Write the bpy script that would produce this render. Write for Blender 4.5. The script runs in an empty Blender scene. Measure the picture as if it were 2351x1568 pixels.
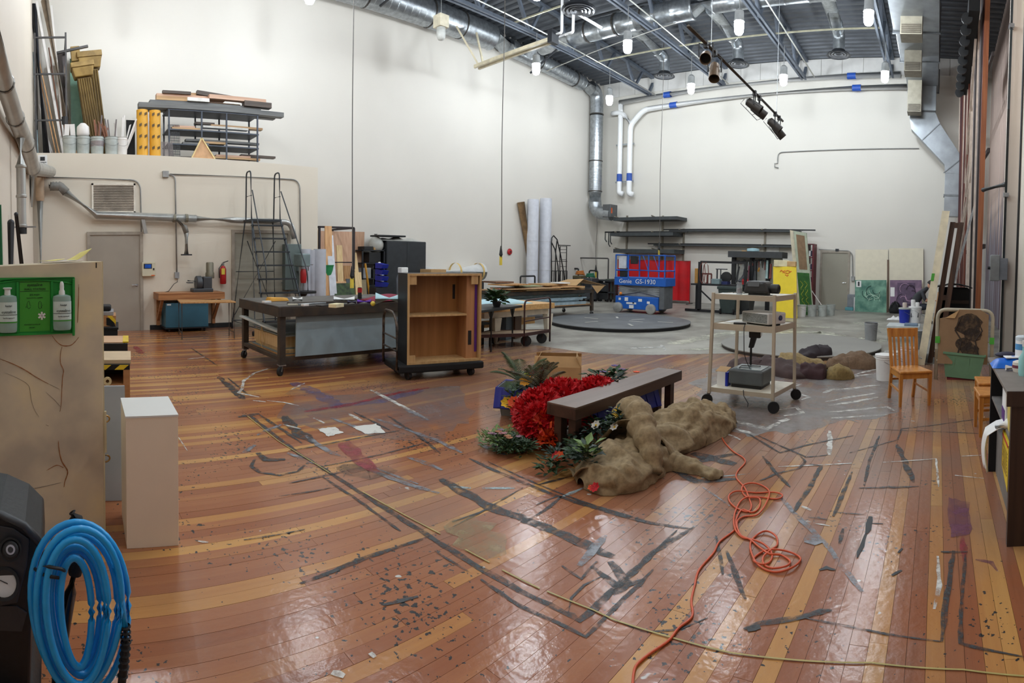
import bpy,bmesh,math,random
from mathutils import Matrix,Vector
random.seed(11)
S=bpy.context.scene
COL=bpy.context.collection
V=Vector
# ---------------------------------------------------------------- camera, world, exposure
FOC,CX,CY,EYE=1296.7,1175.5,634.489,1.64
def _rot(b,r,w):
 rx=Matrix(((1,0,0),(0,math.cos(b),math.sin(b)),(0,-math.sin(b),math.cos(b))))
 ry=Matrix(((math.cos(r),0,math.sin(r)),(0,1,0),(-math.sin(r),0,math.cos(r))))
 rz=Matrix(((math.cos(w),-math.sin(w),0),(math.sin(w),math.cos(w),0),(0,0,1)))
 return rz@rx@ry
RC=_rot(.0313897,-.01468,.754325)
cd=bpy.data.cameras.new('camera');cam=bpy.data.objects.new('camera',cd);COL.objects.link(cam)
cd.type='PANO';cd.panorama_type='CENTRAL_CYLINDRICAL'
cd.central_cylindrical_range_u_min=-CX/FOC;cd.central_cylindrical_range_u_max=CX/FOC
cd.central_cylindrical_range_v_min=(CY-1568)/FOC;cd.central_cylindrical_range_v_max=CY/FOC
_m=(RC@Matrix(((1,0,0),(0,0,-1),(0,1,0)))).to_4x4();_m.translation=(0,0,EYE)
cam.matrix_world=_m;cd.clip_start=.02;cd.clip_end=200
S.camera=cam
wd=bpy.data.worlds.new('world');S.world=wd;wd.use_nodes=True
wd.node_tree.nodes['Background'].inputs[0].default_value=(.5,.52,.55,1)
wd.node_tree.nodes['Background'].inputs[1].default_value=.05
S.view_settings.view_transform='Standard';S.view_settings.look='None'
S.view_settings.gamma=1;S.view_settings.use_curve_mapping=False
S.view_settings.exposure=0.42
LAMP=150.0
# pixel of the photograph -> direction, and where that line of sight meets a surface of the room
def ray(x,y):
 th=(x-CX)/FOC
 return RC@V((math.sin(th),math.cos(th),(CY-y)/FOC))
def _at(x,y,s):return V((0,0,EYE))+ray(x,y)*s
def FL(x,y,z=0.0):return _at(x,y,(z-EYE)/ray(x,y).z)
def OX(X,x,y):return _at(x,y,X/ray(x,y).x)
def OY(Y,x,y):return _at(x,y,Y/ray(x,y).y)
def AT(R,x,y):
 if not isinstance(R,(int,float)):R=math.hypot(R[0],R[1])
 d=ray(x,y);return _at(x,y,R/math.hypot(d.x,d.y))
def PL(p,n,x,y):
 d=ray(x,y);p=V(p);n=V(n);return _at(x,y,(p-V((0,0,EYE))).dot(n)/d.dot(n))
# ---------------------------------------------------------------- mesh building
def frame(d):
 d=V(d).normalized();a=V((0,0,1))if abs(d.z)<.93 else V((0,1,0))
 s=d.cross(a).normalized();return s,d.cross(s).normalized()*-1,d
class MB:
 def __init__(self):self.v=[];self.f=[];self.t=None
 def add(self,vs,fs):
  n=len(self.v);self.v+=[V(p)for p in vs];self.f+=[tuple(i+n for i in f)for f in fs];return self
 def box(self,a,b,c,d,e,f):
  return self.hexa([(a,c,e),(b,c,e),(b,d,e),(a,d,e),(a,c,f),(b,c,f),(b,d,f),(a,d,f)])
 def hexa(self,p):return self.add(p,[(3,2,1,0),(4,5,6,7),(0,1,5,4),(1,2,6,5),(2,3,7,6),(3,0,4,7)])
 def obox(self,c,s,rz=0,rx=0,ry=0):
  m=Matrix.Translation(V(c))@Matrix.Rotation(rz,4,'Z')@Matrix.Rotation(ry,4,'Y')@Matrix.Rotation(rx,4,'X')
  x,y,z=(k/2 for k in s)
  return self.hexa([m@V(p)for p in((-x,-y,-z),(x,-y,-z),(x,y,-z),(-x,y,-z),(-x,-y,z),(x,-y,z),(x,y,z),(-x,y,z))])
 def bar(self,p,q,w=.03,h=None,up=None):
  p=V(p);q=V(q);h=h or w;s,u,d=frame(q-p)
  if up is not None:s=d.cross(V(up)).normalized();u=s.cross(d)
  s=s*w/2;u=u*h/2
  return self.hexa([p-s-u,p+s-u,p+s+u,p-s+u,q-s-u,q+s-u,q+s+u,q-s+u])
 def tube(self,pts,r,n=8,closed=False,cap=True):
  pts=[V(p)for p in pts];k=len(pts);rs=r if isinstance(r,(list,tuple))else[r]*k
  base=len(self.v);prev=None
  for i,p in enumerate(pts):
   d=(pts[(i+1)%k]-pts[i-1])if closed else pts[min(i+1,k-1)]-pts[max(i-1,0)]
   if d.length<1e-9:d=V((0,0,1))
   d.normalize()
   if prev is None:s,u,_=frame(d)
   else:
    s=prev-d*prev.dot(d)
    s=s.normalized()if s.length>1e-6 else frame(d)[0]
    u=d.cross(s)
   prev=s
   for j in range(n):
    a=2*math.pi*j/n;self.v.append(p+(s*math.cos(a)+u*math.sin(a))*rs[i])
  for i in range(k if closed else k-1):
   b0=base+i*n;b1=base+((i+1)%k)*n
   for j in range(n):self.f.append((b0+j,b0+(j+1)%n,b1+(j+1)%n,b1+j))
  if cap and not closed:
   self.f.append(tuple(base+j for j in reversed(range(n))));self.f.append(tuple(base+(k-1)*n+j for j in range(n)))
  return self
 def lathe(self,prof,c=(0,0,0),n=16,ax=(0,0,1),cap=True):
  s,u,d=frame(ax)if tuple(ax)!=(0,0,1)else(V((1,0,0)),V((0,1,0)),V((0,0,1)))
  c=V(c);base=len(self.v)
  for r,z in prof:
   for j in range(n):
    a=2*math.pi*j/n;self.v.append(c+d*z+(s*math.cos(a)+u*math.sin(a))*r)
  for i in range(len(prof)-1):
   for j in range(n):self.f.append((base+i*n+j,base+i*n+(j+1)%n,base+(i+1)*n+(j+1)%n,base+(i+1)*n+j))
  if cap:
   self.f.append(tuple(base+j for j in reversed(range(n))));self.f.append(tuple(base+(len(prof)-1)*n+j for j in range(n)))
  return self
 def prism(self,poly,vec):
  n=len(poly);p=[V(q)for q in poly];vec=V(vec)
  return self.add(p+[q+vec for q in p],[tuple(reversed(range(n))),tuple(range(n,2*n))]+[(i,(i+1)%n,n+(i+1)%n,n+i)for i in range(n)])
 def face(self,pts):return self.add(pts,[tuple(range(len(pts)))])
 def ball(self,c,r,n=10,m=6):
  rx,ry,rz=(r,r,r)if isinstance(r,(int,float))else r;c=V(c);b=len(self.v)
  for i in range(m+1):
   t=math.pi*i/m
   for j in range(n):
    a=2*math.pi*j/n;self.v.append(c+V((rx*math.sin(t)*math.cos(a),ry*math.sin(t)*math.sin(a),rz*math.cos(t))))
  for i in range(m):
   for j in range(n):self.f.append((b+i*n+j,b+(i+1)*n+j,b+(i+1)*n+(j+1)%n,b+i*n+(j+1)%n))
  return self
 def grid(self,fn,nu,nv,cu=False):
  b=len(self.v)
  for i in range(nu+1):
   for j in range(nv+1):self.v.append(V(fn(i/nu,j/nv)))
  for i in range(nu):
   for j in range(nv):self.f.append((b+i*(nv+1)+j,b+(i+1)*(nv+1)+j,b+(i+1)*(nv+1)+j+1,b+i*(nv+1)+j+1))
  return self
 def mesh(self,name,mat,smooth,inv=None):
  me=bpy.data.meshes.new(name)
  vs=[inv@p for p in self.v]if inv else self.v
  me.from_pydata([tuple(p)for p in vs],[],self.f)
  bm=bmesh.new();bm.from_mesh(me);bmesh.ops.recalc_face_normals(bm,faces=bm.faces);bm.to_mesh(me);bm.free()
  if mat:me.materials.append(mat)
  if smooth:me.polygons.foreach_set('use_smooth',[True]*len(me.polygons))
  return me
WM={}
def mods(o,bevel,sub,thick,smooth):
 if thick:m=o.modifiers.new('t','SOLIDIFY');m.thickness=thick;m.offset=0
 if bevel:m=o.modifiers.new('b','BEVEL');m.width=bevel;m.segments=2;m.limit_method='ANGLE'
 if sub:m=o.modifiers.new('s','SUBSURF');m.levels=sub;m.render_levels=sub
 if smooth==2:m=o.modifiers.new('n','EDGE_SPLIT');m.split_angle=.7
def part(name,mb,mat,parent,smooth=False,bevel=0,sub=0,thick=0,label=None,kind=None):
 o=bpy.data.objects.new(name,mb.mesh(name,mat,smooth,WM[parent.name].inverted()))
 COL.objects.link(o);o.parent=parent;WM[o.name]=WM[parent.name];mods(o,bevel,sub,thick,smooth)
 if label:o['label']=label
 if kind:o['kind']=kind
 return o
def thing(name,label,cat,loc=(0,0,0),rz=0,group=None):
 o=bpy.data.objects.new(name,None);COL.objects.link(o);o.empty_display_size=.1
 place(o,loc,rz);o['label']=label;o['category']=cat
 if group:o['group']=group
 return o
def place(o,loc,rz=0,rx=0,ry=0):
 m=Matrix.Translation(V(loc))@Matrix.Rotation(rz,4,'Z')@Matrix.Rotation(ry,4,'Y')@Matrix.Rotation(rx,4,'X')
 o.matrix_world=m;WM[o.name]=m;return o
def solo(name,mb,mat,label,cat,group=None,smooth=False,bevel=0,sub=0,thick=0,kind=None):
 xs=[p.x for p in mb.v];ys=[p.y for p in mb.v];z=min(p.z for p in mb.v)
 m=Matrix.Translation(V(((min(xs)+max(xs))/2,(min(ys)+max(ys))/2,z)))
 o=bpy.data.objects.new(name,mb.mesh(name,mat,smooth,m.inverted()));COL.objects.link(o)
 o.matrix_world=m;WM[o.name]=m;mods(o,bevel,sub,thick,smooth)
 if label:o['label']=label
 if cat:o['category']=cat
 if group:o['group']=group
 if kind:o['kind']=kind
 return o
def struct(name,mb,mat,smooth=False,bevel=0):return solo(name,mb,mat,None,None,kind='structure',smooth=smooth,bevel=bevel)
def dup(root,loc,rz=0,label=None,group=None,rx=0,ry=0):
 r=root.copy();COL.objects.link(r);r['label']=label
 if group:r['group']=group
 place(r,loc,rz,rx,ry)
 for c in root.children:
  k=c.copy();COL.objects.link(k);k.parent=r;WM[k.name]=WM[r.name]
  for g in c.children:
   h=g.copy();COL.objects.link(h);h.parent=k;WM[h.name]=WM[r.name]
 return r
def text(s,size,mat,name,parent,origin,right,up,off=.002,align='CENTER'):
 c=bpy.data.curves.new(name,'FONT');c.body=s;c.size=size;c.align_x=align;c.align_y='CENTER';c.extrude=.0006;c.resolution_u=3
 q=bpy.data.objects.new(name+'_curve',c);COL.objects.link(q)
 me=bpy.data.meshes.new_from_object(q.evaluated_get(bpy.context.evaluated_depsgraph_get()));bpy.data.objects.remove(q)
 me.materials.clear();me.materials.append(mat);o=bpy.data.objects.new(name,me);COL.objects.link(o)
 r=V(right).normalized();n=r.cross(V(up)).normalized();u=n.cross(r)
 m=Matrix((r,u,n)).transposed().to_4x4();m.translation=V(origin)+n*off
 o.parent=parent;o.matrix_parent_inverse=Matrix();o.matrix_local=WM[parent.name].inverted()@m
 WM[o.name]=m;return o
# ---------------------------------------------------------------- materials
def lin(c):return tuple(((k/255)/12.92 if k/255<=.04045 else((k/255+.055)/1.055)**2.4)for k in c)
MATS={}
def mk(name):
 m=bpy.data.materials.new(name);m.use_nodes=True;nt=m.node_tree
 return m,nt,nt.nodes['Principled BSDF'],nt.nodes,nt.links
def mat(name,rgb,rough=.55,metal=0.0,var=.12,scale=6.0,bump=0.0,stretch=None,rgb2=None,coat=0,alpha=None,spec=.5):
 """plain painted / plastic / wood surface: two close tones driven by object-space noise"""
 if name in MATS:return MATS[name]
 m,nt,b,N,L=mk(name);c=lin(rgb)
 tc=N.new('ShaderNodeTexCoord');mp=N.new('ShaderNodeMapping');L.new(tc.outputs['Object'],mp.inputs[0])
 mp.inputs['Scale'].default_value=stretch or(1,1,1)
 nz=N.new('ShaderNodeTexNoise');nz.inputs['Scale'].default_value=scale;nz.inputs['Detail'].default_value=5;L.new(mp.outputs[0],nz.inputs['Vector'])
 rp=N.new('ShaderNodeValToRGB');L.new(nz.outputs[0],rp.inputs[0])
 lo=lin(rgb2)if rgb2 else tuple(k*(1-var)for k in c);hi=c if rgb2 else tuple(min(1,k*(1+var))for k in c)
 rp.color_ramp.elements[0].position=.35;rp.color_ramp.elements[1].position=.65
 rp.color_ramp.elements[0].color=lo+(1,);rp.color_ramp.elements[1].color=hi+(1,)
 L.new(rp.outputs[0],b.inputs['Base Color'])
 b.inputs['Roughness'].default_value=rough;b.inputs['Metallic'].default_value=metal;b.inputs['Specular IOR Level'].default_value=spec
 if coat:b.inputs['Coat Weight'].default_value=coat;b.inputs['Coat Roughness'].default_value=.12
 if bump:
  bp=N.new('ShaderNodeBump');bp.inputs['Strength'].default_value=bump;bp.inputs['Distance'].default_value=.01
  L.new(nz.outputs[0],bp.inputs['Height']);L.new(bp.outputs[0],b.inputs['Normal'])
 if alpha is not None:
  b.inputs['Transmission Weight'].default_value=alpha;b.inputs['IOR'].default_value=1.35
 MATS[name]=m;return m
def wood(name,rgb,rgb2=None,axis='z',rough=.5,scale=3.0,coat=0):
 s={'x':(.12,2.2,2.2),'y':(2.2,.12,2.2),'z':(2.2,2.2,.12)}[axis]
 return mat(name,rgb,rough,0,.18,scale*3,.08,s,rgb2,coat)
def glow(name,rgb,st):
 m,nt,b,N,L=mk(name);b.inputs['Base Color'].default_value=(.9,.9,.9,1)
 b.inputs['Emission Color'].default_value=lin(rgb)+(1,);b.inputs['Emission Strength'].default_value=st;MATS[name]=m;return m
def worn(name,rgb,keep=.5,scale=9.0,rough=.35,soft=.12):
 """thin paint on the boards, rubbed through in places"""
 if name in MATS:return MATS[name]
 m,nt,b,N,L=mk(name);b.inputs['Base Color'].default_value=lin(rgb)+(1,);b.inputs['Roughness'].default_value=rough
 tc=N.new('ShaderNodeTexCoord');nz=N.new('ShaderNodeTexNoise');nz.inputs['Scale'].default_value=scale;nz.inputs['Detail'].default_value=8;nz.inputs['Roughness'].default_value=.7
 L.new(tc.outputs['Object'],nz.inputs['Vector'])
 mr=N.new('ShaderNodeMapRange');mr.inputs[1].default_value=.5-(keep-.5)*.6-soft;mr.inputs[2].default_value=.5-(keep-.5)*.6+soft
 L.new(nz.outputs[0],mr.inputs[0])
 tr=N.new('ShaderNodeBsdfTransparent');mx=N.new('ShaderNodeMixShader')
 L.new(mr.outputs[0],mx.inputs[0]);L.new(tr.outputs[0],mx.inputs[1]);L.new(b.outputs[0],mx.inputs[2])
 L.new(mx.outputs[0],N['Material Output'].inputs['Surface']);MATS[name]=m;return m
black=mat('black_paint',(26,27,29),.5);dkmetal=mat('dark_metal',(48,50,54),.45,.3);rubber=mat('black_rubber',(22,22,23),.75)
steel=mat('galvanised_steel',(165,170,174),.32,.85,.18,9);chrome=mat('chrome',(200,202,204),.22,.9,.05)
white=mat('white_paint',(226,226,224),.5,var=.05);grey=mat('grey_plastic',(150,152,154),.5)
red=mat('red_plastic',(170,24,28),.45);ply=wood('plywood',(196,150,96),(168,118,66),'z');pine=wood('pine_board',(226,200,152),(204,172,120),'z')
card=mat('cardboard',(182,146,100),.8,var=.07);paper=mat('white_paper',(232,232,230),.8,var=.03);blackmatte=mat('black_matte',(13,13,15),.8)
from mathutils import noise as NZ
def bx(*a):return MB().box(*a)
def drape(pts,rads,amp=.06,n=22,seed=0,fs=3.2,floor_z=.004,nu=14):
 """lumpy cloth bundle along a spine lying on the floor: PTS on the ground, RADS = (half width, height)"""
 pts=[V(p)for p in pts];mb=MB();rows=[]
 for i,(a,b)in enumerate(zip(pts,pts[1:])):
  for j in range(nu):rows.append((a.lerp(b,j/nu),[rads[i][k]+(rads[i+1][k]-rads[i][k])*j/nu for k in(0,1)],i+j/nu))
 rows.append((pts[-1],rads[-1],len(pts)-1));N_=len(rows)
 for i,(p,(w,h),u)in enumerate(rows):
  d=(rows[min(i+1,N_-1)][0]-rows[max(i-1,0)][0]);d.z=0;d.normalize();s=V((-d.y,d.x,0));e=min(1,.25+.75*math.sin(min(1,min(i,N_-1-i)/(N_*.09))*1.57))
  for j in range(n+1):
   a=math.pi*j/n;q=p+s*math.cos(a)*w*e+V((0,0,max(0,math.sin(a))**.7*h*e))
   g=V((q.x*fs*.7,q.y*fs*.7,q.z*fs*1.2))+V((seed,seed*.37,0))
   m=amp*(1.2*NZ.noise(g*.55)+1.3*(.4-abs(NZ.noise(g*1.15+V((3,1,seed)))))-1.0*(.35-abs(NZ.noise(g*2.3)))+.35*(.3-abs(NZ.noise(g*5))))*(.4+.6*math.sin(a))
   q+=s*math.cos(a)*m+V((0,0,m*math.sin(a)));q.z=max(floor_z,q.z+p.z);mb.v.append(q)
 for i in range(N_-1):
  for j in range(n):mb.f.append((i*(n+1)+j,(i+1)*(n+1)+j,(i+1)*(n+1)+j+1,i*(n+1)+j+1))
 return mb
def arc(p,r,n=6):
 """points of a polyline P with corners rounded by R"""
 out=[V(p[0])]
 for i in range(1,len(p)-1):
  a,b,c=V(p[i-1]),V(p[i]),V(p[i+1]);d1=(a-b).normalized();d2=(c-b).normalized()
  k=min(r,(a-b).length*.49,(c-b).length*.49);s=b+d1*k;e=b+d2*k
  for j in range(n+1):
   t=j/n;out.append(s*(1-t)**2+b*2*t*(1-t)+e*t**2)
 out.append(V(p[-1]));return out
# ================================================================ room shell
XL,XR,YN,YF,XF,YC=-14.4,1.75,-.38,20.9,-12.5,6.38
def deck(y):return 9.4+(20.9-y)*.04
def wallmat(name,rgb,var=.05):
 m,nt,b,N,L=mk(name);c=lin(rgb)
 tc=N.new('ShaderNodeTexCoord');nz=N.new('ShaderNodeTexNoise');nz.inputs['Scale'].default_value=.5;nz.inputs['Detail'].default_value=6
 L.new(tc.outputs['Object'],nz.inputs['Vector'])
 rp=N.new('ShaderNodeValToRGB');rp.color_ramp.elements[0].position=.3;rp.color_ramp.elements[1].position=.7
 rp.color_ramp.elements[0].color=tuple(k*(1-var)for k in c)+(1,);rp.color_ramp.elements[1].color=c+(1,)
 L.new(nz.outputs[0],rp.inputs[0]);L.new(rp.outputs[0],b.inputs['Base Color']);b.inputs['Roughness'].default_value=.6
 return m,nt,b,N,L,tc,rp
def blockwall(name,rgb,ax):
 m,nt,b,N,L,tc,rp=wallmat(name,rgb)
 sp=N.new('ShaderNodeSeparateXYZ');cb=N.new('ShaderNodeCombineXYZ');L.new(tc.outputs['Object'],sp.inputs[0])
 L.new(sp.outputs[ax],cb.inputs[0]);L.new(sp.outputs[2],cb.inputs[1])
 bk=N.new('ShaderNodeTexBrick');L.new(cb.outputs[0],bk.inputs['Vector']);bk.inputs['Scale'].default_value=1
 bk.inputs['Brick Width'].default_value=.4;bk.inputs['Row Height'].default_value=.2;bk.inputs['Mortar Size'].default_value=.006;bk.inputs['Mortar Smooth'].default_value=.3
 bp=N.new('ShaderNodeBump');bp.inputs['Strength'].default_value=.13;bp.inputs['Distance'].default_value=.004;bp.invert=True
 L.new(bk.outputs['Fac'],bp.inputs['Height']);L.new(bp.outputs[0],b.inputs['Normal'])
 return m
wm_x=blockwall('cream_block_wall',(219,214,205),1);wm_y=blockwall('cream_block_far_wall',(219,215,206),0)
loftm=blockwall('cream_loft_wall',(221,212,196),1)
struct('wall_left',bx(XL-.2,XL,YN-.2,YF+.2,-.1,11),wm_x)
struct('wall_far',bx(XL,XR+.2,YF,YF+.2,-.1,11),wm_y)
struct('wall_near',bx(XL,XR+.2,YN-.2,YN,-.1,11),blockwall('cream_near_wall',(221,209,193),0))
# scenic-painting wall: pinkish ground with vertical purple and grey drips low down
m,nt,b,N,L,tc,rp=wallmat('paint_streaked_wall',(214,190,178),.1)
mp=N.new('ShaderNodeMapping');mp.inputs['Scale'].default_value=(1,2.2,.12);L.new(tc.outputs['Object'],mp.inputs[0])
nz=N.new('ShaderNodeTexNoise');nz.inputs['Scale'].default_value=1.6;nz.inputs['Detail'].default_value=7;L.new(mp.outputs[0],nz.inputs['Vector'])
sp=N.new('ShaderNodeSeparateXYZ');L.new(tc.outputs['Object'],sp.inputs[0])
mr=N.new('ShaderNodeMapRange');mr.inputs[1].default_value=4.6;mr.inputs[2].default_value=1.0;L.new(sp.outputs[2],mr.inputs[0])
ad=N.new('ShaderNodeMath');ad.operation='MULTIPLY_ADD';L.new(mr.outputs[0],ad.inputs[0]);ad.inputs[1].default_value=.62;L.new(nz.outputs[0],ad.inputs[2])
r2=N.new('ShaderNodeValToRGB');L.new(ad.outputs[0],r2 .inputs[0]);e=r2 .color_ramp.elements
e[0].position=.62;e[0].color=(0,0,0,1);e[1].position=.8;e[1].color=(1,1,1,1)
r3=N.new('ShaderNodeValToRGB');L.new(nz.outputs[0],r3 .inputs[0]);e=r3 .color_ramp.elements
e[0].position=.38;e[0].color=lin((92,62,72))+(1,);e[1].position=.6;e[1].color=lin((140,138,150))+(1,)
mx=N.new('ShaderNodeMix');mx.data_type='RGBA';L.new(r2 .outputs[0],mx.inputs[0]);L.new(rp.outputs[0],mx.inputs[6]);L.new(r3 .outputs[0],mx.inputs[7]);L.new(mx.outputs[2],b.inputs['Base Color'])
struct('wall_right',bx(XR,XR+.2,YN-.2,YF+.2,-.1,11),m)
pil=mat('pilaster_paint',(214,204,190),.6,var=.04,scale=1)
struct('trim_1',bx(1.32,XR,11.2,11.75,0,10),pil);struct('trim_2',bx(1.37,XR,7.4,9.65,0,10),pil)
# loft block
struct('wall_loft',MB().hexa([(XL,YN,0),(XF,YN,0),(XF,YC,0),(XL,YC,0),(XL,YN,3.93),(XF,YN,3.96),(XF,YC,3.84),(XL,YC,3.82)]),loftm)
base=mat('black_baseboard',(30,32,34),.5)
struct('baseboard_loft',bx(XF,XF+.012,2.2,YC,0,.11),base)
# metal roof deck, corrugated across the room
mb=MB();ys=[];y=YN-.1
prof=[]
while y<YF+.1:
 prof+=[(y,0),(y+.12,0),(y+.16,.09),(y+.26,.09)];y+=.3
for(y0,z0),(y1,z1)in zip(prof,prof[1:]):
 mb.face([(XL-.1,y0,deck(y0)+z0),(XR+.1,y0,deck(y0)+z0),(XR+.1,y1,deck(y1)+z1),(XL-.1,y1,deck(y1)+z1)])
struct('ceiling',mb,mat('roof_deck_grey',(98,102,108),.5,.25,.12,2))
# vertical-ribbed liner above the duct on the long wall, narrow panel each
lm=mat('liner_panel_grey',(150,149,146),.6)
lin_t=bpy.data.objects['wall_left']
for k in range(14):
 y0=3+k*1.15
 part('liner_panel',bx(XL,XL+.05,y0,y0+1.12,9.15,deck(y0+1.12)-.01),lm,lin_t)
# far-wall upper strip of vertical panels under the deck
up=mat('upper_panel_white',(226,224,220),.6,var=.03)
for k in range(20):
 x0=-14.2+k*.8
 part('upper_panel',bx(x0,x0+.785,YF-.04,YF,8.75,9.38),up,bpy.data.objects['wall_far'])
# ---------------------------------------------------------------- doors
def door(n,p0,p1,h,mat_,facing,lever_at,parts=True):
 """p0,p1: feet of the door leaf along the wall; facing: unit vector into the room"""
 p0,p1,f=V(p0),V(p1),V(facing);u=(p1-p0).normalized();w=(p1-p0).length
 up_=V((0,0,1));mb=MB()
 def slab(m,a,b,z0,z1,d0,d1):
  q=[p0+u*a+f*d0,p0+u*b+f*d0,p0+u*b+f*d1,p0+u*a+f*d1]
  m.hexa([k+up_*z0 for k in q]+[k+up_*z1 for k in q])
 slab(mb,0,w,0,h,.0,.03)
 d=struct(n,mb,mat_)
 fr=MB();slab(fr,-.07,0,0,h+.07,0,.06);slab(fr,w,w+.07,0,h+.07,0,.06);slab(fr,0,w,h,h+.07,0,.06)
 part('door_frame',fr,mat('door_frame_taupe',(158,149,136),.5),d)
 a=.07 if lever_at==0 else w-.07;s=1 if lever_at==0 else-1
 hm=MB();c=p0+u*a+f*.03+up_*1.02;hm.lathe([(.03,0),(.03,.012)],c,12,f)
 hm.tube([c,c+f*.05,c+f*.05+u*s*.12],.011)
 part('lever_handle',hm,chrome,d)
 hg=MB()
 for z in(.25,1.05,h-.25):slab(hg,(w-.012 if lever_at==0 else-.004),(w+.004 if lever_at==0 else .012),z,z+.1,.03,.038)
 part('hinge',hg,mat('door_frame_taupe',(158,149,136)),d)
 return d
taupe=mat('taupe_door',(160,152,140),.5,var=.05,scale=1.5)
door('door_1',(XF,.87,0),(XF,1.98,0),2.14,taupe,(1,0,0),1)
door('door_2',(XF,4.2,0),(XF,5.55,0),2.2,mat('grey_green_door',(150,147,134),.5,var=.08,scale=3,stretch=(1,.3,4)),(1,0,0),1)
door('door_3',(-4.36,YF,0),(-3.37,YF,0),2.13,mat('olive_grey_door',(152,148,134),.5,var=.03,scale=1),(0,-1,0),1)
# ================================================================ floor
XE=[(-15,8.12),(-5.6,8.12),(-4.8,8.6),(-4.0,9.3),(-3.4,9.75),(3,9.75)]
def edge(x):
 for(a,ya),(b,yb)in zip(XE,XE[1:]):
  if a<=x<=b:return ya+(yb-ya)*(x-a)/(b-a)
 return 9.75
floor=struct('floor',bx(XL-.1,XR+.1,YN-.1,YF+.1,-.15,-.014),mat('subfloor_dark',(34,26,20),.8))
m,nt,b,N,L=mk('stained_concrete');MATS['conc']=m
tc=N.new('ShaderNodeTexCoord');n1=N.new('ShaderNodeTexNoise');n1 .inputs['Scale'].default_value=.9;n1 .inputs['Detail'].default_value=9;n1 .inputs['Roughness'].default_value=.65;L.new(tc.outputs['Object'],n1 .inputs['Vector'])
rp=N.new('ShaderNodeValToRGB');L.new(n1 .outputs[0],rp.inputs[0]);e=rp.color_ramp.elements
e[0].position=.34;e[0].color=lin((112,106,97))+(1,);e[1].position=.66;e[1].color=lin((172,170,160))+(1,)
L.new(rp.outputs[0],b.inputs['Base Color']);b.inputs['Roughness'].default_value=.42
part('concrete_slab',MB().prism([(x,y,-.014)for x,y in XE]+[(3,YF,-.014),(-15,YF,-.014)],(0,0,.014)),m,floor,kind='structure')
# --- boards
m,nt,b,N,L=mk('fir_boards');MATS['boards']=m
at=N.new('ShaderNodeAttribute');at.attribute_name='tone'
tc=N.new('ShaderNodeTexCoord')
mp=N.new('ShaderNodeMapping');mp.inputs['Scale'].default_value=(9,.55,1);geo=N.new('ShaderNodeNewGeometry');L.new(geo.outputs['Position'],mp.inputs[0])
sepc=N.new('ShaderNodeSeparateColor');L.new(at.outputs['Color'],sepc.inputs[0])
off=N.new('ShaderNodeVectorMath');off.operation='MULTIPLY_ADD';L.new(at.outputs['Color'],off.inputs[0]);off.inputs[1].default_value=(17,31,9);L.new(mp.outputs[0],off.inputs[2])
g=N.new('ShaderNodeTexNoise');g.inputs['Scale'].default_value=2.6;g.inputs['Detail'].default_value=8;g.inputs['Roughness'].default_value=.62;g.inputs['Distortion'].default_value=.4;L.new(off.outputs[0],g.inputs['Vector'])
ad=N.new('ShaderNodeMath');ad.operation='MULTIPLY_ADD';L.new(g.outputs[0],ad.inputs[0]);ad.inputs[1].default_value=.34;L.new(sepc.outputs[0],ad.inputs[2])
rp=N.new('ShaderNodeValToRGB');L.new(ad.outputs[0],rp.inputs[0]);e=rp.color_ramp.elements
e[0].position=.08;e[0].color=lin((108,64,42))+(1,);e[1].position=1.15;e[1].color=lin((206,152,84))+(1,)
for p_,c_ in((.3,(150,92,62)),(.52,(164,106,71)),(.72,(182,127,75)),(.95,(200,150,88))):
 k=e.new(p_);k.color=lin(c_)+(1,)
# paint flecks and grime ground into the boards
n2=N.new('ShaderNodeTexNoise');n2 .inputs['Scale'].default_value=30;n2 .inputs['Detail'].default_value=4;n2 .inputs['Roughness'].default_value=.5;L.new(geo.outputs['Position'],n2 .inputs['Vector'])
n3=N.new('ShaderNodeTexNoise');n3 .inputs['Scale'].default_value=1.1;n3 .inputs['Detail'].default_value=3;L.new(geo.outputs['Position'],n3 .inputs['Vector']);b.inputs['Specular IOR Level'].default_value=.36
sm=N.new('ShaderNodeMath');sm.operation='MULTIPLY_ADD';L.new(n3 .outputs[0],sm.inputs[0]);sm.inputs[1].default_value=.62;L.new(n2 .outputs[0],sm.inputs[2])
fr=N.new('ShaderNodeMapRange');fr.inputs[1].default_value=.985;fr.inputs[2].default_value=.998;L.new(sm.outputs[0],fr.inputs[0])
mx=N.new('ShaderNodeMix');mx.data_type='RGBA';L.new(fr.outputs[0],mx.inputs[0]);L.new(rp.outputs[0],mx.inputs[6]);mx.inputs[7].default_value=lin((58,56,56))+(1,)
n4=N.new('ShaderNodeTexNoise');n4 .inputs['Scale'].default_value=7;n4 .inputs['Detail'].default_value=2;vm=N.new('ShaderNodeVectorMath');vm.operation='ADD';vm.inputs[1].default_value=(31,7,3);L.new(geo.outputs['Position'],vm.inputs[0]);L.new(vm.outputs[0],n4 .inputs['Vector'])
f4=N.new('ShaderNodeMapRange');f4 .inputs[1].default_value=.755;f4 .inputs[2].default_value=.77;L.new(n4 .outputs[0],f4 .inputs[0])
mx2=N.new('ShaderNodeMix');mx2 .data_type='RGBA';L.new(f4 .outputs[0],mx2 .inputs[0]);L.new(mx.outputs[2],mx2 .inputs[6]);mx2 .inputs[7].default_value=lin((206,204,198))+(1,)
n5=N.new('ShaderNodeTexNoise');n5 .inputs['Scale'].default_value=.8;n5 .inputs['Detail'].default_value=7;L.new(geo.outputs['Position'],n5 .inputs['Vector'])
f5=N.new('ShaderNodeMapRange');f5 .inputs[1].default_value=.42;f5 .inputs[2].default_value=.8;f5 .inputs[4].default_value=.75
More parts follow.
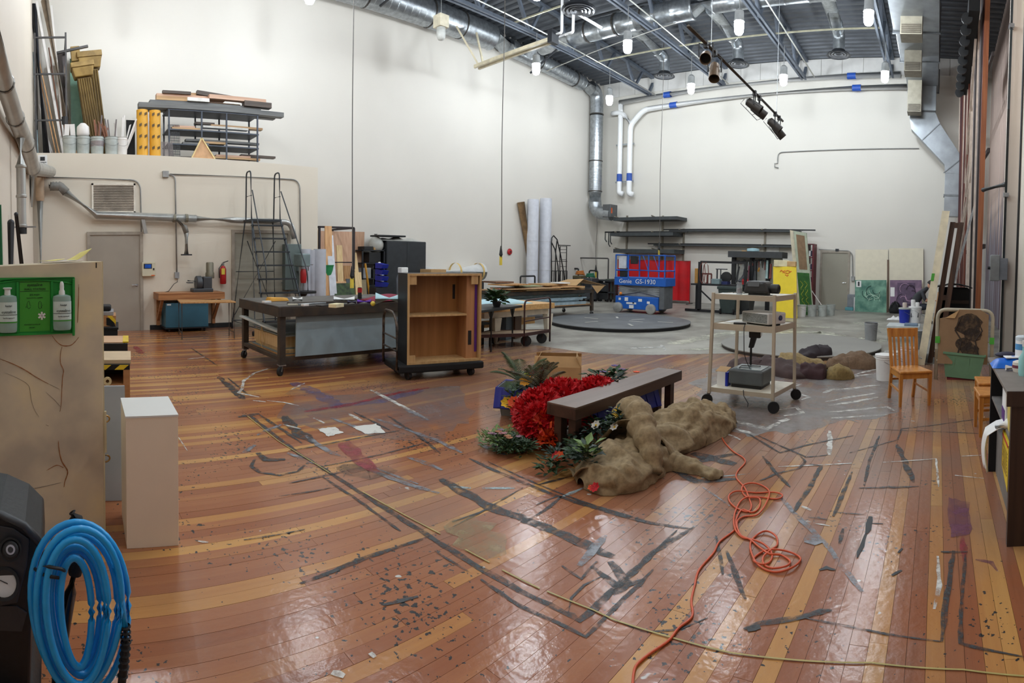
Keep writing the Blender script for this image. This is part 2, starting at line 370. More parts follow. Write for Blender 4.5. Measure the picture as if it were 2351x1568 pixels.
sy=N.new('ShaderNodeSeparateXYZ');L.new(geo.outputs['Position'],sy.inputs[0]);wy=N.new('ShaderNodeMapRange');wy.inputs[1].default_value=1.6;wy.inputs[2].default_value=5.5;wy.inputs[3].default_value=-.12;wy.inputs[4].default_value=.2;L.new(sy.outputs[1],wy.inputs[0])
wa=N.new('ShaderNodeMath');wa.operation='ADD';L.new(wy.outputs[0],wa.inputs[0]);L.new(n5 .outputs[0],wa.inputs[1]);L.new(wa.outputs[0],f5 .inputs[0])
mx3=N.new('ShaderNodeMix');mx3 .data_type='RGBA';L.new(f5 .outputs[0],mx3 .inputs[0]);L.new(mx2 .outputs[2],mx3 .inputs[6]);mx3 .inputs[7].default_value=lin((126,106,94))+(1,)
L.new(mx3 .outputs[2],b.inputs['Base Color'])
rr=N.new('ShaderNodeMapRange');rr.inputs[3].default_value=.13;rr.inputs[4].default_value=.27;L.new(n5 .outputs[0],rr.inputs[0]);L.new(rr.outputs[0],b.inputs['Roughness'])
n6=N.new('ShaderNodeTexNoise');n6 .inputs['Scale'].default_value=22;n6 .inputs['Detail'].default_value=4;L.new(geo.outputs['Position'],n6 .inputs['Vector'])
bp=N.new('ShaderNodeBump');bp.inputs['Strength'].default_value=.5;bp.inputs['Distance'].default_value=.003;L.new(n6 .outputs[0],bp.inputs['Height']);L.new(bp.outputs[0],b.inputs['Normal'])
W=.0827;boards=[]
yellow_rows={0,-3,-8,3,4,-11,-14,6}
k0=int((XL-.05)/W)-1;rnd=random.Random(5)
for k in range(k0,int(XR/W)+1):
 x0=k*W;x1=x0+W-.0016;ye=min(edge(x0),edge(x1));y=YN-rnd.random()*3
 if x0<XF-.05 and False:continue
 while y<ye:
  ln=rnd.uniform(1.1,3.6);y1=min(y+ln-.0016,ye)
  near=-1.3<x0<1 and y<6
  if near:t=rnd.uniform(.55,.75)if k in yellow_rows else rnd.uniform(.12,.36)
  else:t=rnd.uniform(.5,.8)if NZ.noise(V((k*.55,y*.12,2)))+rnd.uniform(-.3,.3)>.16 else rnd.uniform(.12,.4)
  a=max(y,YN)
  if y1-a>.03 and x1<XR and not(x1<XF and a<YC-.5):boards.append((math.hypot((x0+x1)/2,max(a,min(y1,1.5))),x0,x1,a,y1,t,rnd.random(),rnd.random(),rnd.uniform(-.0006,.0006)))
  y=y1+.0016
def board_mesh(lst,name):
 mb=MB();cols=[]
 for _,x0,x1,y0,y1,t,r1,r2,dz in lst:mb.box(x0,x1,y0,y1,-.014,dz);cols+=[(t,r1,r2,1)]*6
 me=bpy.data.meshes.new(name);me.from_pydata([tuple(v)for v in mb.v],[],mb.f);me.materials.append(MATS['boards'])
 ca=me.attributes.new('tone','FLOAT_COLOR','FACE');ca.data.foreach_set('color',[c for q in cols for c in q]);return me
vis=[q for q in boards if q[2]>-13]
vis.sort(key=lambda q:(0 if(q[4]>-.1*-q[1]*0 and(q[4]>.4 or q[1]<-2.5)and not(q[1]>.55))else 50)+q[0])
for q in vis[:300]:
 o=bpy.data.objects.new('plank',board_mesh([q],'plank'));COL.objects.link(o);o.parent=floor;o.matrix_local=WM['floor'].inverted();WM[o.name]=Matrix()
o=bpy.data.objects.new('planks',board_mesh(vis[300:]+[q for q in boards if q[2]<=-13],'planks'));COL.objects.link(o);o.parent=floor;o.matrix_local=WM['floor'].inverted();o['kind']='stuff'
# ---------------------------------------------------------------- paint on the floor
PD=worn('dark_floor_paint',(46,48,50),.56,13,.5);PG=worn('grey_floor_paint',(128,132,140),.52,9);PW=worn('white_floor_paint',(216,216,210),.55,10)
PP=worn('purple_floor_paint',(116,62,92),.45,5,soft=.25);PR=worn('red_floor_paint',(150,46,58),.5,6,soft=.2);PB=worn('pale_blue_floor_paint',(158,184,190),.5,8)
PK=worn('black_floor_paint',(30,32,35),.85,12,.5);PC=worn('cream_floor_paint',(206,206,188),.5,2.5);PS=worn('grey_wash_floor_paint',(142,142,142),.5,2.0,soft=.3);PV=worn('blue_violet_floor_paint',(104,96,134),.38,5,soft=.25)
prs=random.Random(3);nstroke=[0]
def stroke(pts,w,m,jag=.35,z=None):
 q=[FL(*p)for p in pts];out=[]
 for a,b2 in zip(q,q[1:]):
  n=max(2,min(24,int((b2-a).length/.07)))
  out+=[a.lerp(b2,i/n)for i in range(n)]
 out.append(q[-1]);nstroke[0]+=1;zz=z or(.0022+(nstroke[0]%40)*.00004);mb=MB();n=len(out)
 for i,p in enumerate(out):
  d=out[min(i+1,n-1)]-out[max(i-1,0)];d.z=0;d.normalize();s=V((-d.y,d.x,0))
  tp=min(1,.45+.6*min(i,n-1-i)/2)
  mb.v+=[p+s*w/2*tp*(1+prs.uniform(-jag,jag))+V((0,0,zz)),p-s*w/2*tp*(1+prs.uniform(-jag,jag))+V((0,0,zz))]
 mb.f=[(2*i,2*i+1,2*i+3,2*i+2)for i in range(n-1)]
 return part('paint_stroke',mb,m,floor)
def patch(pts,m,z=.0018,jag=.05):
 q=[FL(*p)for p in pts];out=[]
 for a,b2 in zip(q,q[1:]+q[:1]):
  for i in range(6):out.append(a.lerp(b2,i/6)+V((prs.uniform(-jag,jag),prs.uniform(-jag,jag),z)))
 nstroke[0]+=1
 return part('paint_patch',MB().face([p+V((0,0,(nstroke[0]%40)*.00002))for p in out]),m,floor)
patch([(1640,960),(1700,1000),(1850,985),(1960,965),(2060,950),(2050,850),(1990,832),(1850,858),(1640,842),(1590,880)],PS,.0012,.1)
patch([(800,905),(1060,885),(1090,960),(1000,1010),(800,1000),(640,960),(660,890)],worn('faint_grey_wash',(134,124,124),.3,1.6,soft=.3),.001,.1)
for pts,w in(([(575,955),(690,1045),(757,1085),(800,1113),(965,1218),(1097,1301),(1196,1357),(1296,1407),(1329,1423),(1362,1400),(1500,1268),(1593,1210)],.04),([(740,1095),(824,1150),(920,1220)],.025),([(1400,1364),(1554,1218)],.02),([(1011,1100),(1130,1166),(1213,1195),(1296,1228),(1362,1261),(1411,1278)],.085),([(1077,1053),(1180,1100),(1279,1139),(1362,1166),(1494,1202),(1590,1215)],.035),([(1120,1060),(1236,1113),(1330,1150),(1480,1195)],.02),([(689,1341),(816,1290),(899,1261),(978,1235)],.035),([(1236,1113),(1315,1093)],.03),([(1038,1199),(1130,1166)],.02),([(998,1265),(1077,1314)],.02),([(1104,1331),(1196,1394),(1279,1430),(1345,1463),(1395,1413),(1500,1308)],.028),([(1305,1407),(1312,1374),(1342,1344),(1381,1324)],.015),([(502,865),(530,891),(559,917)],.09),([(523,868),(571,908)],.03),([(662,1036),(806,1009),(919,988)],.03),([(812,946),(895,988)],.03),([(547,958),(595,950)],.1),([(595,952),(672,1003),(693,1018)],.035),([(654,955),(672,982),(699,1003),(723,1018)],.12),([(586,1054),(577,1071),(598,1086),(642,1092),(684,1083),(699,1069)],.035),([(590,1040),(610,1056),(655,1055)],.1),([(663,1110),(735,1095),(791,1083)],.025),([(994,1012),(870,1045),(726,1074)],.02),([(1708,1446),(1743,1433),(1838,1417),(1885,1405),(1910,1402)],.035),([(1838,1417),(1956,1441),(2161,1474)],.016),([(2189,1265),(2173,1383),(2161,1474)],.03),([(2216,1273),(2208,1383),(2204,1478),(2252,1490),(2351,1509)],.02),([(2160,1268),(2222,1268)],.03),([(2059,1021),(2098,1108)],.05),([(1972,1121),(2110,1117)],.03),([(2019,1001),(1996,1060),(1984,1115)],.025),([(1956,1084),(1913,1186)],.03),([(1913,1176),(1984,1182)],.02),([(1855,1188),(1905,1194)],.02),([(1857,1066),(1885,1070),(1858,1123),(1822,1178)],.035),([(1751,1048),(1783,1088),(1814,1119)],.03),([(1735,1108),(1783,1088),(1834,1076),(1850,1060),(1838,1048)],.025),([(1644,1230),(1660,1320)],.025),([(1668,1265),(1711,1376)],.03),([(1412,1423),(1479,1452),(1558,1446),(1625,1419)],.012),([(1590,1040),(1640,1055),(1690,1066)],.14),([(1600,1062),(1650,1048),(1700,1042)],.08),([(1545,1080),(1600,1105),(1690,1100)],.09),([(1230,1160),(1279,1139)],.03),([(1213,1195),(1262,1165),(1290,1140)],.03),([(1950,1040),(2060,1010),(2070,985),(2260,960)],.02),([(1990,985),(2130,990),(2270,996)],.018),([(1700,985),(1790,1040),(1860,1020),(1960,1000)],.03),([(1740,1000),(1850,1050),(1900,1045)],.03),([(1200,1120),(1115,1170),(1040,1210)],.015),([(1358,1300),(1420,1350),(1480,1330)],.05),([(1400,1290),(1440,1340),(1410,1365)],.07),([(880,1390),(960,1370)],.04),([(640,1140),(720,1128),(760,1120)],.018),([(560,1240),(640,1228),(700,1216)],.016),([(1370,1290),(1335,1330),(1290,1300)],.025),([(890,955),(960,1000),(1010,1040)],.03),([(440,800),(500,840)],.03)):stroke(pts,w,PD)
for pts,w in(([(1794,1143),(1818,1175),(1889,1241),(1936,1305),(1980,1360)],.035),([(1613,1119),(1676,1163)],.02),([(850,1080),(949,1116),(1008,1133)],.05),([(858,1074),(960,1112)],.03),([(935,1050),(960,1058),(1015,1080)],.06),([(700,1000),(760,1040),(790,1050)],.06),([(860,960),(1000,1010),(1060,1040)],.05),([(930,940),(985,965)],.06),([(660,1040),(720,1065)],.05),([(560,1040),(585,1022)],.06),([(590,1000),(645,975)],.06),([(1100,1020),(1160,1045)],.06),([(760,960),(830,985),(850,1000)],.05),([(1390,1230),(1330,1300)],.06),([(1850,1230),(1880,1250)],.12)):stroke(pts,w,PG)
for pts,w in(([(1787,1072),(1956,1064)],.025),([(2027,1062),(2149,1054),(2155,1119)],.018),([(2192,1092),(2259,1099)],.022),([(2208,1048),(2252,1046)],.02),([(1905,989),(1905,1045)],.05),([(2153,1277),(2157,1344),(2145,1399)],.025),([(1840,1163),(1862,1172)],.05),([(1842,1198),(1862,1200)],.04),([(1870,1202),(1905,1208)],.02),([(1905,896),(1944,893),(1995,886),(2021,884)],.07),([(1895,923),(1951,912),(2009,903)],.06),([(1902,931),(1959,923),(2016,912)],.06),([(1901,947),(1966,941),(2038,934),(2053,944)],.05),([(1908,960),(2038,952)],.05),([(1789,941),(1828,936),(1843,948),(1800,955)],.06),([(1840,906),(1859,912),(1840,918)],.05),([(1963,860),(2021,845)],.06),([(1820,880),(1838,882),(1822,888)],.05),([(1890,903),(1915,893)],.08),([(1680,965),(1760,985),(1790,970)],.08),([(1690,985),(1740,1000)],.06),([(1790,968),(1812,962)],.12),([(1930,868),(2010,858)],.06),([(1940,848),(2030,835)],.05),([(1660,992),(1700,1010)],.04),([(621,845),(583,857),(559,875),(556,893),(547,902),(595,912)],.04),([(613,920),(650,924),(687,932)],.03),([(410,1005),(430,1035)],.012),([(580,920),(610,923)],.05),([(720,960),(745,972)],.05),([(800,950),(830,966)],.06),([(850,895),(880,910),(975,960)],.05),([(650,975),(690,985)],.04),([(430,825),(470,820)],.05),([(455,1243),(478,1246)],.03),([(700,880),(668,895)],.03),([(1440,800),(1520,797)],.1),([(1518,792),(1528,805)],.06),([(850,1500),(862,1510)],.04),([(762,1545),(790,1555)],.05)):stroke(pts,w,PW)
for pts in([(729,985),(767,981),(788,994),(752,1003)],[(812,981),(863,973),(886,993),(836,997)]):patch(pts,worn('white_square_paint',(220,220,214),.8,8),.003,.015)
patch([(773,1018),(806,1012),(866,1077),(824,1071)],PR,.0026,.02);stroke([(820,1060),(870,1085)],.1,PR)
patch([(2177,1143),(2224,1153),(2230,1226),(2181,1235)],PP,.0026,.01);stroke([(2240,1285),(2275,1292),(2290,1312)],.03,PP);stroke([(2210,1230),(2215,1290)],.04,PR);stroke([(310,795),(325,812)],.12,PR)
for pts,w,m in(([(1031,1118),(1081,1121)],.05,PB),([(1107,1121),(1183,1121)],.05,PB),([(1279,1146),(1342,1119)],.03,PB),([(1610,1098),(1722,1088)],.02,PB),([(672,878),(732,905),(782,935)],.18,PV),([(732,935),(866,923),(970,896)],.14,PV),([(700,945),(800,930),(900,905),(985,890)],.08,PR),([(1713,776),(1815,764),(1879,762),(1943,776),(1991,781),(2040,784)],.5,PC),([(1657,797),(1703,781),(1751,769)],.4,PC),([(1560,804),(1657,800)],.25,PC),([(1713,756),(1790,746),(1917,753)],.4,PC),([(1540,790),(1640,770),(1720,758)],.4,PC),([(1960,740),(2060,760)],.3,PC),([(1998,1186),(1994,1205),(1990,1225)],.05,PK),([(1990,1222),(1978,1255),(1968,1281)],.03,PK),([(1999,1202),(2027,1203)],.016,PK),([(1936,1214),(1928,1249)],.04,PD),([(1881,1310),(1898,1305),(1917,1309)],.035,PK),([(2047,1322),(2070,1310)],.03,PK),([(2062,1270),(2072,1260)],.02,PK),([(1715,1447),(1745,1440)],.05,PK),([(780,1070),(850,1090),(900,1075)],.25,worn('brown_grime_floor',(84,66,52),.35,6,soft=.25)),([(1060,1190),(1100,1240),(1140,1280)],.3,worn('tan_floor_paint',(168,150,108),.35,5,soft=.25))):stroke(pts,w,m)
# ---------------------------------------------------------------- yellow tape line
ty=mat('yellow_tape',(176,160,92),.5)
t=thing('yellow_tape','thin yellow tape line laid across the boards past the orange cord','tape',FL(1400,1419))
for pts in([(568,955),(639,1012),(735,1071),(758,1086)],[(833,1129),(1011,1225)],[(1068,1261),(1124,1291)],[(1153,1308),(1239,1351)],[(1256,1357),(1362,1400),(1411,1423),(1538,1462),(1676,1498),(1814,1514),(2000,1521),(2212,1537),(2351,1552)]):
 q=[FL(*p,.0045)for p in pts];mb=MB()
 for a,b2 in zip(q,q[1:]):mb.bar(a,b2,.0085,.0012)
 part('tape_strip',mb,ty,t)
# ================================================================ lamps under the joists
ROWS=(1.9,5.7,9.5,13.3,17.4);COLS=(-11.6,-8.3,-5.06,-1.83)
rown=('row by the near wall','second row from near wall','middle row','second row from far wall','row by the far wall')
coln=('nearest the long wall','second from the long wall','third from the long wall','by the rectangular duct')
lit=glow('lamp_glass',(236,245,252),LAMP)
gl=mat('lamp_ballast_grey',(176,178,178),.4,.3);unl=mat('frosted_glass',(206,208,204),.3)
L0=thing('high_bay_lamp','x','lamp')
part('ballast_housing',MB().lathe([(.06,.62),(.115,.56),(.12,.36),(.13,.34),(.13,.31)],n=20),gl,L0,smooth=2)
gj=part('glass_jar',MB().lathe([(.03,-.02),(.08,0),(.112,.06),(.122,.18),(.12,.3)],n=20),lit,L0,smooth=True)
part('stem',MB().tube([(0,0,.6),(0,0,1.25)],.012),gl,L0)
first=True
for j,Y in enumerate(ROWS):
 for i,X in enumerate(COLS):
  off_=(i,j)==(0,2)
  lab=('unlit frosted high bay lamp with square housing hung beside the round duct' if off_ else f'glowing high bay lamp, {coln[i]}, {rown[j]}')
  loc=(X,Y,7.35)
  if off_:
   u=thing('high_bay_lamp',lab,'lamp',group='high bay ceiling lamps')
   part('ballast_housing',bx(-.15,.15,-.15,.15,.3,.62),mat('cream_metal',(222,214,190),.5),u,bevel=.01)
   part('glass_jar',MB().lathe([(.03,-.02),(.08,0),(.112,.06),(.122,.18),(.12,.3)],n=20),unl,u,smooth=True)
   part('stem',MB().tube([(0,0,.6),(0,0,1.25)],.012),gl,u);place(u,loc)
  elif first:place(L0,loc);L0['label']=lab;L0['group']='high bay ceiling lamps';first=False
  else:dup(L0,loc,0,lab,'high bay ceiling lamps')
# ================================================================ steel joists
jm=mat('joist_blue_grey',(108,117,130),.5,.2)
for i,X in enumerate((-11.75,-8.45,-5.2,-1.95)):
 t=thing('roof_joist',('open-web steel roof joist beside the round duct of the long wall','open-web steel roof joist, second from the long wall','open-web steel roof joist, third from the long wall','open-web steel roof joist beside the rectangular duct')[i],'joist',(X,10,8.55),group='open-web roof joists')
 for s in(-1,1):part('bottom_chord',MB().bar((X+s*.07,YN,8.6),(X+s*.07,YF-.25,8.6),.07,.09),jm,t)
 part('top_chord',MB().bar((X,YN,deck(YN)-.06),(X,YF,deck(YF)-.06),.16,.1),jm,t)
 y=2.0
 while y<YF-1:
  for a,b2 in((y,y+.62),(y+.75,y+.62+.02)):
   part('web_member',MB().bar((X,b2,8.6),(X,a if a<b2 else a+.5,deck(a)-.08),.1,.08),jm,t)
  y+=2.1
 part('end_bracket',MB().bar((X,YF-.02,deck(YF)-.3),(X,YF-.35,8.6),.1),jm,t)
# bridging bars across the joists
for k,Y in enumerate((7.5,12.4,16.6)):
 solo('bridging_bar',MB().bar((-11.7,Y,8.67),(-1.9,Y,8.67),.04),mat('galv_pale',(190,186,160),.4,.4),('pale bridging bar across the joists near the near-wall lamps','pale bridging bar across the middle of the joists','pale bridging bar across the joists close to the far wall')[k],'bar')
# ================================================================ round spiral duct on the long wall
def ribs(mb,pts,r,step,n=16):
 """duct skin with a raised seam every STEP metres"""
 pts=[V(p)for p in pts];out=[];rs=[]
 for i,(a,b2)in enumerate(zip(pts,pts[1:])):
  k=max(1,int((b2-a).length/step));ra=r[i]if isinstance(r,list)else r;rb=r[i+1]if isinstance(r,list)else r
  for j in range(k):
   for f,e in((0,0),(.88,0),(.91,.008),(.97,.008)):
    tt=(j+f)/k;out.append(a.lerp(b2,tt));rs.append(ra+(rb-ra)*tt+e)
 out.append(pts[-1]);rs.append(r[-1]if isinstance(r,list)else r)
 return mb.tube(out,rs,n)
DX=-13.92
t=thing('round_duct','big round galvanised duct along the long wall dropping down at the far corner','duct',(DX,10,9.1),group='round galvanised ducts')
part('duct_run',ribs(MB(),[(DX,1.0,9.25),(DX,13.6,9.15)],.42,.25,24),steel,t,smooth=2)
part('duct_reducer',MB().tube([(DX,13.6,9.15),(DX-.05,14.3,9.1)],[.42,.29],24),steel,t,smooth=2)
part('duct_run',ribs(MB(),[(DX-.05,14.3,9.1),(DX-.12,19.0,8.95)],.29,.25,24),steel,t,smooth=2)
part('duct_elbow',MB().tube(arc([(DX-.12,19.0,8.95),(DX-.12,20.1,8.9),(DX-.12,20.1,7.9)],.9,7),.285,24),steel,t,smooth=2)
part('duct_drop',ribs(MB(),[(DX-.12,20.1,7.95),(DX-.12,20.1,4.55)],.28,.12,24),steel,t,smooth=2)
part('duct_elbow',MB().tube(arc([(DX-.12,20.1,4.6),(DX-.12,20.1,3.7),(DX+.75,20.1,3.6)],.8,7),.28,24),steel,t,smooth=2)
part('fan_box',bx(DX+.45,DX+.85,19.85,20.4,3.45,4.0),mat('dark_steel',(96,98,100),.4,.5),t,bevel=.02)
part('orange_label',bx(DX+.855,DX+.86,19.9,19.98,3.62,3.85),mat('orange_sticker',(222,96,40)),t,label='orange sticker on the fan box')
for c,r in(((DX,6.0,9.22),.43),((DX,8.6,9.2),.43),((DX,10.9,9.18),.43),((DX,12.2,9.17),.43),((DX-.08,16.2,9.04),.3),((DX-.1,18.4,8.97),.3)):part('hanger_strap',MB().lathe([(r,-.025),(r+.012,-.02),(r+.012,.02),(r,.025)],c,24,(0,1,0),cap=False),mat('strap_brown',(70,66,62),.5,.4),t)
for z in(7.9,5.9,4.6):part('duct_band',MB().lathe([(.29,-.025),(.3,-.02),(.3,.02),(.29,.025)],(DX-.12,20.1,z),24,cap=False),mat('strap_brown',(70,66,62),.5,.4),t)
# cross duct and branches with round diffusers
cdz=9.12
t=thing('round_duct','round galvanised cross duct running out from the long-wall duct under the roof deck','duct',(-9,15.2,cdz),group='round galvanised ducts')
part('duct_run',ribs(MB(),[(-13.6,15.2,cdz),(-7.2,15.2,cdz)],.33,.6,20),steel,t,smooth=2)
part('duct_run',ribs(MB(),[(-7.2,15.2,cdz),(-3.0,15.2,cdz)],.26,.6,20),steel,t,smooth=2)
for x in(-11.0,-9.9,-8.9):part('hanger_strap',MB().lathe([(.34,-.03),(.352,-.03),(.352,.03),(.34,.03)],(x,15.2,cdz),20,(1,0,0),cap=False),mat('strap_brown',(70,66,62)),t)
def branch(X,Y,lab,z0=cdz-.05,zt=8.35,y0=15.3):
 t=thing('branch_duct',lab,'duct',(X,Y,zt),group='branch ducts with ceiling diffusers')
 part('duct_run',MB().tube(arc([(X,y0,z0),(X,Y,z0-.2),(X,Y,zt)],.45,6),.19,18),steel,t,smooth=2)
 part('duct_band',MB().lathe([(.195,-.02),(.205,0),(.195,.02)],(X,Y-.55,z0-.15),18,(0,1,-.1),cap=False),steel,t)
 d=part('diffuser',MB().lathe([(.2,.16),(.23,.1),(.36,.03),(.38,0),(.34,0),(.3,.05)],(X,Y,zt-.16),24),dkmetal,t,smooth=2)
 for r in(.1,.19,.28):part('cone_ring',MB().lathe([(r,0),(r+.045,-.035),(r+.035,-.045),(r-.01,-.005)],(X,Y,zt-.1),24,cap=False),mat('diffuser_ring',(128,130,134),.35,.6),d)
branch(-9.55,17.8,'branch duct ending in a black round diffuser, the one closest to the long wall');branch(-6.7,17.6,'branch duct ending in a black round diffuser, second from the long wall');branch(-3.3,17.4,'branch duct ending in a black round diffuser beside the rectangular duct')
t=thing('ceiling_diffuser','black round ceiling diffuser with concentric rings above the cream strip track','diffuser',(-9.1,12.1,8.3))
part('collar',MB().lathe([(.25,0),(.25,.85)],(-9.1,12.1,8.35),20),dkmetal,t,smooth=2)
part('diffuser_rim',MB().lathe([(.26,.12),(.44,.02),(.46,-.02),(.4,-.02)],(-9.1,12.1,8.27),28),dkmetal,t,smooth=2)
for r in(.08,.18,.28,.38):part('cone_ring',MB().lathe([(r,0),(r+.05,-.04),(r+.04,-.05),(r-.01,-.005)],(-9.1,12.1,8.24),28,cap=False),mat('diffuser_ring',(128,130,134)),t)
# rectangular duct on the other side
sheet=mat('sheet_metal_duct',(146,151,156),.36,.75,.12,3)
t=thing('rectangular_duct','rectangular sheet metal duct along the roof that steps down to the far wall corner','duct',(-.8,15,8))
for a,b2,x0,x1 in((4.0,10.0,-1.5,-.15),(10.0,13.2,-1.45,-.16),(13.2,15.2,-1.4,-.17),(15.2,17.3,-1.35,-.18),(17.3,20.3,-1.28,-.2)):
 part('duct_section',bx(x0,x1,a+.01,b2-.01,7.95,8.75),sheet,t,bevel=.006);part('flange',bx(x0-.03,x1+.03,b2-.03,b2+.03,7.92,8.78),mat('flange_grey',(120,124,128),.4,.6),t)
part('duct_section',bx(-1.24,-.26,19.55,20.25,7.1,7.95),sheet,t,bevel=.006)
q0=[(-1.2,7.1),(-.28,7.1),(-.1,6.7),(.72,5.55),(.72,5.0),(.13,5.0),(.1,5.3),(-1.1,6.5)]
part('duct_offset',MB().prism([(x,19.75,z)for x,z in q0],(0,.45,0)),sheet,t)
for a,b2 in(((-.1,6.72),(-.72,6.1)),((.72,5.55),(.08,5.0))):part('flange',MB().bar((a[0],19.74,a[1]),(b2[0],19.74,b2[1]),.05,.03),mat('flange_grey',(120,124,128)),t)
part('duct_section',bx(.13,.72,19.75,20.2,4.25,5.0),sheet,t,bevel=.006);part('duct_section',bx(.13,.72,19.75,20.2,3.5,4.22),sheet,t,bevel=.006)
part('flange',bx(.1,.75,19.72,20.23,4.2,4.26),mat('flange_grey',(120,124,128)),t)
for Y,z,x0,x1 in((14.2,7.5,-1.15,-.6),(16.4,7.35,-1.18,-.68),(19.0,6.9,-1.22,-.75)):
 g=part('register_box',bx(x0,x1,Y,Y+.55,z,7.96),mat('register_tan',(140,134,118),.5),t)
 part('grille',bx(x0+.03,x1-.03,Y-.012,Y,z+.03,z+.26),mat('grille_dark',(86,78,66),.6),g)
 for k in range(5):part('louver',bx(x0+.03,x1-.03,Y-.03,Y-.012,z+.05+k*.045,z+.06+k*.045),mat('register_tan',(190,176,142)),g)
# ================================================================ white pipes on the far wall
pv=mat('white_pipe',(240,241,241),.4,var=.02);blu=mat('blue_label',(40,84,176),.5)
def pipe(name,lab,pts,r,rad,marks,g='white insulated pipes on the far wall'):
 t=thing(name,lab,'pipe',pts[0],group=g)
 part('pipe_run',MB().tube(arc(pts,rad),r,12),pv,t,smooth=True)
 for p in marks:part('blue_marker',MB().lathe([(r+.004,-.16),(r+.004,.16)],p,12,(1,0,.02)if p[2]>7 else(0,0,1),cap=False),blu,t,label='blue pipe marker band')
 return t
y=20.62
t=pipe('white_pipe','upper white pipe crossing the far wall with one long drop beside the round duct',[(-1.6,y,8.68),(-13.2,y,8.42)],.115,.12,[(-10.9,y,8.47),(-3.4,y,8.64)])
part('pipe_drop',MB().tube(arc([(-13.15,y,8.42),(-13.15,y,7.6),(-13.15,y,4.55),(-12.95,y,4.5)],.2),.11,12),pv,t,smooth=True)
part('blue_marker',MB().lathe([(.114,-.16),(.114,.16)],(-13.15,y,5.2),12,cap=False),blu,t)
t=pipe('white_pipe','lower white pipe crossing the far wall with a bent drop beside the first one',[(-.9,y,8.25),(-12.0,y,7.98),(-12.65,y,7.4),(-12.65,y,4.5),(-12.45,y,4.45)],.115,.25,[(-10.6,y,8.02),(-3.2,y,8.2),(-12.65,y,5.2)])
part('pipe_branch',MB().tube(arc([(-12.65,y,7.5),(-13.1,y,8.0),(-13.6,y,8.0)],.3),.1,12),pv,t,smooth=True)
for x,z in((-13.4,6.6),(-13.4,5.0)):part('pipe_bracket',bx(x,-12.5,YF-.22,YF-.16,z,z+.06),steel,t)
# ================================================================ small overhead things
cream=mat('cream_track',(224,214,186),.45)
t=thing('strip_track','cream strip track hung out from the long wall below the round duct','track',(-11,12,7.5))
for d in(-.09,.09):part('rail',MB().bar((-12.9,12+d,7.52),(-9.95,12+d,7.6),.07,.1),cream,t)
part('arm',MB().bar((-12.8,12,7.55),(-13.3,11.5,8.75),.05),cream,t);part('arm',MB().bar((-12.7,12.1,7.55),(-13.25,12.3,8.75),.05),cream,t)
part('end_plate',bx(-9.95,-9.8,11.85,12.15,7.5,7.85),dkmetal,t)
t=thing('white_pipe','white square-bent pipe pair rising from the cream strip track to the diffuser','pipe',(-9.7,12,7.7),group='white pipes by the diffuser')
part('pipe_run',MB().tube(arc([(-10.0,12.05,7.75),(-9.62,12.05,7.75),(-9.62,12.05,8.75),(-9.2,12.6,8.5)],.06),.04,10),pv,t,smooth=True)
part('pipe_run',MB().tube(arc([(-9.9,12.2,7.75),(-9.35,12.2,7.75),(-9.35,12.2,8.3),(-8.9,12.9,8.0)],.06),.04,10),pv,t,smooth=True)
for p,q,lab in(((-13.6,8.9,8.75),(-11.7,9.2,9.2),'dark diagonal brace under the round duct near the unlit lamp'),((-13.0,14.6,8.0),(-11.9,14.7,8.6),'dark diagonal brace under the reducer of the round duct')):
 solo('duct_brace',MB().bar(p,q,.05),dkmetal,lab,'brace')
spm=mat('sprinkler_pipe',(206,206,200),.3,.6)
for k,(X,z)in enumerate(((-11.0,8.35),(-7.9,8.45),(-4.6,8.45))):
 solo('sprinkler_pipe',MB().tube([(X,.5,z+.2),(X,19.8,z-.1)],.022,8),spm,('thin sprinkler pipe beside the joist next to the round duct','thin sprinkler pipe beside the second joist','thin sprinkler pipe beside the third joist')[k],'pipe',smooth=True)
solo('sprinkler_pipe',MB().tube([(-12.6,15.0,8.1),(-7.5,14.6,8.5)],.02,8),spm,'thin pale pipe slanting across the joists behind the first lit lamp','pipe',smooth=True)
# hanging cords
cordm=mat('cord_grey',(88,84,80),.6)
def cord(lab,X,Y,z0,z1,kind):
 t=thing('hanging_cord',lab,'cord',(X,Y,z0),group='cords hanging from the roof')
 part('cable',MB().tube([(X+.02*math.sin(k),Y,z1+(z0-z1)*k/8)for k in range(9)],.012,6),cordm,t)
 part('connector',MB().lathe([(.02,0),(.05,.06),(.03,.2),(.015,.3)],(X,Y,z0),8),black,t)
 part('tag',bx(X-.005,X+.005,Y-.05,Y+.05,z0-.22,z0+.02),mat('yellow_tag',(214,190,70),.5),t,label='yellow tag on the cord end')
p=AT(13.2,808,640);cord('cord with a yellow tag hanging in front of the leaning lumber',p.x,p.y,p.z,9.8,0)
p=AT(15.2,1150,590);cord('cord with a yellow tag hanging beside the red alarm on the long wall',p.x,p.y,p.z,9.6,0)
p=AT(22.8,1368,625);cord('cord with a yellow tag hanging below the fan box',p.x,p.y,p.z,3.4,0)
p=AT(20,1513,575);cord('cord hanging over the blue lift from the second joist',p.x,p.y,p.z,9.3,0)
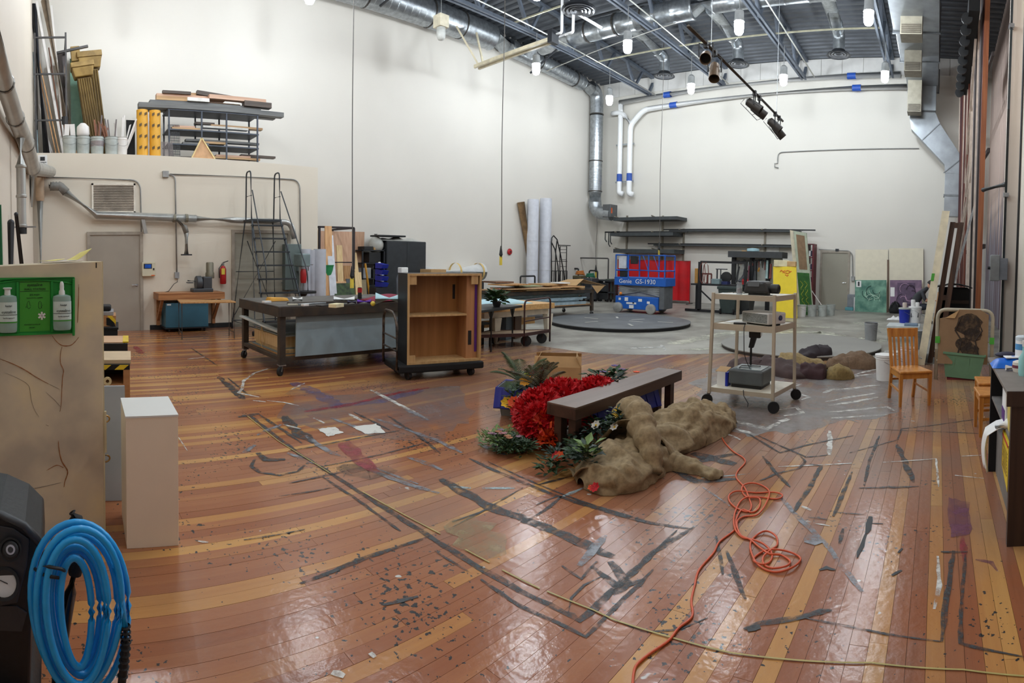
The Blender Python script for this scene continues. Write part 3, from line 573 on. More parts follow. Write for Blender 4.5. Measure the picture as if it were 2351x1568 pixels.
# ================================================================ lighting batten with four stage lamps
BX=-3.3
b0,b1=OX(BX,1580,60),OX(BX,1797,278)
t=thing('lighting_batten','dark pipe batten hung from the roof carrying five stage lights','batten',(b0+b1)/2)
part('pipe',MB().tube([b0,b1],.024,10),mat('batten_brown',(74,64,54),.5,.3),t,smooth=True)
for f in(.17,.9):p=b0 .lerp(b1,f);part('hanger_cable',MB().tube([p,V((p.x,p.y,deck(p.y)))],.006,6),steel,t)
cn=mat('stage_light_body',(112,92,72),.45,.3);ci=mat('stage_light_inside',(26,24,22),.7)
def par(f,az,tilt,dz,lab):
 p=b0 .lerp(b1,f);t=thing('stage_light',lab,'stage light',p,group='stage lights on the batten')
 c=p+V((0,0,-.24+dz));d=V((math.cos(az)*math.cos(tilt),math.sin(az)*math.cos(tilt),math.sin(tilt)))
 part('can',MB().lathe([(k*.72,h*.72)for k,h in[(.05,-.24),(.1,-.2),(.115,-.02),(.115,.2),(.105,.2),(.1,0),(.05,-.05)]],c,18,d),cn if f<.5 else mat('stage_light_dark',(58,54,50),.45,.3),t,smooth=2)
 part('lens_mouth',MB().lathe([(.002,.01),(.072,.01),(.072,.018),(.002,.018)],c,18,d),ci,t)
 s=frame(d)[0]
 part('yoke',MB().tube([c+s*.1,c+s*.1+V((0,0,.2)),p+V((0,0,-.03)),c-s*.1+V((0,0,.2)),c-s*.1],.01,6),black,t)
 part('clamp',bx(p.x-.03,p.x+.03,p.y-.03,p.y+.03,p.z-.06,p.z+.03),black,t)
 part('power_cord',MB().tube([c-d*.22,c-d*.3+V((0,0,-.12)),c-d*.1+V((.05,0,-.22)),c+V((0,.1,-.1))],.006,6),black,t)
par(.13,-1.2,-.5,.05,'brown stage light at the high end of the batten, aimed at the room');par(.2,-1.2,-1.0,-.05,'brown stage light hung just below the first one, mouth down')
par(.6,.2,-.6,0,'black and brown stage light at the middle of the batten');par(.66,.4,-.6,-.02,'black stage light beside the middle one on the batten');par(.88,.3,-.7,0,'stage light with a looping cord near the low end of the batten');par(.94,.6,-.8,-.06,'last stage light at the low end of the batten')
# far wall conduit
cm=mat('conduit_grey',(150,150,148),.4,.5)
a,b2,c2=OY(YF-.03,1785,375),OY(YF-.03,1790,350),OY(YF-.03,2110,341)
t=thing('wall_conduit','thin conduit bending down to a small hook on the bare far wall','conduit',a)
part('tube',MB().tube(arc([a,V((a.x,a.y,b2 .z)),c2],.2),.02,8),cm,t);part('outlet_hook',MB().tube([a,a+V((-.1,-.03,0)),a+V((-.1,-.03,-.15)),a+V((.05,-.03,-.18))],.02,6),cm,t)
# ================================================================ on the loft
LZ=3.96
def lz(y):return 3.96-(y-YN)*.0178+.002
# pipe rack with long stock leaning in the corner
rk=mat('rack_grey',(78,76,76),.5,.5)
t=thing('pipe_rack','dark grey upright rack frame holding long stock in the loft corner','rack',(-13.6,.3,LZ))
RY=OX(-12.85,152,200).y
for y in(YN+.08,RY):
 for x in(-14.2,-12.85):part('upright',MB().bar((x,y,lz(y)),(x,y,OX(-12.85,155,75).z),.04),rk,t)
for z in(OX(-12.85,120,276).z,OX(-12.85,120,170).z,OX(-12.85,120,86).z):
 part('rail',MB().bar((-12.85,YN+.05,z),(-12.85,RY+.02,z),.035),rk,t)
 for y in(YN+.08,RY):part('rail',MB().bar((-14.2,y,z),(-12.85,y,z),.035),rk,t)
rs=random.Random(8)
def lean(name,lab,foot,top,r,m,cat,grp,sq=False,n=10):
 f=AT(13.6,*foot);f.z=lz(f.y);g=AT(14.0,*top);mb=MB()
 if sq:mb.bar(f,g,r*2,r*1.2)
 else:mb.tube([f,g],r,n)
 return solo(name,mb,m,lab,cat,grp,smooth=not sq)
G='long stock leaning in the loft corner'
tubm=mat('tube_tan',(176,158,138),.7);pale=mat('pale_stock',(226,222,218),.6,var=.04);blkp=mat('black_plastic_pipe',(52,54,62),.4);br=wood('brown_stick',(150,96,66),(108,66,46));lt=wood('light_stick',(224,176,124),(196,146,98));gry=mat('grey_cloth_roll',(120,112,112),.8)
lean('black_pipe','thick black plastic pipe, tallest of the stock in the loft corner',(108,345),(76,12),.09,blkp,'pipe',G)
lean('cardboard_tube','long tan cardboard tube leaning across the loft corner',(168,345),(103,2),.1,tubm,'tube',G,n=16)
lean('white_moulding','white moulding leaning beside the long tan tube',(150,300),(118,14),.035,pale,'moulding',G,True)
lean('white_moulding','flat white moulding leaning in front of the pipe rack rail',(148,340),(84,5),.05,pale,'moulding',G,True)
lean('cardboard_tube','short tan tube standing behind the bucket row',(168,330),(142,130),.1,tubm,'tube',G,n=16)
lean('grey_roll','mottled grey cloth roll standing behind the short tan tube',(160,300),(141,126),.11,gry,'roll',G,n=14)
for k,(a,b2,m,l)in enumerate((((140,346),(80,95),lt,'thin light wood strip lowest among the loft corner stock'),((132,346),(92,180),lt,'light wood strip crossing the black pipe'),((120,348),(90,240),pale,'short white strip at the foot of the loft corner'),((112,349),(96,275),pale,'shorter white strip leaning at the loft edge'),((126,348),(100,290),pale,'white strip leaning next to the short white strips'),((190,305),(135,205),pale,'thin white rod slanting over the first bucket'),((180,300),(132,190),lt,'thin tan rod slanting over the first bucket'),((158,320),(140,235),mat('orange_board',(226,160,96),.6),'short orange board behind the first bucket'),((166,318),(150,240),lt,'short light board beside the orange board'),((88,350),(76,120),mat('pale_blue_pipe',(150,170,176),.5),'pale blue pipe in the very corner of the loft'),((150,345),(112,110),br,'brown stick between the tan tube and black pipe'),((145,300),(117,130),pale,'white batten behind the rack rails'))):
 lean('wood_strip' if m in(lt,br)else 'white_strip',l,a,b2,.022,m,'strip',G,True)
lean('steel_bar','grey steel bar resting over the rack and gold columns',(130,121),(202,106),.03,rk,'bar','x',True)
o=[q for q in bpy.data.objects if q.name.startswith('steel_bar')][0];del o['group']
# the bar lies across: rebuild with both ends up
bpy.data.objects.remove(o)
solo('steel_bar',MB().bar(AT(13.4,130,122),AT(13.4,202,106),.06,.05),rk,'grey steel bar resting over the rack and gold columns','bar')
# gold fluted scenic columns
gold=mat('gold_scenic_paint',(164,134,74),.6,var=.2,scale=4,rgb2=(126,100,50));goldd=mat('gold_groove',(104,82,42),.7)
def fluted(lab,R,foot,top,w):
 f=AT(R,*foot);f.z=lz(f.y);g=AT(R,*top)
 t=thing('gold_column',lab,'column',f,group='gold scenic columns on the loft');d=(g-f);H=d.length
 s=V((0,1,0));n_=d.cross(s).normalized();s=n_.cross(d).normalized()*-1;d.normalize()
 if n_.x<0:n_=-n_
 P=lambda a,h,e:f+s*a*w+d*h*H+n_*e
 sh=MB();sh.hexa([P(-.5,0,-.12),P(.5,0,-.12),P(.5,0,.1),P(-.5,0,.1),P(-.44,.85,-.12),P(.44,.85,-.12),P(.44,.85,.1),P(-.44,.85,.1)]);part('shaft',sh,goldd,t)
 for k in range(6):
  a=-.42+k*.168
  part('flute',MB().tube([P(a,.02,.1),P(a*.88,.84,.1)],w*.06,8),gold,t,smooth=True)
 part('capital',MB().hexa([P(-.6,.86,-.15),P(.6,.86,-.15),P(.6,.86,.16),P(-.6,.86,.16),P(-.72,.95,-.15),P(.72,.95,-.15),P(.72,.95,.22),P(-.72,.95,.22)]),gold,t,bevel=.02)
 part('abacus',MB().hexa([P(-.76,.95,-.15),P(.76,.95,-.15),P(.76,.95,.24),P(-.76,.95,.24),P(-.76,1,-.15),P(.76,1,-.15),P(.76,1,.24),P(-.76,1,.24)]),gold,t,bevel=.01)
fluted('gold fluted column leaning in front, darker capital tilted',13.5,(222,280),(187,148),.36)
fluted('gold fluted column standing behind the tilted one',14.0,(232,290),(203,124),.4)
solo('gold_block',MB().obox(AT(13.9,173,126),(.2,.22,.35),0,.1),gold,'gold plinth block propped behind the gold columns','block',bevel=.01)
solo('teal_sheet',MB().hexa([AT(14.1,*p)for p in((165,345),(215,345),(176,135),(160,135))]+[AT(14.15,*p)for p in((165,345),(215,345),(176,135),(160,135))]),mat('teal_paint',(120,160,140),.6),'pale teal painted panel leaning behind the gold columns','panel')
# plastic buckets full of sticks
bkt=mat('bucket_plastic_grey',(176,182,178),.45,var=.1,scale=8)
def bucket(lab,c,r,h,m,grp=None,cat='bucket',band=None,lid=None,handle=True,name='paint_bucket'):
 t=thing(name,lab,cat,c,group=grp);c=V(c)
 part('pail',MB().lathe([(r*.86,0),(r,h*.86),(r*1.05,h*.87),(r*1.05,h*.9),(r,h*.91),(r,h),(r*1.06,h),(r*.93,h),(r*.8,.02)],c,20),m,t,smooth=2)
 if band:part('label_band',MB().lathe([(r*.89,h*.2),(r*.985,h*.75)],c+V((0,0,0)),20,cap=False),band,t,label='printed label wrapped around the pail')
 if lid:part('lid',MB().lathe([(r*1.08,h*.95),(r*1.08,h*1.04),(r*.95,h*1.05)],c,20),lid,t,smooth=2)
 if handle:part('wire_handle',MB().tube([c+V((math.sin(a)*.1,math.cos(a)*(r*1.04),h*.8-math.sin(a)*h*.35))+V((r*math.sin(a)*.9,0,0))for a in[math.pi*k/10 for k in range(11)]],.004,5),steel,t)
 return t
def at_loft(x,X=-12.72):
 p=OX(X,x,350);p.z=lz(p.y);return p
sticks=((pale,3),(pale,2),(br,9),(br,8),(pale,8))
names=('white foam blocks','one white jug shape','dark brown sticks','short brown rods','tall white rods')
for k,x in enumerate((160,191,223,256,280)):
 c=at_loft(x);wl='grey plastic bucket on the loft edge holding '+names[k]
 bucket(wl,c,.16 if k!=4 else .13,.4,bkt if k<4 else pale,'buckets along the loft edge',band=mat('grey_label',(150,140,140),.6)if k==2 else None)
 if k==0:
  for dx,m_ in((-.06,pale),(.07,pale)):solo('foam_block',MB().obox(c+V((0,dx,.52)),(.1,.11,.3),0,dx),m_,'white foam block standing in the first loft bucket, '+('corner side' if dx<0 else 'column side'),'block')
  solo('black_cup',MB().lathe([(.07,0),(.075,.16)],c+V((0,-.1,.68)),12),black,'black cup resting on the foam block in the first bucket','cup')
 elif k==1:solo('white_jug',MB().lathe([(.13,0),(.15,.06),(.14,.22),(.06,.3)],c+V((0,0,.4)),14),pale,'white plastic jug sitting in the second loft bucket','jug',smooth=True)
 else:
  m_,n_=sticks[k]
  for j in range(n_):
   a=rs.uniform(0,6.28);d=rs.uniform(.02,.09);h=rs.uniform(.55,.85)+(.1 if k==4 else 0);q=c+V((math.cos(a)*d,math.sin(a)*d,.03))
   solo(('brown_stick','white_rod')[k==4],MB().bar(q,q+V((math.cos(a)*.1-.05,math.sin(a)*.22+(.1 if k==4 else-.06),h)),.035 if k!=3 else .028),(br,gry,br)[j%3]if k<4 else m_,('dark brown sticks bundled in the middle loft bucket','short brown rods bundled in the fourth loft bucket','tall white rods bundled in the last loft bucket')[k-2],'stick',('sticks in the middle loft bucket','rods in the fourth loft bucket','white rods in the last loft bucket')[k-2])
# yellow printed tubes
yt=mat('yellow_tube',(226,168,52),.5,var=.04);ink=mat('printed_ink',(92,70,34),.6)
for k,x in enumerate((327,356)):
 c=at_loft(x,-12.75);t=thing('yellow_tube',('yellow printed cardboard tube standing on the loft edge beside the black panel','yellow printed cardboard tube standing beside the grey mesh')[k],'tube',c,group='yellow printed tubes on the loft')
 part('tube_wall',MB().lathe([(.13,0),(.13,1.05),(.11,1.05),(.11,.9)],c,24),yt,t,smooth=2)
 for j in range(4):
  for s in(-.06,.06):part('print_mark',MB().hexa([c+V((.129,s+a,.15+j*.25+b2))for a,b2 in((-.03,0),(.03,.03),(.03,.09),(-.03,.06))]+[c+V((.131,s+a,.15+j*.25+b2))for a,b2 in((-.03,0),(.03,.03),(.03,.09),(-.03,.06))]),ink,t)
p=at_loft(300,-12.85);solo('black_board',MB().obox(p+V((0,0,.42)),(.03,.2,.84),.1),blackmatte,'black board standing behind the white rods bucket','board')
# wire mesh offcuts
def mesh_panel(lab,x0,x1,y0,X,m):
 a=OX(X,x0,362);b2=OX(X,x1,364);t_=OX(X,x1,y0).z;a.z=lz(a.y);b2 .z=lz(b2 .y);t=thing('wire_mesh',lab,'mesh',a)
 mb=MB();n=12
 for k in range(n+1):
  q=a.lerp(b2,k/n);mb.bar(q,V((q.x-.1,q.y,t_)),.008)
 for k in range(14):
  z=a.z+(t_-a.z)*k/13;mb.bar(V((a.x-.1*k/13,a.y,z)),V((b2 .x-.1*k/13,b2 .y,z)),.008)
 part('wires',mb,m,t,kind='stuff');return t
mesh_panel('grey wire mesh sheet leaning against the loft shelf posts',388,414,285,-12.9,dkmetal)
mesh_panel('lower grey wire mesh offcut beside the yellow tubes',372,398,325,-12.7,gry)
tri=[OX(-12.6,*p)for p in((440,372),(494,372),(463,317))]
for q in tri[:2]:q.z=lz(q.y)
t=thing('triangle_panel','tan triangular panel with pale edge standing on the loft edge','panel',tri[0])
part('panel_face',MB().prism(tri,(-.03,0,0)),mat('tan_board',(206,164,124),.7),t)
mb=MB()
for a,b2 in((0,1),(1,2),(2,0)):mb.bar(tri[a]+V((.004,0,0)),tri[b2]+V((.004,0,0)),.03)
part('edge_strip',mb,mat('pale_edge',(232,208,150),.6),t)
# loft shelving
sm_=mat('shelf_blue_grey',(72,78,88),.5,.4);SX0,SX1=-13.55,-12.95
t=thing('storage_shelf','dark grey steel shelving unit on the loft loaded with offcut lumber','shelf',(-13.2,3.6,LZ))
pys=[OX(SX1,x,300).y for x in(388,463,520,591)]
tops=OX(SX1,480,250).z
for y in pys:
 for x in(SX0,SX1):part('post',MB().bar((x,y,lz(y)),(x,y,tops),.035),sm_,t)
zs=[OX(SX1,480,yy).z for yy in(366,333,300,255)]
for z in zs:part('shelf_board',bx(SX0-.02,SX1+.02,pys[0]-.03,pys[3]+.03,z-.03,z),sm_,t)
lw=[wood('lumber_tan',(196,160,116),(166,128,88),'y'),wood('lumber_dark',(84,70,60),(58,48,42),'y'),wood('lumber_grey',(112,112,110),(84,86,86),'y'),mat('lumber_white',(222,220,214),.6),wood('lumber_pink',(206,170,146),(186,146,120),'y')]
adj=('tan','dark brown','weathered grey','white painted','pinkish')
def plank_on(z,y0,y1,x,w,h,m,lab,g,tilt=0):solo('lumber_board',MB().bar((x,y0,z+h/2+.001),(x,y1,z+h/2+.001+tilt),w,h),lw[m],lab,'board',g)
top=zs[3];Y=lambda x:OX(SX1,x,250).y
rows=[(0.0,318,650,-13.0,.2,.07,2),(0.0,330,640,-13.25,.18,.06,2),(.075,345,600,-13.1,.25,.05,2),(.13,360,470,-13.05,.16,.06,0),(.13,430,480,-12.98,.14,.05,3),(.13,390,560,-13.3,.2,.05,0),(.19,362,520,-13.15,.18,.05,4),(.19,480,610,-13.0,.16,.06,4),(.25,400,500,-13.2,.15,.04,0),(.26,455,590,-13.1,.12,.06,1),(.12,560,622,-13.0,.2,.08,1),(.24,375,440,-13.05,.1,.04,1)]
for k,(dz,xa,xb,X,w,h,m)in enumerate([(a*1.55,b_,c_,d_,e_,f_*1.6,g_)for a,b_,c_,d_,e_,f_,g_ in rows]):plank_on(top+dz,Y(xa),Y(xb),X,w,h,m,f'{("long" if xb - xa > 200 else "short")} {adj[m]} board heaped atop the loft shelving, '+('bottom layer','bottom layer, wall side','second layer','over the yellow tubes','mid height','mid height, wall side','upper layer','upper layer toward the ladder','topmost one','sloping topmost one','at the ladder end','upper one at tube end')[k],'boards heaped on the loft shelving',-.12 if k==9 else 0)
for s,(z,items)in enumerate(((zs[2],((395,460,0),(400,450,4),(470,575,3),(490,610,0),(455,500,1))),(zs[1],((420,480,2),(470,520,0),(430,600,2))),(zs[0],((415,450,1),(490,600,0),(500,580,4),(560,640,1))))):
 h0=0
 for k,(xa,xb,m)in enumerate(items):
  plank_on(z+h0,Y(xa),Y(xb),-13.05-.06*k,.16,.05,m,f'{("long" if xb - xa > 100 else "short")} {adj[m]} board on the {("upper", "middle", "lowest")[s]} loft shelf, {("first", "second", "third", "fourth", "fifth")[k]} from below','boards on the loft shelving');h0+=.0515
# ================================================================ dust pipes in the corner by the near wall
dp=mat('dust_pipe_grey',(184,184,180),.35,.6,.12,4)
t=thing('dust_pipe','large dust collection pipe slanting along the near wall to the loft corner','pipe',(-8,YN+.16,3),group='dust collection pipes')
yw=YN+.1
def NW(x,yy):return OY(yw,x,yy)
mp_=[NW(-40,20),NW(10,190),NW(35,270),NW(60,330),NW(74,385)]
part('main_pipe',MB().tube(mp_[:1]+[mp_[0].lerp(mp_[1],.5)]+mp_[1:]+[V((-12.25,YN+.4,3.5))],[.05,.055,.06,.072,.1,.125,.12],16),dp,t,smooth=True)
for q,r_ in zip(mp_[1:],(.063,.076,.104,.13)):part('pipe_seam',MB().lathe([(r_,-.02),(r_+.006,0),(r_,.02)],q,16,(-1,0,.13),cap=False),mat('seam_grey',(140,138,134),.4,.5),t)
part('bracket_plate',MB().prism([(-10.6,YN+.02,3.35),(-12.0,YN+.02,3.35),(-10.6,YN+.02,2.6)],(0,.03,0)),mat('bracket_grey',(150,150,146),.5),t)
d1,d2=NW(47,318),NW(51,524)
part('pipe_drop',ribs(MB(),[V((d1 .x,yw,d1 .z)),V((d1 .x,yw,d2 .z))],.047,.25,16),dp,t,smooth=2)
part('gate_collar',MB().lathe([(.05,-.06),(.05,0)],(d1 .x,yw,d2 .z),16),dkmetal,t,smooth=2);part('gate_blade',bx(d1 .x-.04,d1 .x+.04,yw-.08,yw+.14,d2 .z,d2 .z+.012),steel,t)
t=thing('dust_pipe','thin dust pipe dropping straight down in the loft corner','pipe',(-12.3,YN+.22,1),group='dust collection pipes')
part('main_pipe',MB().tube([(-12.3,YN+.16,.02),(-12.3,YN+.16,2.9)],.075,14),dp,t,smooth=True);part('reducer',MB().lathe([(.08,0),(.1,.05),(.1,.5)],(-12.3,YN+.16,2.88),14),mat('rust_tan_pipe',(190,166,140),.5),t,smooth=2)
X0=-12.32
pts=[OX(X0,*p)for p in((112,428),(140,430),(152,442),(222,494),(450,502),(560,506),(668,510),(676,548))]
t=thing('dust_pipe','long galvanised dust pipe running across the loft front above the doors','pipe',pts[3],group='dust collection pipes')
part('flex_elbow',MB().tube([pts[0]+V((0,(pts[1].y-pts[0].y)*k/8,.03*math.sin(k*3.1)))for k in range(9)]+[pts[2]],[.09,.1]*5,14),mat('flex_hose_grey',(120,118,112),.5),t,smooth=True)
part('pipe_run',MB().tube([pts[2],pts[3],pts[4]],.085,14),dp,t,smooth=True);part('pipe_run',MB().tube(arc([pts[4],pts[5],pts[6],pts[7]],.3),.07,14),dp,t,smooth=True)
for x in(400,428):part('clamp_ring',MB().lathe([(.095,-.03),(.095,.03)],OX(X0,x,501),14,(0,1,0)),mat('clamp_olive',(120,116,100),.5),t)
d0=[OX(X0+.1,*p)for p in((405,503),(424,522),(428,535),(428,585))]
part('branch_flex',MB().tube(d0[:3],[.06,.07,.06],12),mat('flex_hose_grey',(120,118,112)),t,smooth=True);part('branch_drop',MB().tube(d0[2:],.06,12),dp,t,smooth=True);part('blast_gate',MB().obox(d0[3],(.16,.22,.03)),dkmetal,t)
part('hanger_strap',MB().obox(OX(X0,331,520),(.1,.08,.32),0,.2),mat('strap_grey',(150,148,144),.5),t)
# speaker on the loft corner
c=OX(-12.3,98,377);t=thing('loudspeaker','white loudspeaker with a round black cone under the loft corner','loudspeaker',c-V((0,0,.2)))
part('cabinet',bx(c.x-.15,c.x+.1,c.y-.1,c.y+.1,c.z-.18,c.z+.18),white,t,bevel=.01)
part('woofer',MB().lathe([(.075,0),(.08,.01),(.05,-.01),(.02,.004)],c+V((.1,0,-.07)),18,(1,0,0)),black,t,smooth=2);part('horn',bx(c.x+.1,c.x+.108,c.y-.05,c.y+.05,c.z+.06,c.z+.14),black,t)
part('screw_plate',bx(c.x+.1,c.x+.106,c.y-.08,c.y+.08,c.z+.02,c.z+.03),black,t)
solo('corner_shelf',bx(c.x-.2,c.x+.14,c.y-.12,c.y+.14,c.z-.26,c.z-.182),wood('bracket_wood',(166,110,70),(140,88,54)),'small brown wooden shelf holding the white loudspeaker','shelf')
# vent grille
a,b2=OX(XF+.03,210,421),OX(XF+.03,311,489)
t=thing('vent_grille','large louvred vent grille with pale frame over the taupe door','vent',(XF,(a.y+b2 .y)/2,b2 .z))
mb=MB();z0,z1,y0,y1=b2 .z,a.z,a.y,b2 .y
part('vent_back',bx(XF+.005,XF+.012,y0,y1,z0,z1),mat('vent_back',(110,100,88),.8),t)
for f in((y0,y1,z0,z0+.04),(y0,y1,z1-.04,z1),(y0,y0+.04,z0,z1),(y1-.04,y1,z0,z1)):part('vent_frame',bx(XF+.005,XF+.05,*f),mat('vent_frame_cream',(222,214,200),.5),t)
n=16
for k in range(n):
 z=z0+.05+(z1-z0-.1)*k/(n-1);part('louver',MB().hexa([(XF+.012,y0+.04,z+.02),(XF+.012,y1-.04,z+.02),(XF+.045,y1-.04,z-.012),(XF+.045,y0+.04,z-.012),(XF+.012,y0+.04,z+.026),(XF+.012,y1-.04,z+.026),(XF+.045,y1-.04,z-.006),(XF+.045,y0+.04,z-.006)]),mat('louver_taupe',(168,156,142),.6,var=.2,scale=3),t)
# conduits on the loft front
C=lambda x,y:OX(XF+.03,x,y)
def conduit(lab,pts,box=None,r=.016):
 t=thing('wall_conduit',lab,'conduit',pts[0],group='conduits on the loft front');part('tube',MB().tube(arc(pts,.22),r,8),cm,t,smooth=True)
 if box:part('junction_box',MB().obox(box,(.08,.14,.14)),cm,t,bevel=.005)
conduit('thin conduit from the loft corner bending down past the vent to the control box',[C(105,407),C(322,414),C(326,600)])
conduit('thin conduit dropping from a junction box to the outlet over the blue cabinet',[C(376,400),C(402,402),C(406,628)],C(380,400))
conduit('thin conduit running behind the ladder and down to the disconnect box',[C(390,400),C(688,413),C(690,560)])
p=C(406,632);t=thing('wall_outlet','grey outlet box with a black cable above the bench','outlet',p);part('box',MB().obox(p,(.07,.1,.14)),grey,t,bevel=.005)
part('cable',MB().tube([p,p+V((.05,0,-.15)),C(398,652)+V((.05,0,0)),C(385,668)+V((.1,0,0)),C(372,671)+V((.15,0,0))],.008,6),black,t)
# control box, extinguisher
a,b2=OX(XF+.1,326,602),OX(XF+.1,357,634)
t=thing('control_box','cream wall control box with a blue display beside the taupe door','control box',(XF,a.y,b2 .z))
part('housing',bx(XF,XF+.12,a.y,b2 .y,b2 .z,a.z),mat('control_cream',(206,200,176),.5,var=.03),t,bevel=.012)
part('display',bx(XF+.12,XF+.126,a.y+.06,a.y+.2,a.z-.13,a.z-.05),mat('blue_screen',(38,92,190),.2),t);part('display_bezel',bx(XF+.119,XF+.124,a.y+.035,a.y+.22,a.z-.145,a.z-.035),dkmetal,t)
part('latch',bx(XF+.12,XF+.14,b2 .y-.06,b2 .y-.03,b2 .z+.14,b2 .z+.18),black,t);part('orange_sticker',bx(XF+.12,XF+.123,b2 .y-.1,b2 .y-.02,b2 .z+.01,b2 .z+.03),mat('orange_sticker',(222,96,40)),t)
c=OX(XF+.12,512,628);t=thing('fire_extinguisher','red fire extinguisher with a yellow tag hung beside the grey-green door','extinguisher',c-V((0,0,.25)))
part('cylinder',MB().lathe([(.06,-.24),(.075,-.22),(.075,.1),(.05,.16),(.025,.18)],c,16),red,t,smooth=2);part('valve',MB().lathe([(.025,.17),(.03,.25)],c,10),steel,t);part('lever',MB().bar(c+V((0,0,.25)),c+V((.02,.12,.29)),.02),black,t)
part('hose',MB().tube([c+V((.03,-.03,.22)),c+V((.05,-.11,.12)),c+V((.05,-.1,-.1))],.012,6),black,t);part('yellow_tag',bx(c.x+.076,c.x+.08,c.y-.06,c.y+.02,c.z-.02,c.z+.12),mat('yellow_tag',(214,190,70)),t);part('wall_bracket',bx(XF,XF+.06,c.y-.02,c.y+.02,c.z-.1,c.z+.1),dkmetal,t)
# bench with grinder, blue cabinet, little table
bw=wood('bench_oak',(178,124,78),(150,98,60),'y');y0,y1=OX(XF+.3,358,680).y,OX(XF+.3,507,680).y;bz=OX(XF+.55,430,672).z
t=thing('wall_bench','oak wall bench on angled brackets holding the grinder','bench',(XF+.3,(y0+y1)/2,bz-.5))
part('bench_top',bx(XF,XF+.6,y0,y1,bz-.03,bz),bw,t,bevel=.006);part('apron',bx(XF+.57,XF+.6,y0,y1,bz-.15,bz-.031),bw,t);part('apron',bx(XF,XF+.57,y0,y0+.03,bz-.15,bz-.031),bw,t);part('apron',bx(XF,XF+.57,y1-.03,y1,bz-.15,bz-.031),bw,t)
for y in(y0+.06,y1-.14):
 part('bracket_leg',bx(XF,XF+.09,y,y+.07,bz-.75,bz-.15),bw,t);part('bracket_strut',MB().bar((XF+.07,y+.035,bz-.62),(XF+.53,y+.035,bz-.15),.06),bw,t)
c=OX(XF+.35,462,672);c.z=bz;gm=mat('machine_grey',(72,74,78),.45,.3)
t=thing('belt_sander','grey bench grinder machine with upright motor on the oak wall bench','machine',c)
part('base_casting',bx(c.x-.15,c.x+.15,c.y-.22,c.y+.24,bz,bz+.08),gm,t,bevel=.015);part('wheel_guard',MB().lathe([(.14,-.07),(.16,-.05),(.16,.05),(.14,.07)],(c.x,c.y-.06,bz+.2),18,(0,1,0)),gm,t,smooth=2);part('body',bx(c.x-.13,c.x+.13,c.y+.02,c.y+.22,bz+.06,bz+.34),gm,t,bevel=.02)
part('motor',MB().lathe([(.1,.3),(.1,.42),(.085,.44),(.085,.64),(.07,.66)],(c.x,c.y+.2,bz),16),mat('motor_olive',(112,106,90),.4,.4),t,smooth=2);part('crank',MB().tube([(c.x+.1,c.y-.15,bz+.24),(c.x+.12,c.y-.34,bz+.26)],.015,8),black,t);part('tool_rest',bx(c.x-.1,c.x+.1,c.y-.32,c.y-.2,bz+.2,bz+.22),gm,t)
bc=mat('teal_blue_cabinet',(52,98,118),.45,var=.08,scale=3);y0c,y1c=OX(XF+.5,380,725).y,OX(XF+.5,478,725).y;zt=OX(XF+.52,430,695).z
t=thing('rolling_cabinet','teal blue steel cabinet on casters under the oak wall bench','cabinet',(XF+.3,(y0c+y1c)/2,0))
part('body',bx(XF+.06,XF+.52,y0c,y1c,.1,zt),bc,t,bevel=.01);part('label_plate',bx(XF+.52,XF+.525,y0c+.03,y0c+.12,zt-.05,zt-.02),white,t);part('toe_skirt',bx(XF+.04,XF+.56,y0c-.02,y1c+.02,.08,.1),dkmetal,t)
for x in(XF+.12,XF+.48):
 for y in(y0c+.08,y1c-.08):part('caster',MB().lathe([(.04,-.015),(.04,.015)],(x,y,.041),12,(0,1,0)).bar((x,y,.05),(x,y,.09),.04),rubber,t)
a,b2,c2=FL(418,780),FL(526,770),FL(538,777)
c1=FL(411,768);zt=AT(a,418,697).z
t=thing('side_table','small table with a plywood top on thin dark legs in front of the blue cabinet','table',(a+c2)/2)
mb=MB();off=V((0,0,zt));cs=[c1,a,c2,b2]
ctr=sum(cs,V())/4;top_=[V((p.x+(p.x-ctr.x)*.06,p.y+(p.y-ctr.y)*.06,zt))for p in cs]
part('table_top',MB().prism(top_,(0,0,.025)),ply,t,bevel=.004)
for p in cs:part('leg',MB().tube([p,p+V((0,0,zt))],.013,8),mat('leg_brown',(84,76,68),.5,.4),t)
for i in(0,2):part('stretcher',MB().tube([cs[i]+V((0,0,.12)),cs[i+1]+V((0,0,.12))],.009,6),mat('leg_brown',(84,76,68)),t)
# ---------------------------------------------------------------- rolling safety ladder
lm_=mat('ladder_dark',(58,62,66),.45,.5)
fb,ft=-11.55,-12.1
yA,yB=OX(-11.6,556,730).y,OX(-11.6,660,730).y
pz=OX(-11.9,600,506).z;ylt,yrt=OX(-11.9,573,506).y,OX(-11.9,638,506).y
t=thing('rolling_ladder','tall dark rolling safety ladder with open treads and top handrails','ladder',(-11.8,(yA+yB)/2,0))
yl,yr=ylt,yrt;N_=8
fx=-10.9;tx=-11.75
for y_,yf in((yl,yl-.02),(yr,yr+.28)):
 part('stringer',MB().bar((fx,yf,.1),(tx,y_,pz),.03),lm_,t)
for k in range(N_):
 f=(k+.6)/N_;xx=fx+(tx-fx)*f;ya=yl-.02*(1-f);yb=yr+.28*(1-f);z=.1+(pz-.1)*f
 part('tread',bx(xx-.11,xx+.09,ya,yb,z-.02,z+.012),lm_,t)
part('platform',bx(tx-.5,tx+.02,yl-.02,yr+.02,pz-.03,pz+.02),lm_,t)
bl,bb=OX(-12.25,549,752),OX(-12.25,655,745)
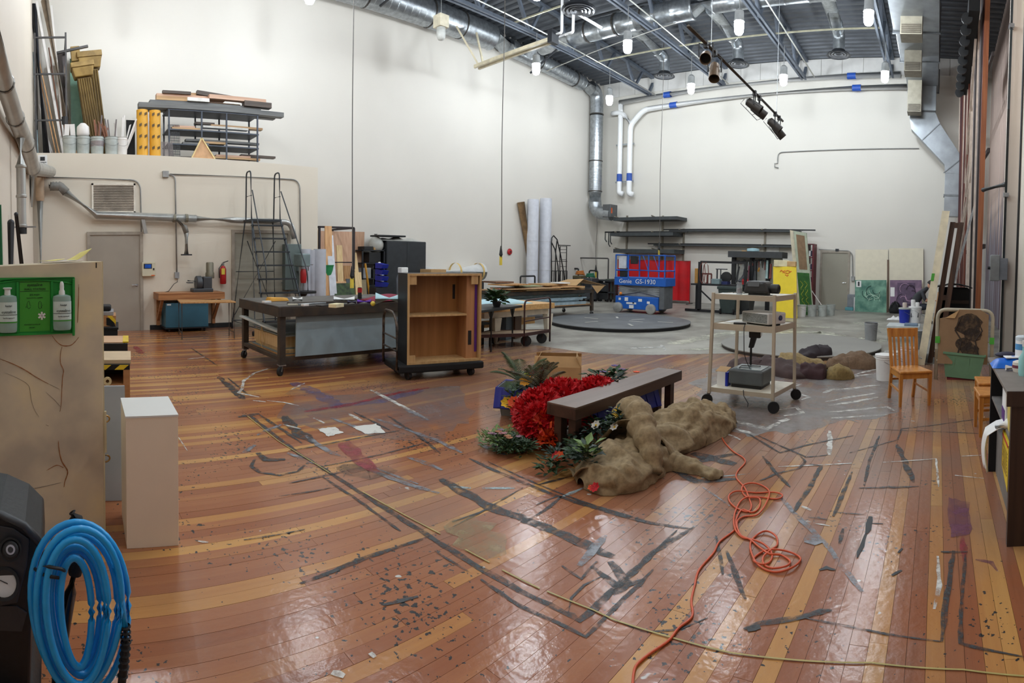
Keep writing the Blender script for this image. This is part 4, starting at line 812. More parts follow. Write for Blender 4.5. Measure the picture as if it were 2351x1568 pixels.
for y_,y0_ in((yl,yA),(yr,yB)):
 part('rear_leg',MB().tube([(-12.3,y0_,.06),(tx-.45,y_,pz)],.018,8),lm_,t);part('front_leg',MB().tube([(fx+.05,y0_+.02,.06),(tx,y_,pz)],.016,8),lm_,t)
 zt=OX(-11.8,570,392).z
 part('handrail',MB().tube(arc([(tx-.02,y_,pz),(tx-.02,y_-.02,zt),(tx-.3,y_-.02,zt),(tx-.45,y_+.02,pz)],.1),.017,8),lm_,t)
 part('mid_rail',MB().tube([(tx-.02,y_,(pz+zt)/2),(tx-.37,y_,(pz+zt)/2)],.012,6),lm_,t)
 part('stair_rail',MB().tube(arc([(fx,y_ if y_==yl else yr+.28,.9),(fx+.02,y_ if y_==yl else yr+.25,1.35),(tx+.02,y_,pz+.65)],.2),.014,8),lm_,t)
for z in(.18,1.3):part('brace',MB().tube([(-12.27,yA+.02+z*.05,z),(-12.27,yB-z*.05,z)],.014,6),lm_,t)
part('brace',MB().tube([(-12.3,yA,.2),(-12.05,yr,2.0)],.012,6),lm_,t);part('brace',MB().tube([(-12.3,yB,.2),(-12.05,yl,2.0)],.012,6),lm_,t)
for y_ in(yA,yB):
 part('side_brace',MB().tube([(-12.3,y_,.18),(fx,y_,.18)],.013,6),lm_,t)
 for x in(-12.3,fx):part('caster',MB().lathe([(.05,-.015),(.05,.015)],(x,y_,.051),12,(0,1,0)),rubber,t)
# ---------------------------------------------------------------- disconnect box + drill press by the loft end
dg=mat('disconnect_grey_green',(104,118,116),.45,var=.06)
a,b2=OX(XF+.15,653,560),OX(XF+.15,690,665)
t=thing('disconnect_box','grey-green electrical disconnect cabinet at the loft end behind the ladder','electrical box',(XF+.1,a.y,b2 .z))
part('cabinet',bx(XF,XF+.2,a.y,b2 .y,b2 .z,a.z),dg,t,bevel=.01);part('switch_box',bx(XF,XF+.32,b2 .y-.14,b2 .y+.06,b2 .z+.45,b2 .z+.75),mat('switch_grey',(120,138,140),.45),t,bevel=.01);part('switch_lever',MB().bar((XF+.3,b2 .y+.08,b2 .z+.55),(XF+.3,b2 .y+.16,b2 .z+.64),.03),black,t)
dc=OX(-11.75,690,690);dc.z=0
t=thing('drill_press','drill press with red guard and black round table behind the work table','drill press',dc)
part('base',bx(dc.x-.25,dc.x+.2,dc.y-.2,dc.y+.2,0,.08),gm,t,bevel=.02);part('column',MB().lathe([(.045,.08),(.045,1.7)],dc,14),steel,t,smooth=2);tz=AT(dc,690,667).z
part('work_table',MB().lathe([(.06,-.12),(.1,-.06),(.3,-.05),(.3,0)],(dc.x+.15,dc.y,tz),20),black,t,smooth=2);part('head',bx(dc.x-.15,dc.x+.3,dc.y-.11,dc.y+.11,tz+.55,tz+.85),mat('switch_grey',(120,138,140)),t,bevel=.03)
part('chuck_guard',MB().lathe([(.06,.18),(.075,.25),(.075,.42),(.05,.5)],(dc.x+.15,dc.y,tz),14),red,t,smooth=2);part('quill',MB().lathe([(.02,.02),(.02,.2)],(dc.x+.15,dc.y,tz),8),steel,t)
for k in range(3):
 a_=k*2.1;part('feed_handle',MB().tube([(dc.x+.15,dc.y+.12,tz+.6),(dc.x+.15+.16*math.cos(a_),dc.y+.16,tz+.6+.16*math.sin(a_))],.01,6),chrome,t)
# green pole and black cases behind the painted cabinet, against the near wall
yk=YN+.07
p0_,p1_=OY(yk,-3,470),OY(yk,7,612)
solo('green_pole',MB().bar((p0_.x,yk,p0_.z),(p1_.x-.02,yk,.01),.035,.03),mat('green_paint',(0,98,58),.45),'green pole leaning on the near wall behind the painted cabinet','pole')
gf=mat('black_foam',(34,32,34),.7)
for k,(x0_,y0_,x1_,w_)in enumerate(((25,512,25,.032),(37,492,50,.034))):
 q=OY(yk,x0_,y0_);q2=OY(yk,x1_,612);t=thing('slim_case',('black padded case standing against the near wall beside the green pole','slim black tapered case leaning beside the black padded case')[k],'case',(q2 .x,yk,0))
 f_=V((q.x+(q2 .x-q.x)*q.z/max(.1,q.z-q2 .z),yk,.035))
 part('shell',MB().tube([f_,q],[w_,w_*.9]if k==0 else[w_*1.2,w_*.5],12),gf,t,smooth=2);part('end_cap',MB().ball(q,w_*(.95,.6)[k],10,6),dkmetal,t,smooth=True)
# ================================================================ work table
A,B=FL(563,824),FL(648,862)
A,B=V((-8.6,3.08,0)),V((-7.12,3.08,0));LT=2.55
th_=AT(B,650,702).z
dkw=mat('black_worn_timber',(44,42,40),.6,0,.2,5,.2,rgb2=(70,58,46));ttop=mat('scuffed_table_top',(96,94,90),.55,0,.3,4,rgb2=(66,62,60))
t=thing('work_table','large black timber work table on casters with a scuffed paint-stained top','table',(-7.86,3.08+LT/2,0))
x0,x1,y0,y1=A.x-.08,B.x+.08,3.0,3.0+LT
part('table_top',bx(x0,x1,y0,y1,th_-.02,th_),ttop,t,bevel=.004)
for q in((x0,x1,y0,y0+.05),(x0,x1,y1-.05,y1),(x0,x0+.05,y0+.05,y1-.05),(x1-.05,x1,y0+.05,y1-.05)):part('top_rail',bx(*q,th_-.15,th_-.021),dkw,t,bevel=.006)
for x in(A.x,B.x):
 for y in(3.08,y1-.08):
  part('leg',bx(x-.045,x+.045,y-.045,y+.045,.15,th_-.15),dkw,t,bevel=.004)
  cst=part('caster',MB().lathe([(.02,-.02),(.062,-.02),(.062,.02),(.02,.02)],(x+.02,y-.03,.0625),16,(.8,.6,0)),rubber,t,smooth=2)
  part('fork',MB().bar((x+.02,y-.03,.06),(x,y,.145),.055,.02).box(x-.05,x+.05,y-.05,y+.05,.14,.152),steel,cst)
for q in((x0+.05,x1-.05,y0+.04,y0+.1),(x0+.05,x1-.05,y1-.1,y1-.04),(x0+.04,x0+.1,y0+.1,y1-.1),(x1-.1,x1-.04,y0+.1,y1-.1)):part('low_rail',bx(*q,.2,.26),dkw,t,bevel=.004)
part('low_shelf',bx(x0+.1,x1-.1,y0+.1,y1-.1,.235,.255),ply,t)
# sheets stored under it
bg=mat('blue_grey_panel',(134,152,160),.45,var=.05,scale=3)
qa,qb,qc,qd=(PL((x1+.02,0,0),(1,0,0),*p)for p in((680,812),(925,798),(925,712),(688,727)))
qd.z=min(qd.z,th_-.16);qc.z=min(qc.z,th_-.16);qb.y=min(qb.y,y1);qc.y=qb.y;qa.z=qb.z=.262
for q in(qa,qb):q.x=x1-.0
for q in(qc,qd):q.x=x1-.09
solo('painted_sheet',MB().prism([qa,qb,qc,qd],(-.02,0,0)),bg,'large blue-grey painted panel leaning inside the side of the work table','panel')
zz=.257
stk=((1.2,2.2,.012,bg,'blue-grey sheet at the bottom of the stack under the work table'),(1.15,2.1,.05,pine,'pine framed flat second from the bottom under the work table'),(1.1,2.2,.012,bg,'thin blue-grey sheet above the lowest pine flat'),(1.0,1.9,.17,pine,'deep pine box frame in the middle of the stack under the work table'),(1.1,2.1,.012,mat('pale_grey_sheet',(188,196,196),.6),'pale grey sheet lying on the deep pine box frame'),(1.05,2.0,.03,mat('mint_sheet',(176,190,180),.6),'pale mint board near the top of the stack under the work table'),(1.1,2.0,.02,bg,'blue-grey board topmost of the stack under the work table'))
for k,(w,l,h,m,lb)in enumerate(stk):
 cx,cy=(x0+x1)/2-.03+.03*math.sin(k*2),3.16+l/2+.04*(k%3);solo('stacked_sheet' if h<.04 else 'stacked_flat',bx(cx-w/2,cx+w/2,cy-l/2,cy+l/2,zz,zz+h-.0008),m,lb,'sheet','sheets stacked under the work table',bevel=.003 if h>.03 else 0);zz+=h
solo('grey_rail_board',MB().bar((x0+.1,y0+.02,zz+.12),(x1-.2,y0+.11,zz+.03),.1,.025),mat('pale_grey_sheet',(188,196,196)),'pale grey board slung diagonally across the end of the work table','board')
t=thing('tied_string','tan string looped round the deep pine box frame','string',(-7.9,3.14,zz));part('string_loop',MB().tube([(-8.0,3.13,zz+.02),(-8.05,3.12,zz-.2),(-7.95,3.12,zz-.32),(-7.85,3.12,zz-.2),(-8.0,3.13,zz+.02)],.006,6),mat('string_tan',(206,176,120),.8),t)
# things on the table top
T=lambda x,y,d=0:FL(x,y,th_+d)
solo('yellow_drill_case',MB().hexa([T(628,691)+V(k)for k in((-.1,-.1,.001),(.1,-.1,.001),(.1,.22,.001),(-.1,.22,.001),(-.08,-.08,.06),(.08,-.08,.06),(.08,.2,.045),(-.08,.2,.045))]),mat('mustard_tool',(206,150,48),.5),'mustard yellow tool lying at the near corner of the work table','tool',bevel=.01)
def roll(name,lab,p,q,r,m,cat='roll',grp=None,core=None):
 p=V(p);q=p+(AT(p,*q)-p);p.z=q.z=th_+r+.001
 t=thing(name,lab,cat,(p+q)/2-V((0,0,r)),group=grp);d=(q-p).normalized()
 part('roll_body',MB().tube([p,q],r,20),m,t,smooth=2);part('roll_end',MB().lathe([(r*.55,-.002),(r*.75,-.002),(r*.75,.004),(r*.55,.004)],p,16,-d),core or dkmetal,t);return t
roll('paper_roll','white paper roll across the far side of the work table',T(766,694),(814,690),.045,white)
roll('paper_roll','short white roll near the mustard tool',T(672,692),(694,691),.035,white)
roll('fabric_roll','purple fabric roll on the work table pushed against the foam roll',T(820,698),(852,697),.035,mat('purple_fabric',(84,32,150),.7));roll('fabric_roll','dark navy fabric roll end next to the purple roll',T(798,698),(818,698),.03,mat('navy_fabric',(40,38,62),.7))
roll('foam_roll','thick pale blue foam roll on the work table beside the wooden bookcase',T(862,699),(925,697),.085,mat('pale_blue_foam',(176,208,216),.7,var=.03))
solo('tape_ball',MB().ball(T(856,697,.036),.035,10,6),mat('yellow_tag',(214,190,70)),'crumpled yellow tape ball between the purple roll and foam roll','tape ball',smooth=True)
solo('maroon_cloth',MB().grid(lambda u,v:T(840,690)+V((u*.5-.1,v*.8-.1,.012+.09*math.sin(u*3.1)*math.sin(v*3.1))),10,10),mat('maroon_cloth',(128,34,58),.8),'maroon cloth heaped behind the purple roll on the work table','cloth',thick=.008,smooth=True)
flats=((735,694,1.0,.12,.03,mat('dark_board',(66,58,50),.6),'dark thin board lying along the work table',0),(715,697,.5,.06,.02,steel,'steel straightedge lying on the work table',.2),(765,692,.7,.1,.02,mat('pale_board',(196,192,176),.6),'pale board lying beside the white paper roll',.1),(745,701,.25,.1,.02,black,'black scraper lying near the table edge',.4),(700,700,.1,.06,.03,white,'small white block on the work table',.3),(672,699,.14,.08,.02,mat('pale_board',(196,192,176)),'pale offcut near the mustard tool',-.3),(772,701,.2,.12,.05,mat('cream_paper',(228,218,180),.8),'crumpled cream paper on the work table edge',.5),(752,700,.12,.06,.02,mat('steel_blue',(84,96,120),.4,.5),'blue-grey knife beside the cream paper',.8),(612,693,.12,.08,.03,white,'white bowl-like scrap at the table corner',.2),(790,690,.3,.14,.02,mat('dark_board',(66,58,50)),'small dark board below the paper roll end',0))
for x,y,l,w,h,m,lb,rz in flats:
 p=T(x,y,h/2+.001);solo('table_scrap',MB().obox(p,(w,l,h),rz),m,lb,'scrap',bevel=.004)
t=thing('clamp_tool','small red and black hand tool standing at the far edge of the work table','tool',T(826,689));p=T(826,689)
part('handle',MB().lathe([(.03,.001),(.035,.05),(.03,.2)],p,10),black,t);part('red_grip',MB().lathe([(.037,.12),(.037,.19)],p,10),red,t);part('base_plate',bx(p.x-.1,p.x+.1,p.y-.12,p.y+.06,p.z+.0005,p.z+.03),black,t)
# ================================================================ stock leaning behind the table by the loft end
tb=mat('pale_grey_tube',(190,194,204),.6,var=.05)
for k,(x,yt_,r)in enumerate(((703,572,.12),(718,574,.09),(734,572,.15))):
 f=OX(-12.1+.06*k,x,690);f.z=.001;top=AT(f,x,yt_);solo('concrete_form_tube',MB().lathe([(r,0),(r,top.z),(r*.9,top.z),(r*.9,top.z-.3)],f,20),tb,('pale grey form tube standing beside the disconnect box','thinner pale grey form tube in the middle of the three','widest pale grey form tube standing beside the pine boards')[k],'tube','form tubes at the loft end',smooth=2)
RX=-13.1
def brd(name,lab,xb,xt,yt_,w,X,m,cat='board',g='boards leaning by the loft end',th=.03,yb=690):
 f=OX(X,xb,yb);f.z=.001;top=AT(math.hypot(X-.35,f.y),xt,yt_);d=V((0,1,0));k=(X,0,0)
 return solo(name,MB().hexa([f-d*w/2,f+d*w/2,f+d*w/2+V((-th,0,0)),f-d*w/2+V((-th,0,0)),top-d*w/2,top+d*w/2,top+d*w/2+V((-th,0,0)),top-d*w/2+V((-th,0,0))]),m,lab,cat,g)
pk=wood('pink_plywood',(206,166,136),(192,148,118),'z')
brd('plywood_sheet','pinkish plywood sheet leaning on the long wall, darker edge piece',815,822,532,.45,-14.0,wood('brown_plywood',(180,142,112),(164,124,96),'z'));brd('plywood_sheet','large pinkish plywood sheet standing in the black frame rack',768,770,531,1.15,-13.75,pk)
brd('pine_plank','tall pine edge board standing beside the form tubes',735,729,527,.09,-12.9,pine,'board');brd('pine_plank','short pine board leaning low beside the green tub',755,742,625,.17,-12.75,pine);brd('white_plank','tall white-fronted pine board leaning across the plywood',770,757,540,.2,-12.6,mat('white_primed',(216,220,228),.5));brd('pine_plank','raw pine top end above the white-fronted board',757,754,519,.2,-12.66,lt)
brd('pine_plank','mid height pine board leaning beside the white board',786,779,563,.17,-12.75,pine);brd('pine_plank','slanting narrow pine board by the black frame post',832,814,580,.12,-12.7,pine);brd('pine_plank','short wide pine board with rough end near the frame post',828,822,625,.2,-12.6,pine);brd('dark_plank','short dark grey board leaning beside the painted green board',815,802,640,.2,-12.55,mat('slate_board',(66,70,76),.6));brd('olive_plank','short olive brown board leaning beside the wide pine board',840,834,642,.18,-12.6,mat('olive_board',(122,110,84),.7))
brd('tan_plank','short tan board behind the slanting pine boards',797,797,610,.2,-13.3,ply);brd('card_sheet','brown cardboard sheet behind the short pine board',755,752,632,.35,-13.0,card)
brd('painted_board','dark green speckled painted board leaning by the loft end',795,791,650,.62,-12.5,mat('green_speckle',(66,88,50),.7,0,.5,9,0,rgb2=(38,50,36)));brd('pine_plank','pine offcut lying across the top of the painted green board',795,789,646,.5,-12.58,lt,th=.08)
fr_=mat('rack_black',(52,46,50),.5,.3);f=OX(-13.0,733,690);y0_,y1_=OX(-13.0,733,600).y,OX(-13.0,812,600).y;zt=OX(-13.0,770,522).z
t=thing('sheet_rack','black steel frame rack holding plywood sheets behind the work table','rack',(-13.2,(y0_+y1_)/2,0))
for y in(y0_,y1_):
 for x in(-13.0,-14.2):part('post',bx(x-.025,x+.025,y-.025,y+.025,0,zt),fr_,t)
part('top_bar',MB().bar((-13.0,y0_,zt),(-13.0,y1_,zt),.05),fr_,t);part('mid_bar',MB().bar((-13.0,y0_,zt*.62),(-13.0,y1_,zt*.62),.03),fr_,t)
for y in(y0_,y1_):part('side_bar',MB().bar((-13.0,y,zt),(-14.2,y,zt),.05),fr_,t)
p=OX(-12.9,752,636);p.z=OX(-12.9,752,632).z
t=thing('green_tub','green plastic tub hanging in the sheet rack behind the white board','tub',p);part('tub_wall',MB().lathe([(.12,0),(.16,.25),(.17,.25),(.17,.27),(.15,.27),(.11,.02)],p,16),mat('green_plastic',(44,140,84),.45),t,smooth=2);part('rope',MB().tube([p+V((0,-.16,.26)),p+V((-.05,0,.5)),p+V((0,.16,.26))],.008,6),black,t)
# black cabinet with junk on top
cx0,cx1=-14.35,-13.75;yA_,yB_=OX(cx1,887,620).y,OX(cx1,977,620).y;zt=OX(cx1,930,554).z
t=thing('black_cabinet','tall black two-door steel cabinet against the long wall','cabinet',(-14.05,(yA_+yB_)/2,0))
part('body',bx(cx0,cx1,yA_,yB_,0,zt),mat('cabinet_black',(36,39,43),.5),t,bevel=.01);ym=(yA_+yB_)/2
for a,b_ in((yA_+.01,ym-.004),(ym+.004,yB_-.01)):
 d=part('cabinet_door',bx(cx1,cx1+.02,a,b_,.08,zt-.02),mat('cabinet_black_door',(42,46,50),.45),t,bevel=.004);part('door_handle',bx(cx1+.02,cx1+.045,(ym-.08 if a<ym-.2 else ym+.05),(ym-.05 if a<ym-.2 else ym+.08),1.0,1.16),dkmetal,d)
solo('black_tray',bx(-14.2,-13.7,OX(-13.9,862,547).y,OX(-13.9,923,547).y,zt+.12,zt+.17),black,'flat black tray resting on the plastic bundle over the black cabinet','tray',bevel=.01)
solo('plastic_bundle',MB().grid(lambda u,v:V((-14.3+u*.55,yA_-.15+v*(yB_-yA_),zt+.004+.13*math.sin(u*3.14)*(.8+.2*math.sin(v*17))*math.sin(v*3.14)**.35)),10,24),mat('cloudy_plastic',(170,170,164),.3,var=.15),'crumpled cloudy plastic bundle on top of the black cabinet','plastic bundle',smooth=True)
t=thing('plastic_bag','cloudy plastic bag sagging off the side of the black cabinet','bag',(-14.0,yA_-.25,1.9));part('bag_skin',MB().ball((-14.0,yA_-.22,zt-.12),(.28,.22,.25),14,9),mat('cloudy_plastic',(170,170,164)),t,smooth=True);part('bag_knot',MB().lathe([(.05,0),(.02,.06),(.06,.1)],(-14.0,yA_-.22,zt+.1),10),mat('cloudy_plastic',(170,170,164)),t)
sy0,sy1=OX(-13.8,832,620).y,yA_-.05;zt2=OX(-13.8,850,572).z
t=thing('wire_shelf','dark shelf stand crowded with black boxes beside the black cabinet','shelf',(-14.05,(sy0+sy1)/2,0))
for y in(sy0,sy1):
 for x in(-14.3,-13.8):part('post',bx(x-.02,x+.02,y-.02,y+.02,0,zt2),dkmetal,t)
for z in(.3,1.0,1.45,zt2-.05):part('shelf_board',bx(-14.32,-13.78,sy0-.02,sy1+.02,z,z+.03),dkmetal,t)
for k,(z,a,b_,h,m)in enumerate(((zt2-.02,.05,.5,.1,black),(zt2-.02,.55,.95,.08,card),(1.48,.3,.9,.3,black),(1.03,.0,.4,.3,grey),(1.03,.5,.95,.25,black),(.33,.1,.8,.5,black))):solo('storage_box',bx(-14.25,-13.82,sy0+.04+(sy1-sy0-.08)*a,sy0+.04+(sy1-sy0-.08)*b_,z+.001,z+h),m,('flat black box on the top of the dark shelf stand','flat cardboard box on the top of the dark shelf stand','black box on the upper middle level of the shelf stand','grey box on the middle level of the shelf stand','black box beside the grey box on the shelf stand','big black box at the bottom of the shelf stand')[k],'box',bevel=.006)
p=OX(-13.2,857,640);solo('yellow_level',MB().bar((-13.3,p.y+.04,.01),(-13.55,p.y-.05,OX(-13.4,854,605).z),.06,.03),mat('mustard_tool',(206,150,48)),'long mustard yellow level leaning beside the black cabinet','level')
p=OX(-13.3,871,640);t=thing('stand_lamp','thin stand with a white ball top and a white card hung on it','stand',(-13.3,p.y,0));zt3=OX(-13.3,871,605).z
part('pole',MB().lathe([(.16,0),(.16,.02),(.02,.04),(.02,zt3)],(-13.3,p.y,0),12),mat('brown_pole',(90,70,52),.5),t,smooth=2);part('ball_top',MB().ball((-13.3,p.y,zt3),.05,12,8),white,t,smooth=True);part('card_sign',bx(-13.27,-13.265,p.y-.12,p.y+.12,zt3-.55,zt3-.28),paper,t)
bl_=mat('royal_blue_plastic',(26,44,158),.4)
by=OX(-13.0,882,660).y;t=thing('bin_stack','small blue drawer bins stacked behind the work table','drawer bins',(-13.0,by,.5));part('stand',bx(-13.3,-12.95,by-.3,by+.3,0,.8),dkmetal,t)
for k in range(4):part('bin',MB().hexa([(-13.25,by-.14,.82+k*.17),(-12.93,by-.14,.82+k*.17),(-12.93,by+.06,.82+k*.17),(-13.25,by+.06,.82+k*.17),(-13.25,by-.14,.97+k*.17),(-12.85,by-.14,.93+k*.17),(-12.85,by+.06,.93+k*.17),(-13.25,by+.06,.97+k*.17)]),bl_,t)
t=thing('air_tank','grey machine body with a white top beside the blue bins','machine',(-12.9,by+.6,0));part('tank',MB().lathe([(.16,0),(.18,.05),(.18,1.05),(.12,1.2)],(-12.9,by+.55,0),18),mat('tank_grey',(140,144,148),.4,.3),t,smooth=2);part('white_cover',bx(-13.0,-12.8,by+.45,by+.68,1.2,1.36),white,t,bevel=.02)
# big white roll against the long wall behind the bookcase
a,b_=OX(-14.0,985,618),OX(-14.0,1107,622);rr=.3
t=thing('white_roll','long white wrapped roll with tan straps lying against the long wall','roll',V((-14.05,(a.y+b_.y)/2,a.z-rr)))
part('wrap',MB().tube([(-14.05,a.y-.6,a.z-.1),(-14.05,b_.y,a.z-.1)],rr,24),white,t,smooth=2)
for x in(1048,1100):y=OX(-14.0,x,618).y;part('strap',MB().lathe([(rr+.004,-.04),(rr+.004,.04)],(-14.05,y,a.z-.1),24,(0,1,0),cap=False),mat('strap_tan',(214,182,112),.6),t)
part('cradle',bx(-14.38,-13.7,a.y-.3,b_.y-.2,0,a.z-.1-rr),dkmetal,t)
solo('flat_carton',bx(-13.8,-13.2,OX(-13.5,975,640).y,OX(-13.5,1010,640).y,0.001,OX(-13.5,990,618).z),card,'cardboard carton standing in front of the white wrapped roll','carton',bevel=.01)
# ================================================================ bookcase on its platform dolly
dz=.2
BL,BR=FL(934,838,dz),FL(1103,827,dz);u=(BR-BL);u.z=0;W_=u.length;u.normalize();n=V((-u.y,u.x,0))
if n.dot(BL)<0:n=-n
bh=AT(BL,935,628).z-dz;dep=.42
M=lambda a,b_,c:BL+u*a+n*b_+V((0,0,c))
def bb(a0,a1,b0,b1,c0,c1):return MB().hexa([M(a0,b0,c0),M(a1,b0,c0),M(a1,b1,c0),M(a0,b1,c0),M(a0,b0,c1),M(a1,b0,c1),M(a1,b1,c1),M(a0,b1,c1)])
pin=wood('bookcase_ply',(178,128,76),(150,104,58),'z',scale=1.4);edg=wood('bookcase_edge',(206,170,120),(188,150,100),'z')
t=thing('bookcase','unfinished plywood bookcase with one shelf and black painted outside on a dolly','bookcase',BL+u*W_/2+n*dep/2)
part('side_panel',bb(0,.025,0,dep,0,bh),black,t,label='side panel painted black outside');part('side_panel',bb(W_-.025,W_,0,dep,0,bh),edg,t)
part('top_panel',bb(.025,W_-.025,0,dep,bh-.025,bh),mat('dusty_black',(58,52,48),.7),t);part('bottom_panel',bb(.025,W_-.025,0,dep,0,.03),edg,t)
part('back_panel',bb(.025,W_-.025,dep-.02,dep,.03,bh-.025),pin,t);part('shelf',bb(.025,W_-.2,.04,dep-.02,bh*.52,bh*.52+.025),edg,t)
for q in((0,.03,-.012,0,0,bh),(W_-.03,W_,-.012,0,0,bh),(.03,W_-.03,-.012,0,bh-.03,bh),(.03,W_-.03,-.012,0,0,.035)):part('face_edge',bb(*q),edg,t)
part('inner_side',bb(W_-.2,W_-.03,.06,dep-.02,.03,bh-.025),wood('inner_side',(188,136,92),(166,116,76),'z'),t)
for a in(.03,W_-.15):part('corner_block',bb(a,a+.1,.002,.03,bh-.15,bh-.03),edg,t)
part('corner_block',bb(.03,.12,.002,.03,.035,.12),edg,t)
part('purple_stripe',bb(W_-.075,W_-.04,.05,.06,.12,bh-.16),mat('purple_paint',(86,36,122),.5),t,label='purple painted stripe')
part('black_mark',bb(W_-.27,W_-.23,dep-.024,dep-.021,bh-.38,bh-.17),black,t);part('black_mark',bb(W_-.17,W_-.12,.055,.059,.22,.42),black,t)
t=thing('platform_dolly','black platform dolly with a bent tube handle carrying the plywood bookcase','dolly',BL+u*W_/2+n*.25)
dk=part('deck',bb(-.14,W_+.02,-.08,.62,-.1,-.002),blackmatte,t,bevel=.02)
hm=mat('chipped_black_tube',(40,38,38),.45,.4,.5,12,rgb2=(110,96,84))
hz=AT(M(-.16,0,0),882,718).z-dz
part('handle',MB().tube(arc([M(-.16,-.06,-.05),M(-.16,-.06,hz*.8),M(-.16,.1,hz),M(-.16,.5,hz),M(-.16,.58,hz*.85),M(-.16,.58,-.05)],.15),.019,10),hm,t,smooth=True)
for z in(.2,hz*.52):part('cross_bar',MB().tube([M(-.16,-.06,z),M(-.16,.58,z)],.014,8),hm,t)
for a in(.02,W_-.15):
 for b_ in(.0,.5):
  c=M(a,b_,0);c.z=.061
  k=part('caster',MB().lathe([(.02,-.022),(.06,-.022),(.06,.022),(.02,.022)],c,16,u+n*.3),rubber,t,smooth=2);part('fork',MB().bar(c,(c.x,c.y,dz-.1),.06,.015),steel,k)
# ================================================================ tables beyond the dolly
# black table with a plant, tan-topped table, push cart
c1,c2=FL(1127,808),FL(1176,796)
bt=.78;zt=AT(c2,1200,702).z
t=thing('black_table','thin black table with round legs holding the red flowering plant','table',c1 .lerp(c2,.5))
ex=(c2-c1);ex.normalize();ny=V((-ex.y,ex.x,0));ny=ny if ny.dot(c1)>0 else-ny
q=[c1-ex*.9-ny*.08,c2+ex*.22-ny*.08,c2+ex*.22+ny*.6,c1-ex*.9+ny*.6]
part('table_top',MB().prism([V((p.x,p.y,zt-.045))for p in q],(0,0,.045)),black,t,bevel=.006)
for p in(c1,c2,c2+ny*.5,c1+ny*.5-ex*.6):part('leg',MB().tube([V((p.x,p.y,0)),V((p.x,p.y,zt-.045))],.02,10),black,t);part('leg_gusset',MB().prism([V((p.x-ex.x*.02,p.y-ex.y*.02,zt-.2)),V((p.x+ex.x*.02,p.y+ex.y*.02,zt-.2)),V((p.x+ex.x*.09,p.y+ex.y*.09,zt-.046)),V((p.x-ex.x*.09,p.y-ex.y*.09,zt-.046))],ny*.01),black,t)
solo_p=None
c=c2 .lerp(c1,.55)+ny*.1;c.z=zt
def leafy(parent,c,n,rad,hgt,m,seed,name='leaf',w=.05,L_=.16):
 r_=random.Random(seed);mb=MB()
 for k in range(n):
  a=r_.uniform(0,6.28);d=r_.uniform(0,rad);p=V((c[0]+math.cos(a)*d,c[1]+math.sin(a)*d,c[2]+r_.uniform(.1,1)*hgt))
  dr=V((math.cos(a),math.sin(a),r_.uniform(-.3,.9))).normalized()*L_*r_.uniform(.6,1.2);s=dr.cross(V((0,0,1))).normalized()*w*r_.uniform(.6,1.1);u_=s.cross(dr).normalized()*w*.3
  mb.add([p,p+dr*.45+s+u_,p+dr,p+dr*.45-s+u_,p+dr*.5-u_*.3],[(0,1,4),(1,2,4),(2,3,4),(3,0,4)])
 return part(name,mb,m,parent,kind='stuff')
def bloom(parent,c,r,m,n=7,name='flower',core=None,d=(0,0,1)):
 s,u,w_=frame(d);mb=MB();c=V(c)
 for k in range(n):
  a=6.283*k/n;o_=s*math.cos(a)+u*math.sin(a);q=u*math.cos(a)-s*math.sin(a)
  mb.add([c,c+o_*r*.6+q*r*.42+w_*r*.25,c+o_*r+w_*r*.35,c+o_*r*.6-q*r*.42+w_*r*.25,c+o_*r*.5+w_*r*.05],[(0,1,4),(1,2,4),(2,3,4),(3,0,4)])
 o=part(name,mb,m,parent)
 if core:part('flower_core',MB().ball(c+w_*r*.12,r*.22,8,5),core,parent)
 return o
lf=mat('leaf_green',(58,88,46),.55,var=.3,scale=14,rgb2=(34,58,32));lf2=mat('leaf_dark',(38,62,42),.5,var=.3,scale=14,rgb2=(22,38,28));lf3=mat('leaf_light',(112,140,78),.55,var=.2,scale=14);lfr=mat('fern_green',(84,104,66),.6,var=.3,scale=14,rgb2=(52,74,48))
pinkm=mat('pink_petal',(226,128,120),.5);redp=mat('red_petal',(196,22,34),.55,var=.2,scale=18);orp=mat('orange_petal',(224,84,30),.5);yel=mat('yellow_petal',(240,196,40),.5);whp=mat('white_petal',(226,226,220),.5);purp=mat('purple_petal',(120,98,150),.6)
t=thing('potted_flower','small leafy plant with pink blooms on the thin black table','plant',c);part('pot',MB().lathe([(.06,.001),(.09,.1),(.08,.1)],c,12),black,t)
leafy(t,c+V((0,0,.06)),110,.16,.2,lf,2,'foliage',.06,.16)
for d in((-.05,-.05,.26),(.03,.02,.31),(.1,.0,.2)):bloom(t,c+V(d),.05,pinkm,6)
# tan-topped table
f1,f2=FL(1138,789),FL(1257,774);ez=(f2-f1).normalized();nn=V((-ez.y,ez.x,0));nn=nn if nn.dot(f1)>0 else-nn
zt=AT(f2,1262,695).z;tn=wood('tan_table',(212,170,112),(194,148,92),'x');ivory=mat('ivory_paint',(212,204,186),.5)
t=thing('workbench','heavy tan-topped table on tapered ivory legs beyond the dolly','table',f1 .lerp(f2,.5))
q=[f1-ez*.5-nn*.1,f2+ez*.1-nn*.1,f2+ez*.1+nn*.9,f1-ez*.5+nn*.9];hz_=lambda z:[V((p.x,p.y,z))for p in q]
part('table_top',MB().prism(hz_(zt-.11),(0,0,.11)),tn,t,bevel=.005)
qi=[f1-ez*.3,f2+ez*.02,f2+nn*.8,f1-ez*.3+nn*.8];part('apron',MB().prism([V((p.x,p.y,zt-.23))for p in qi],(0,0,.12)),ivory,t)
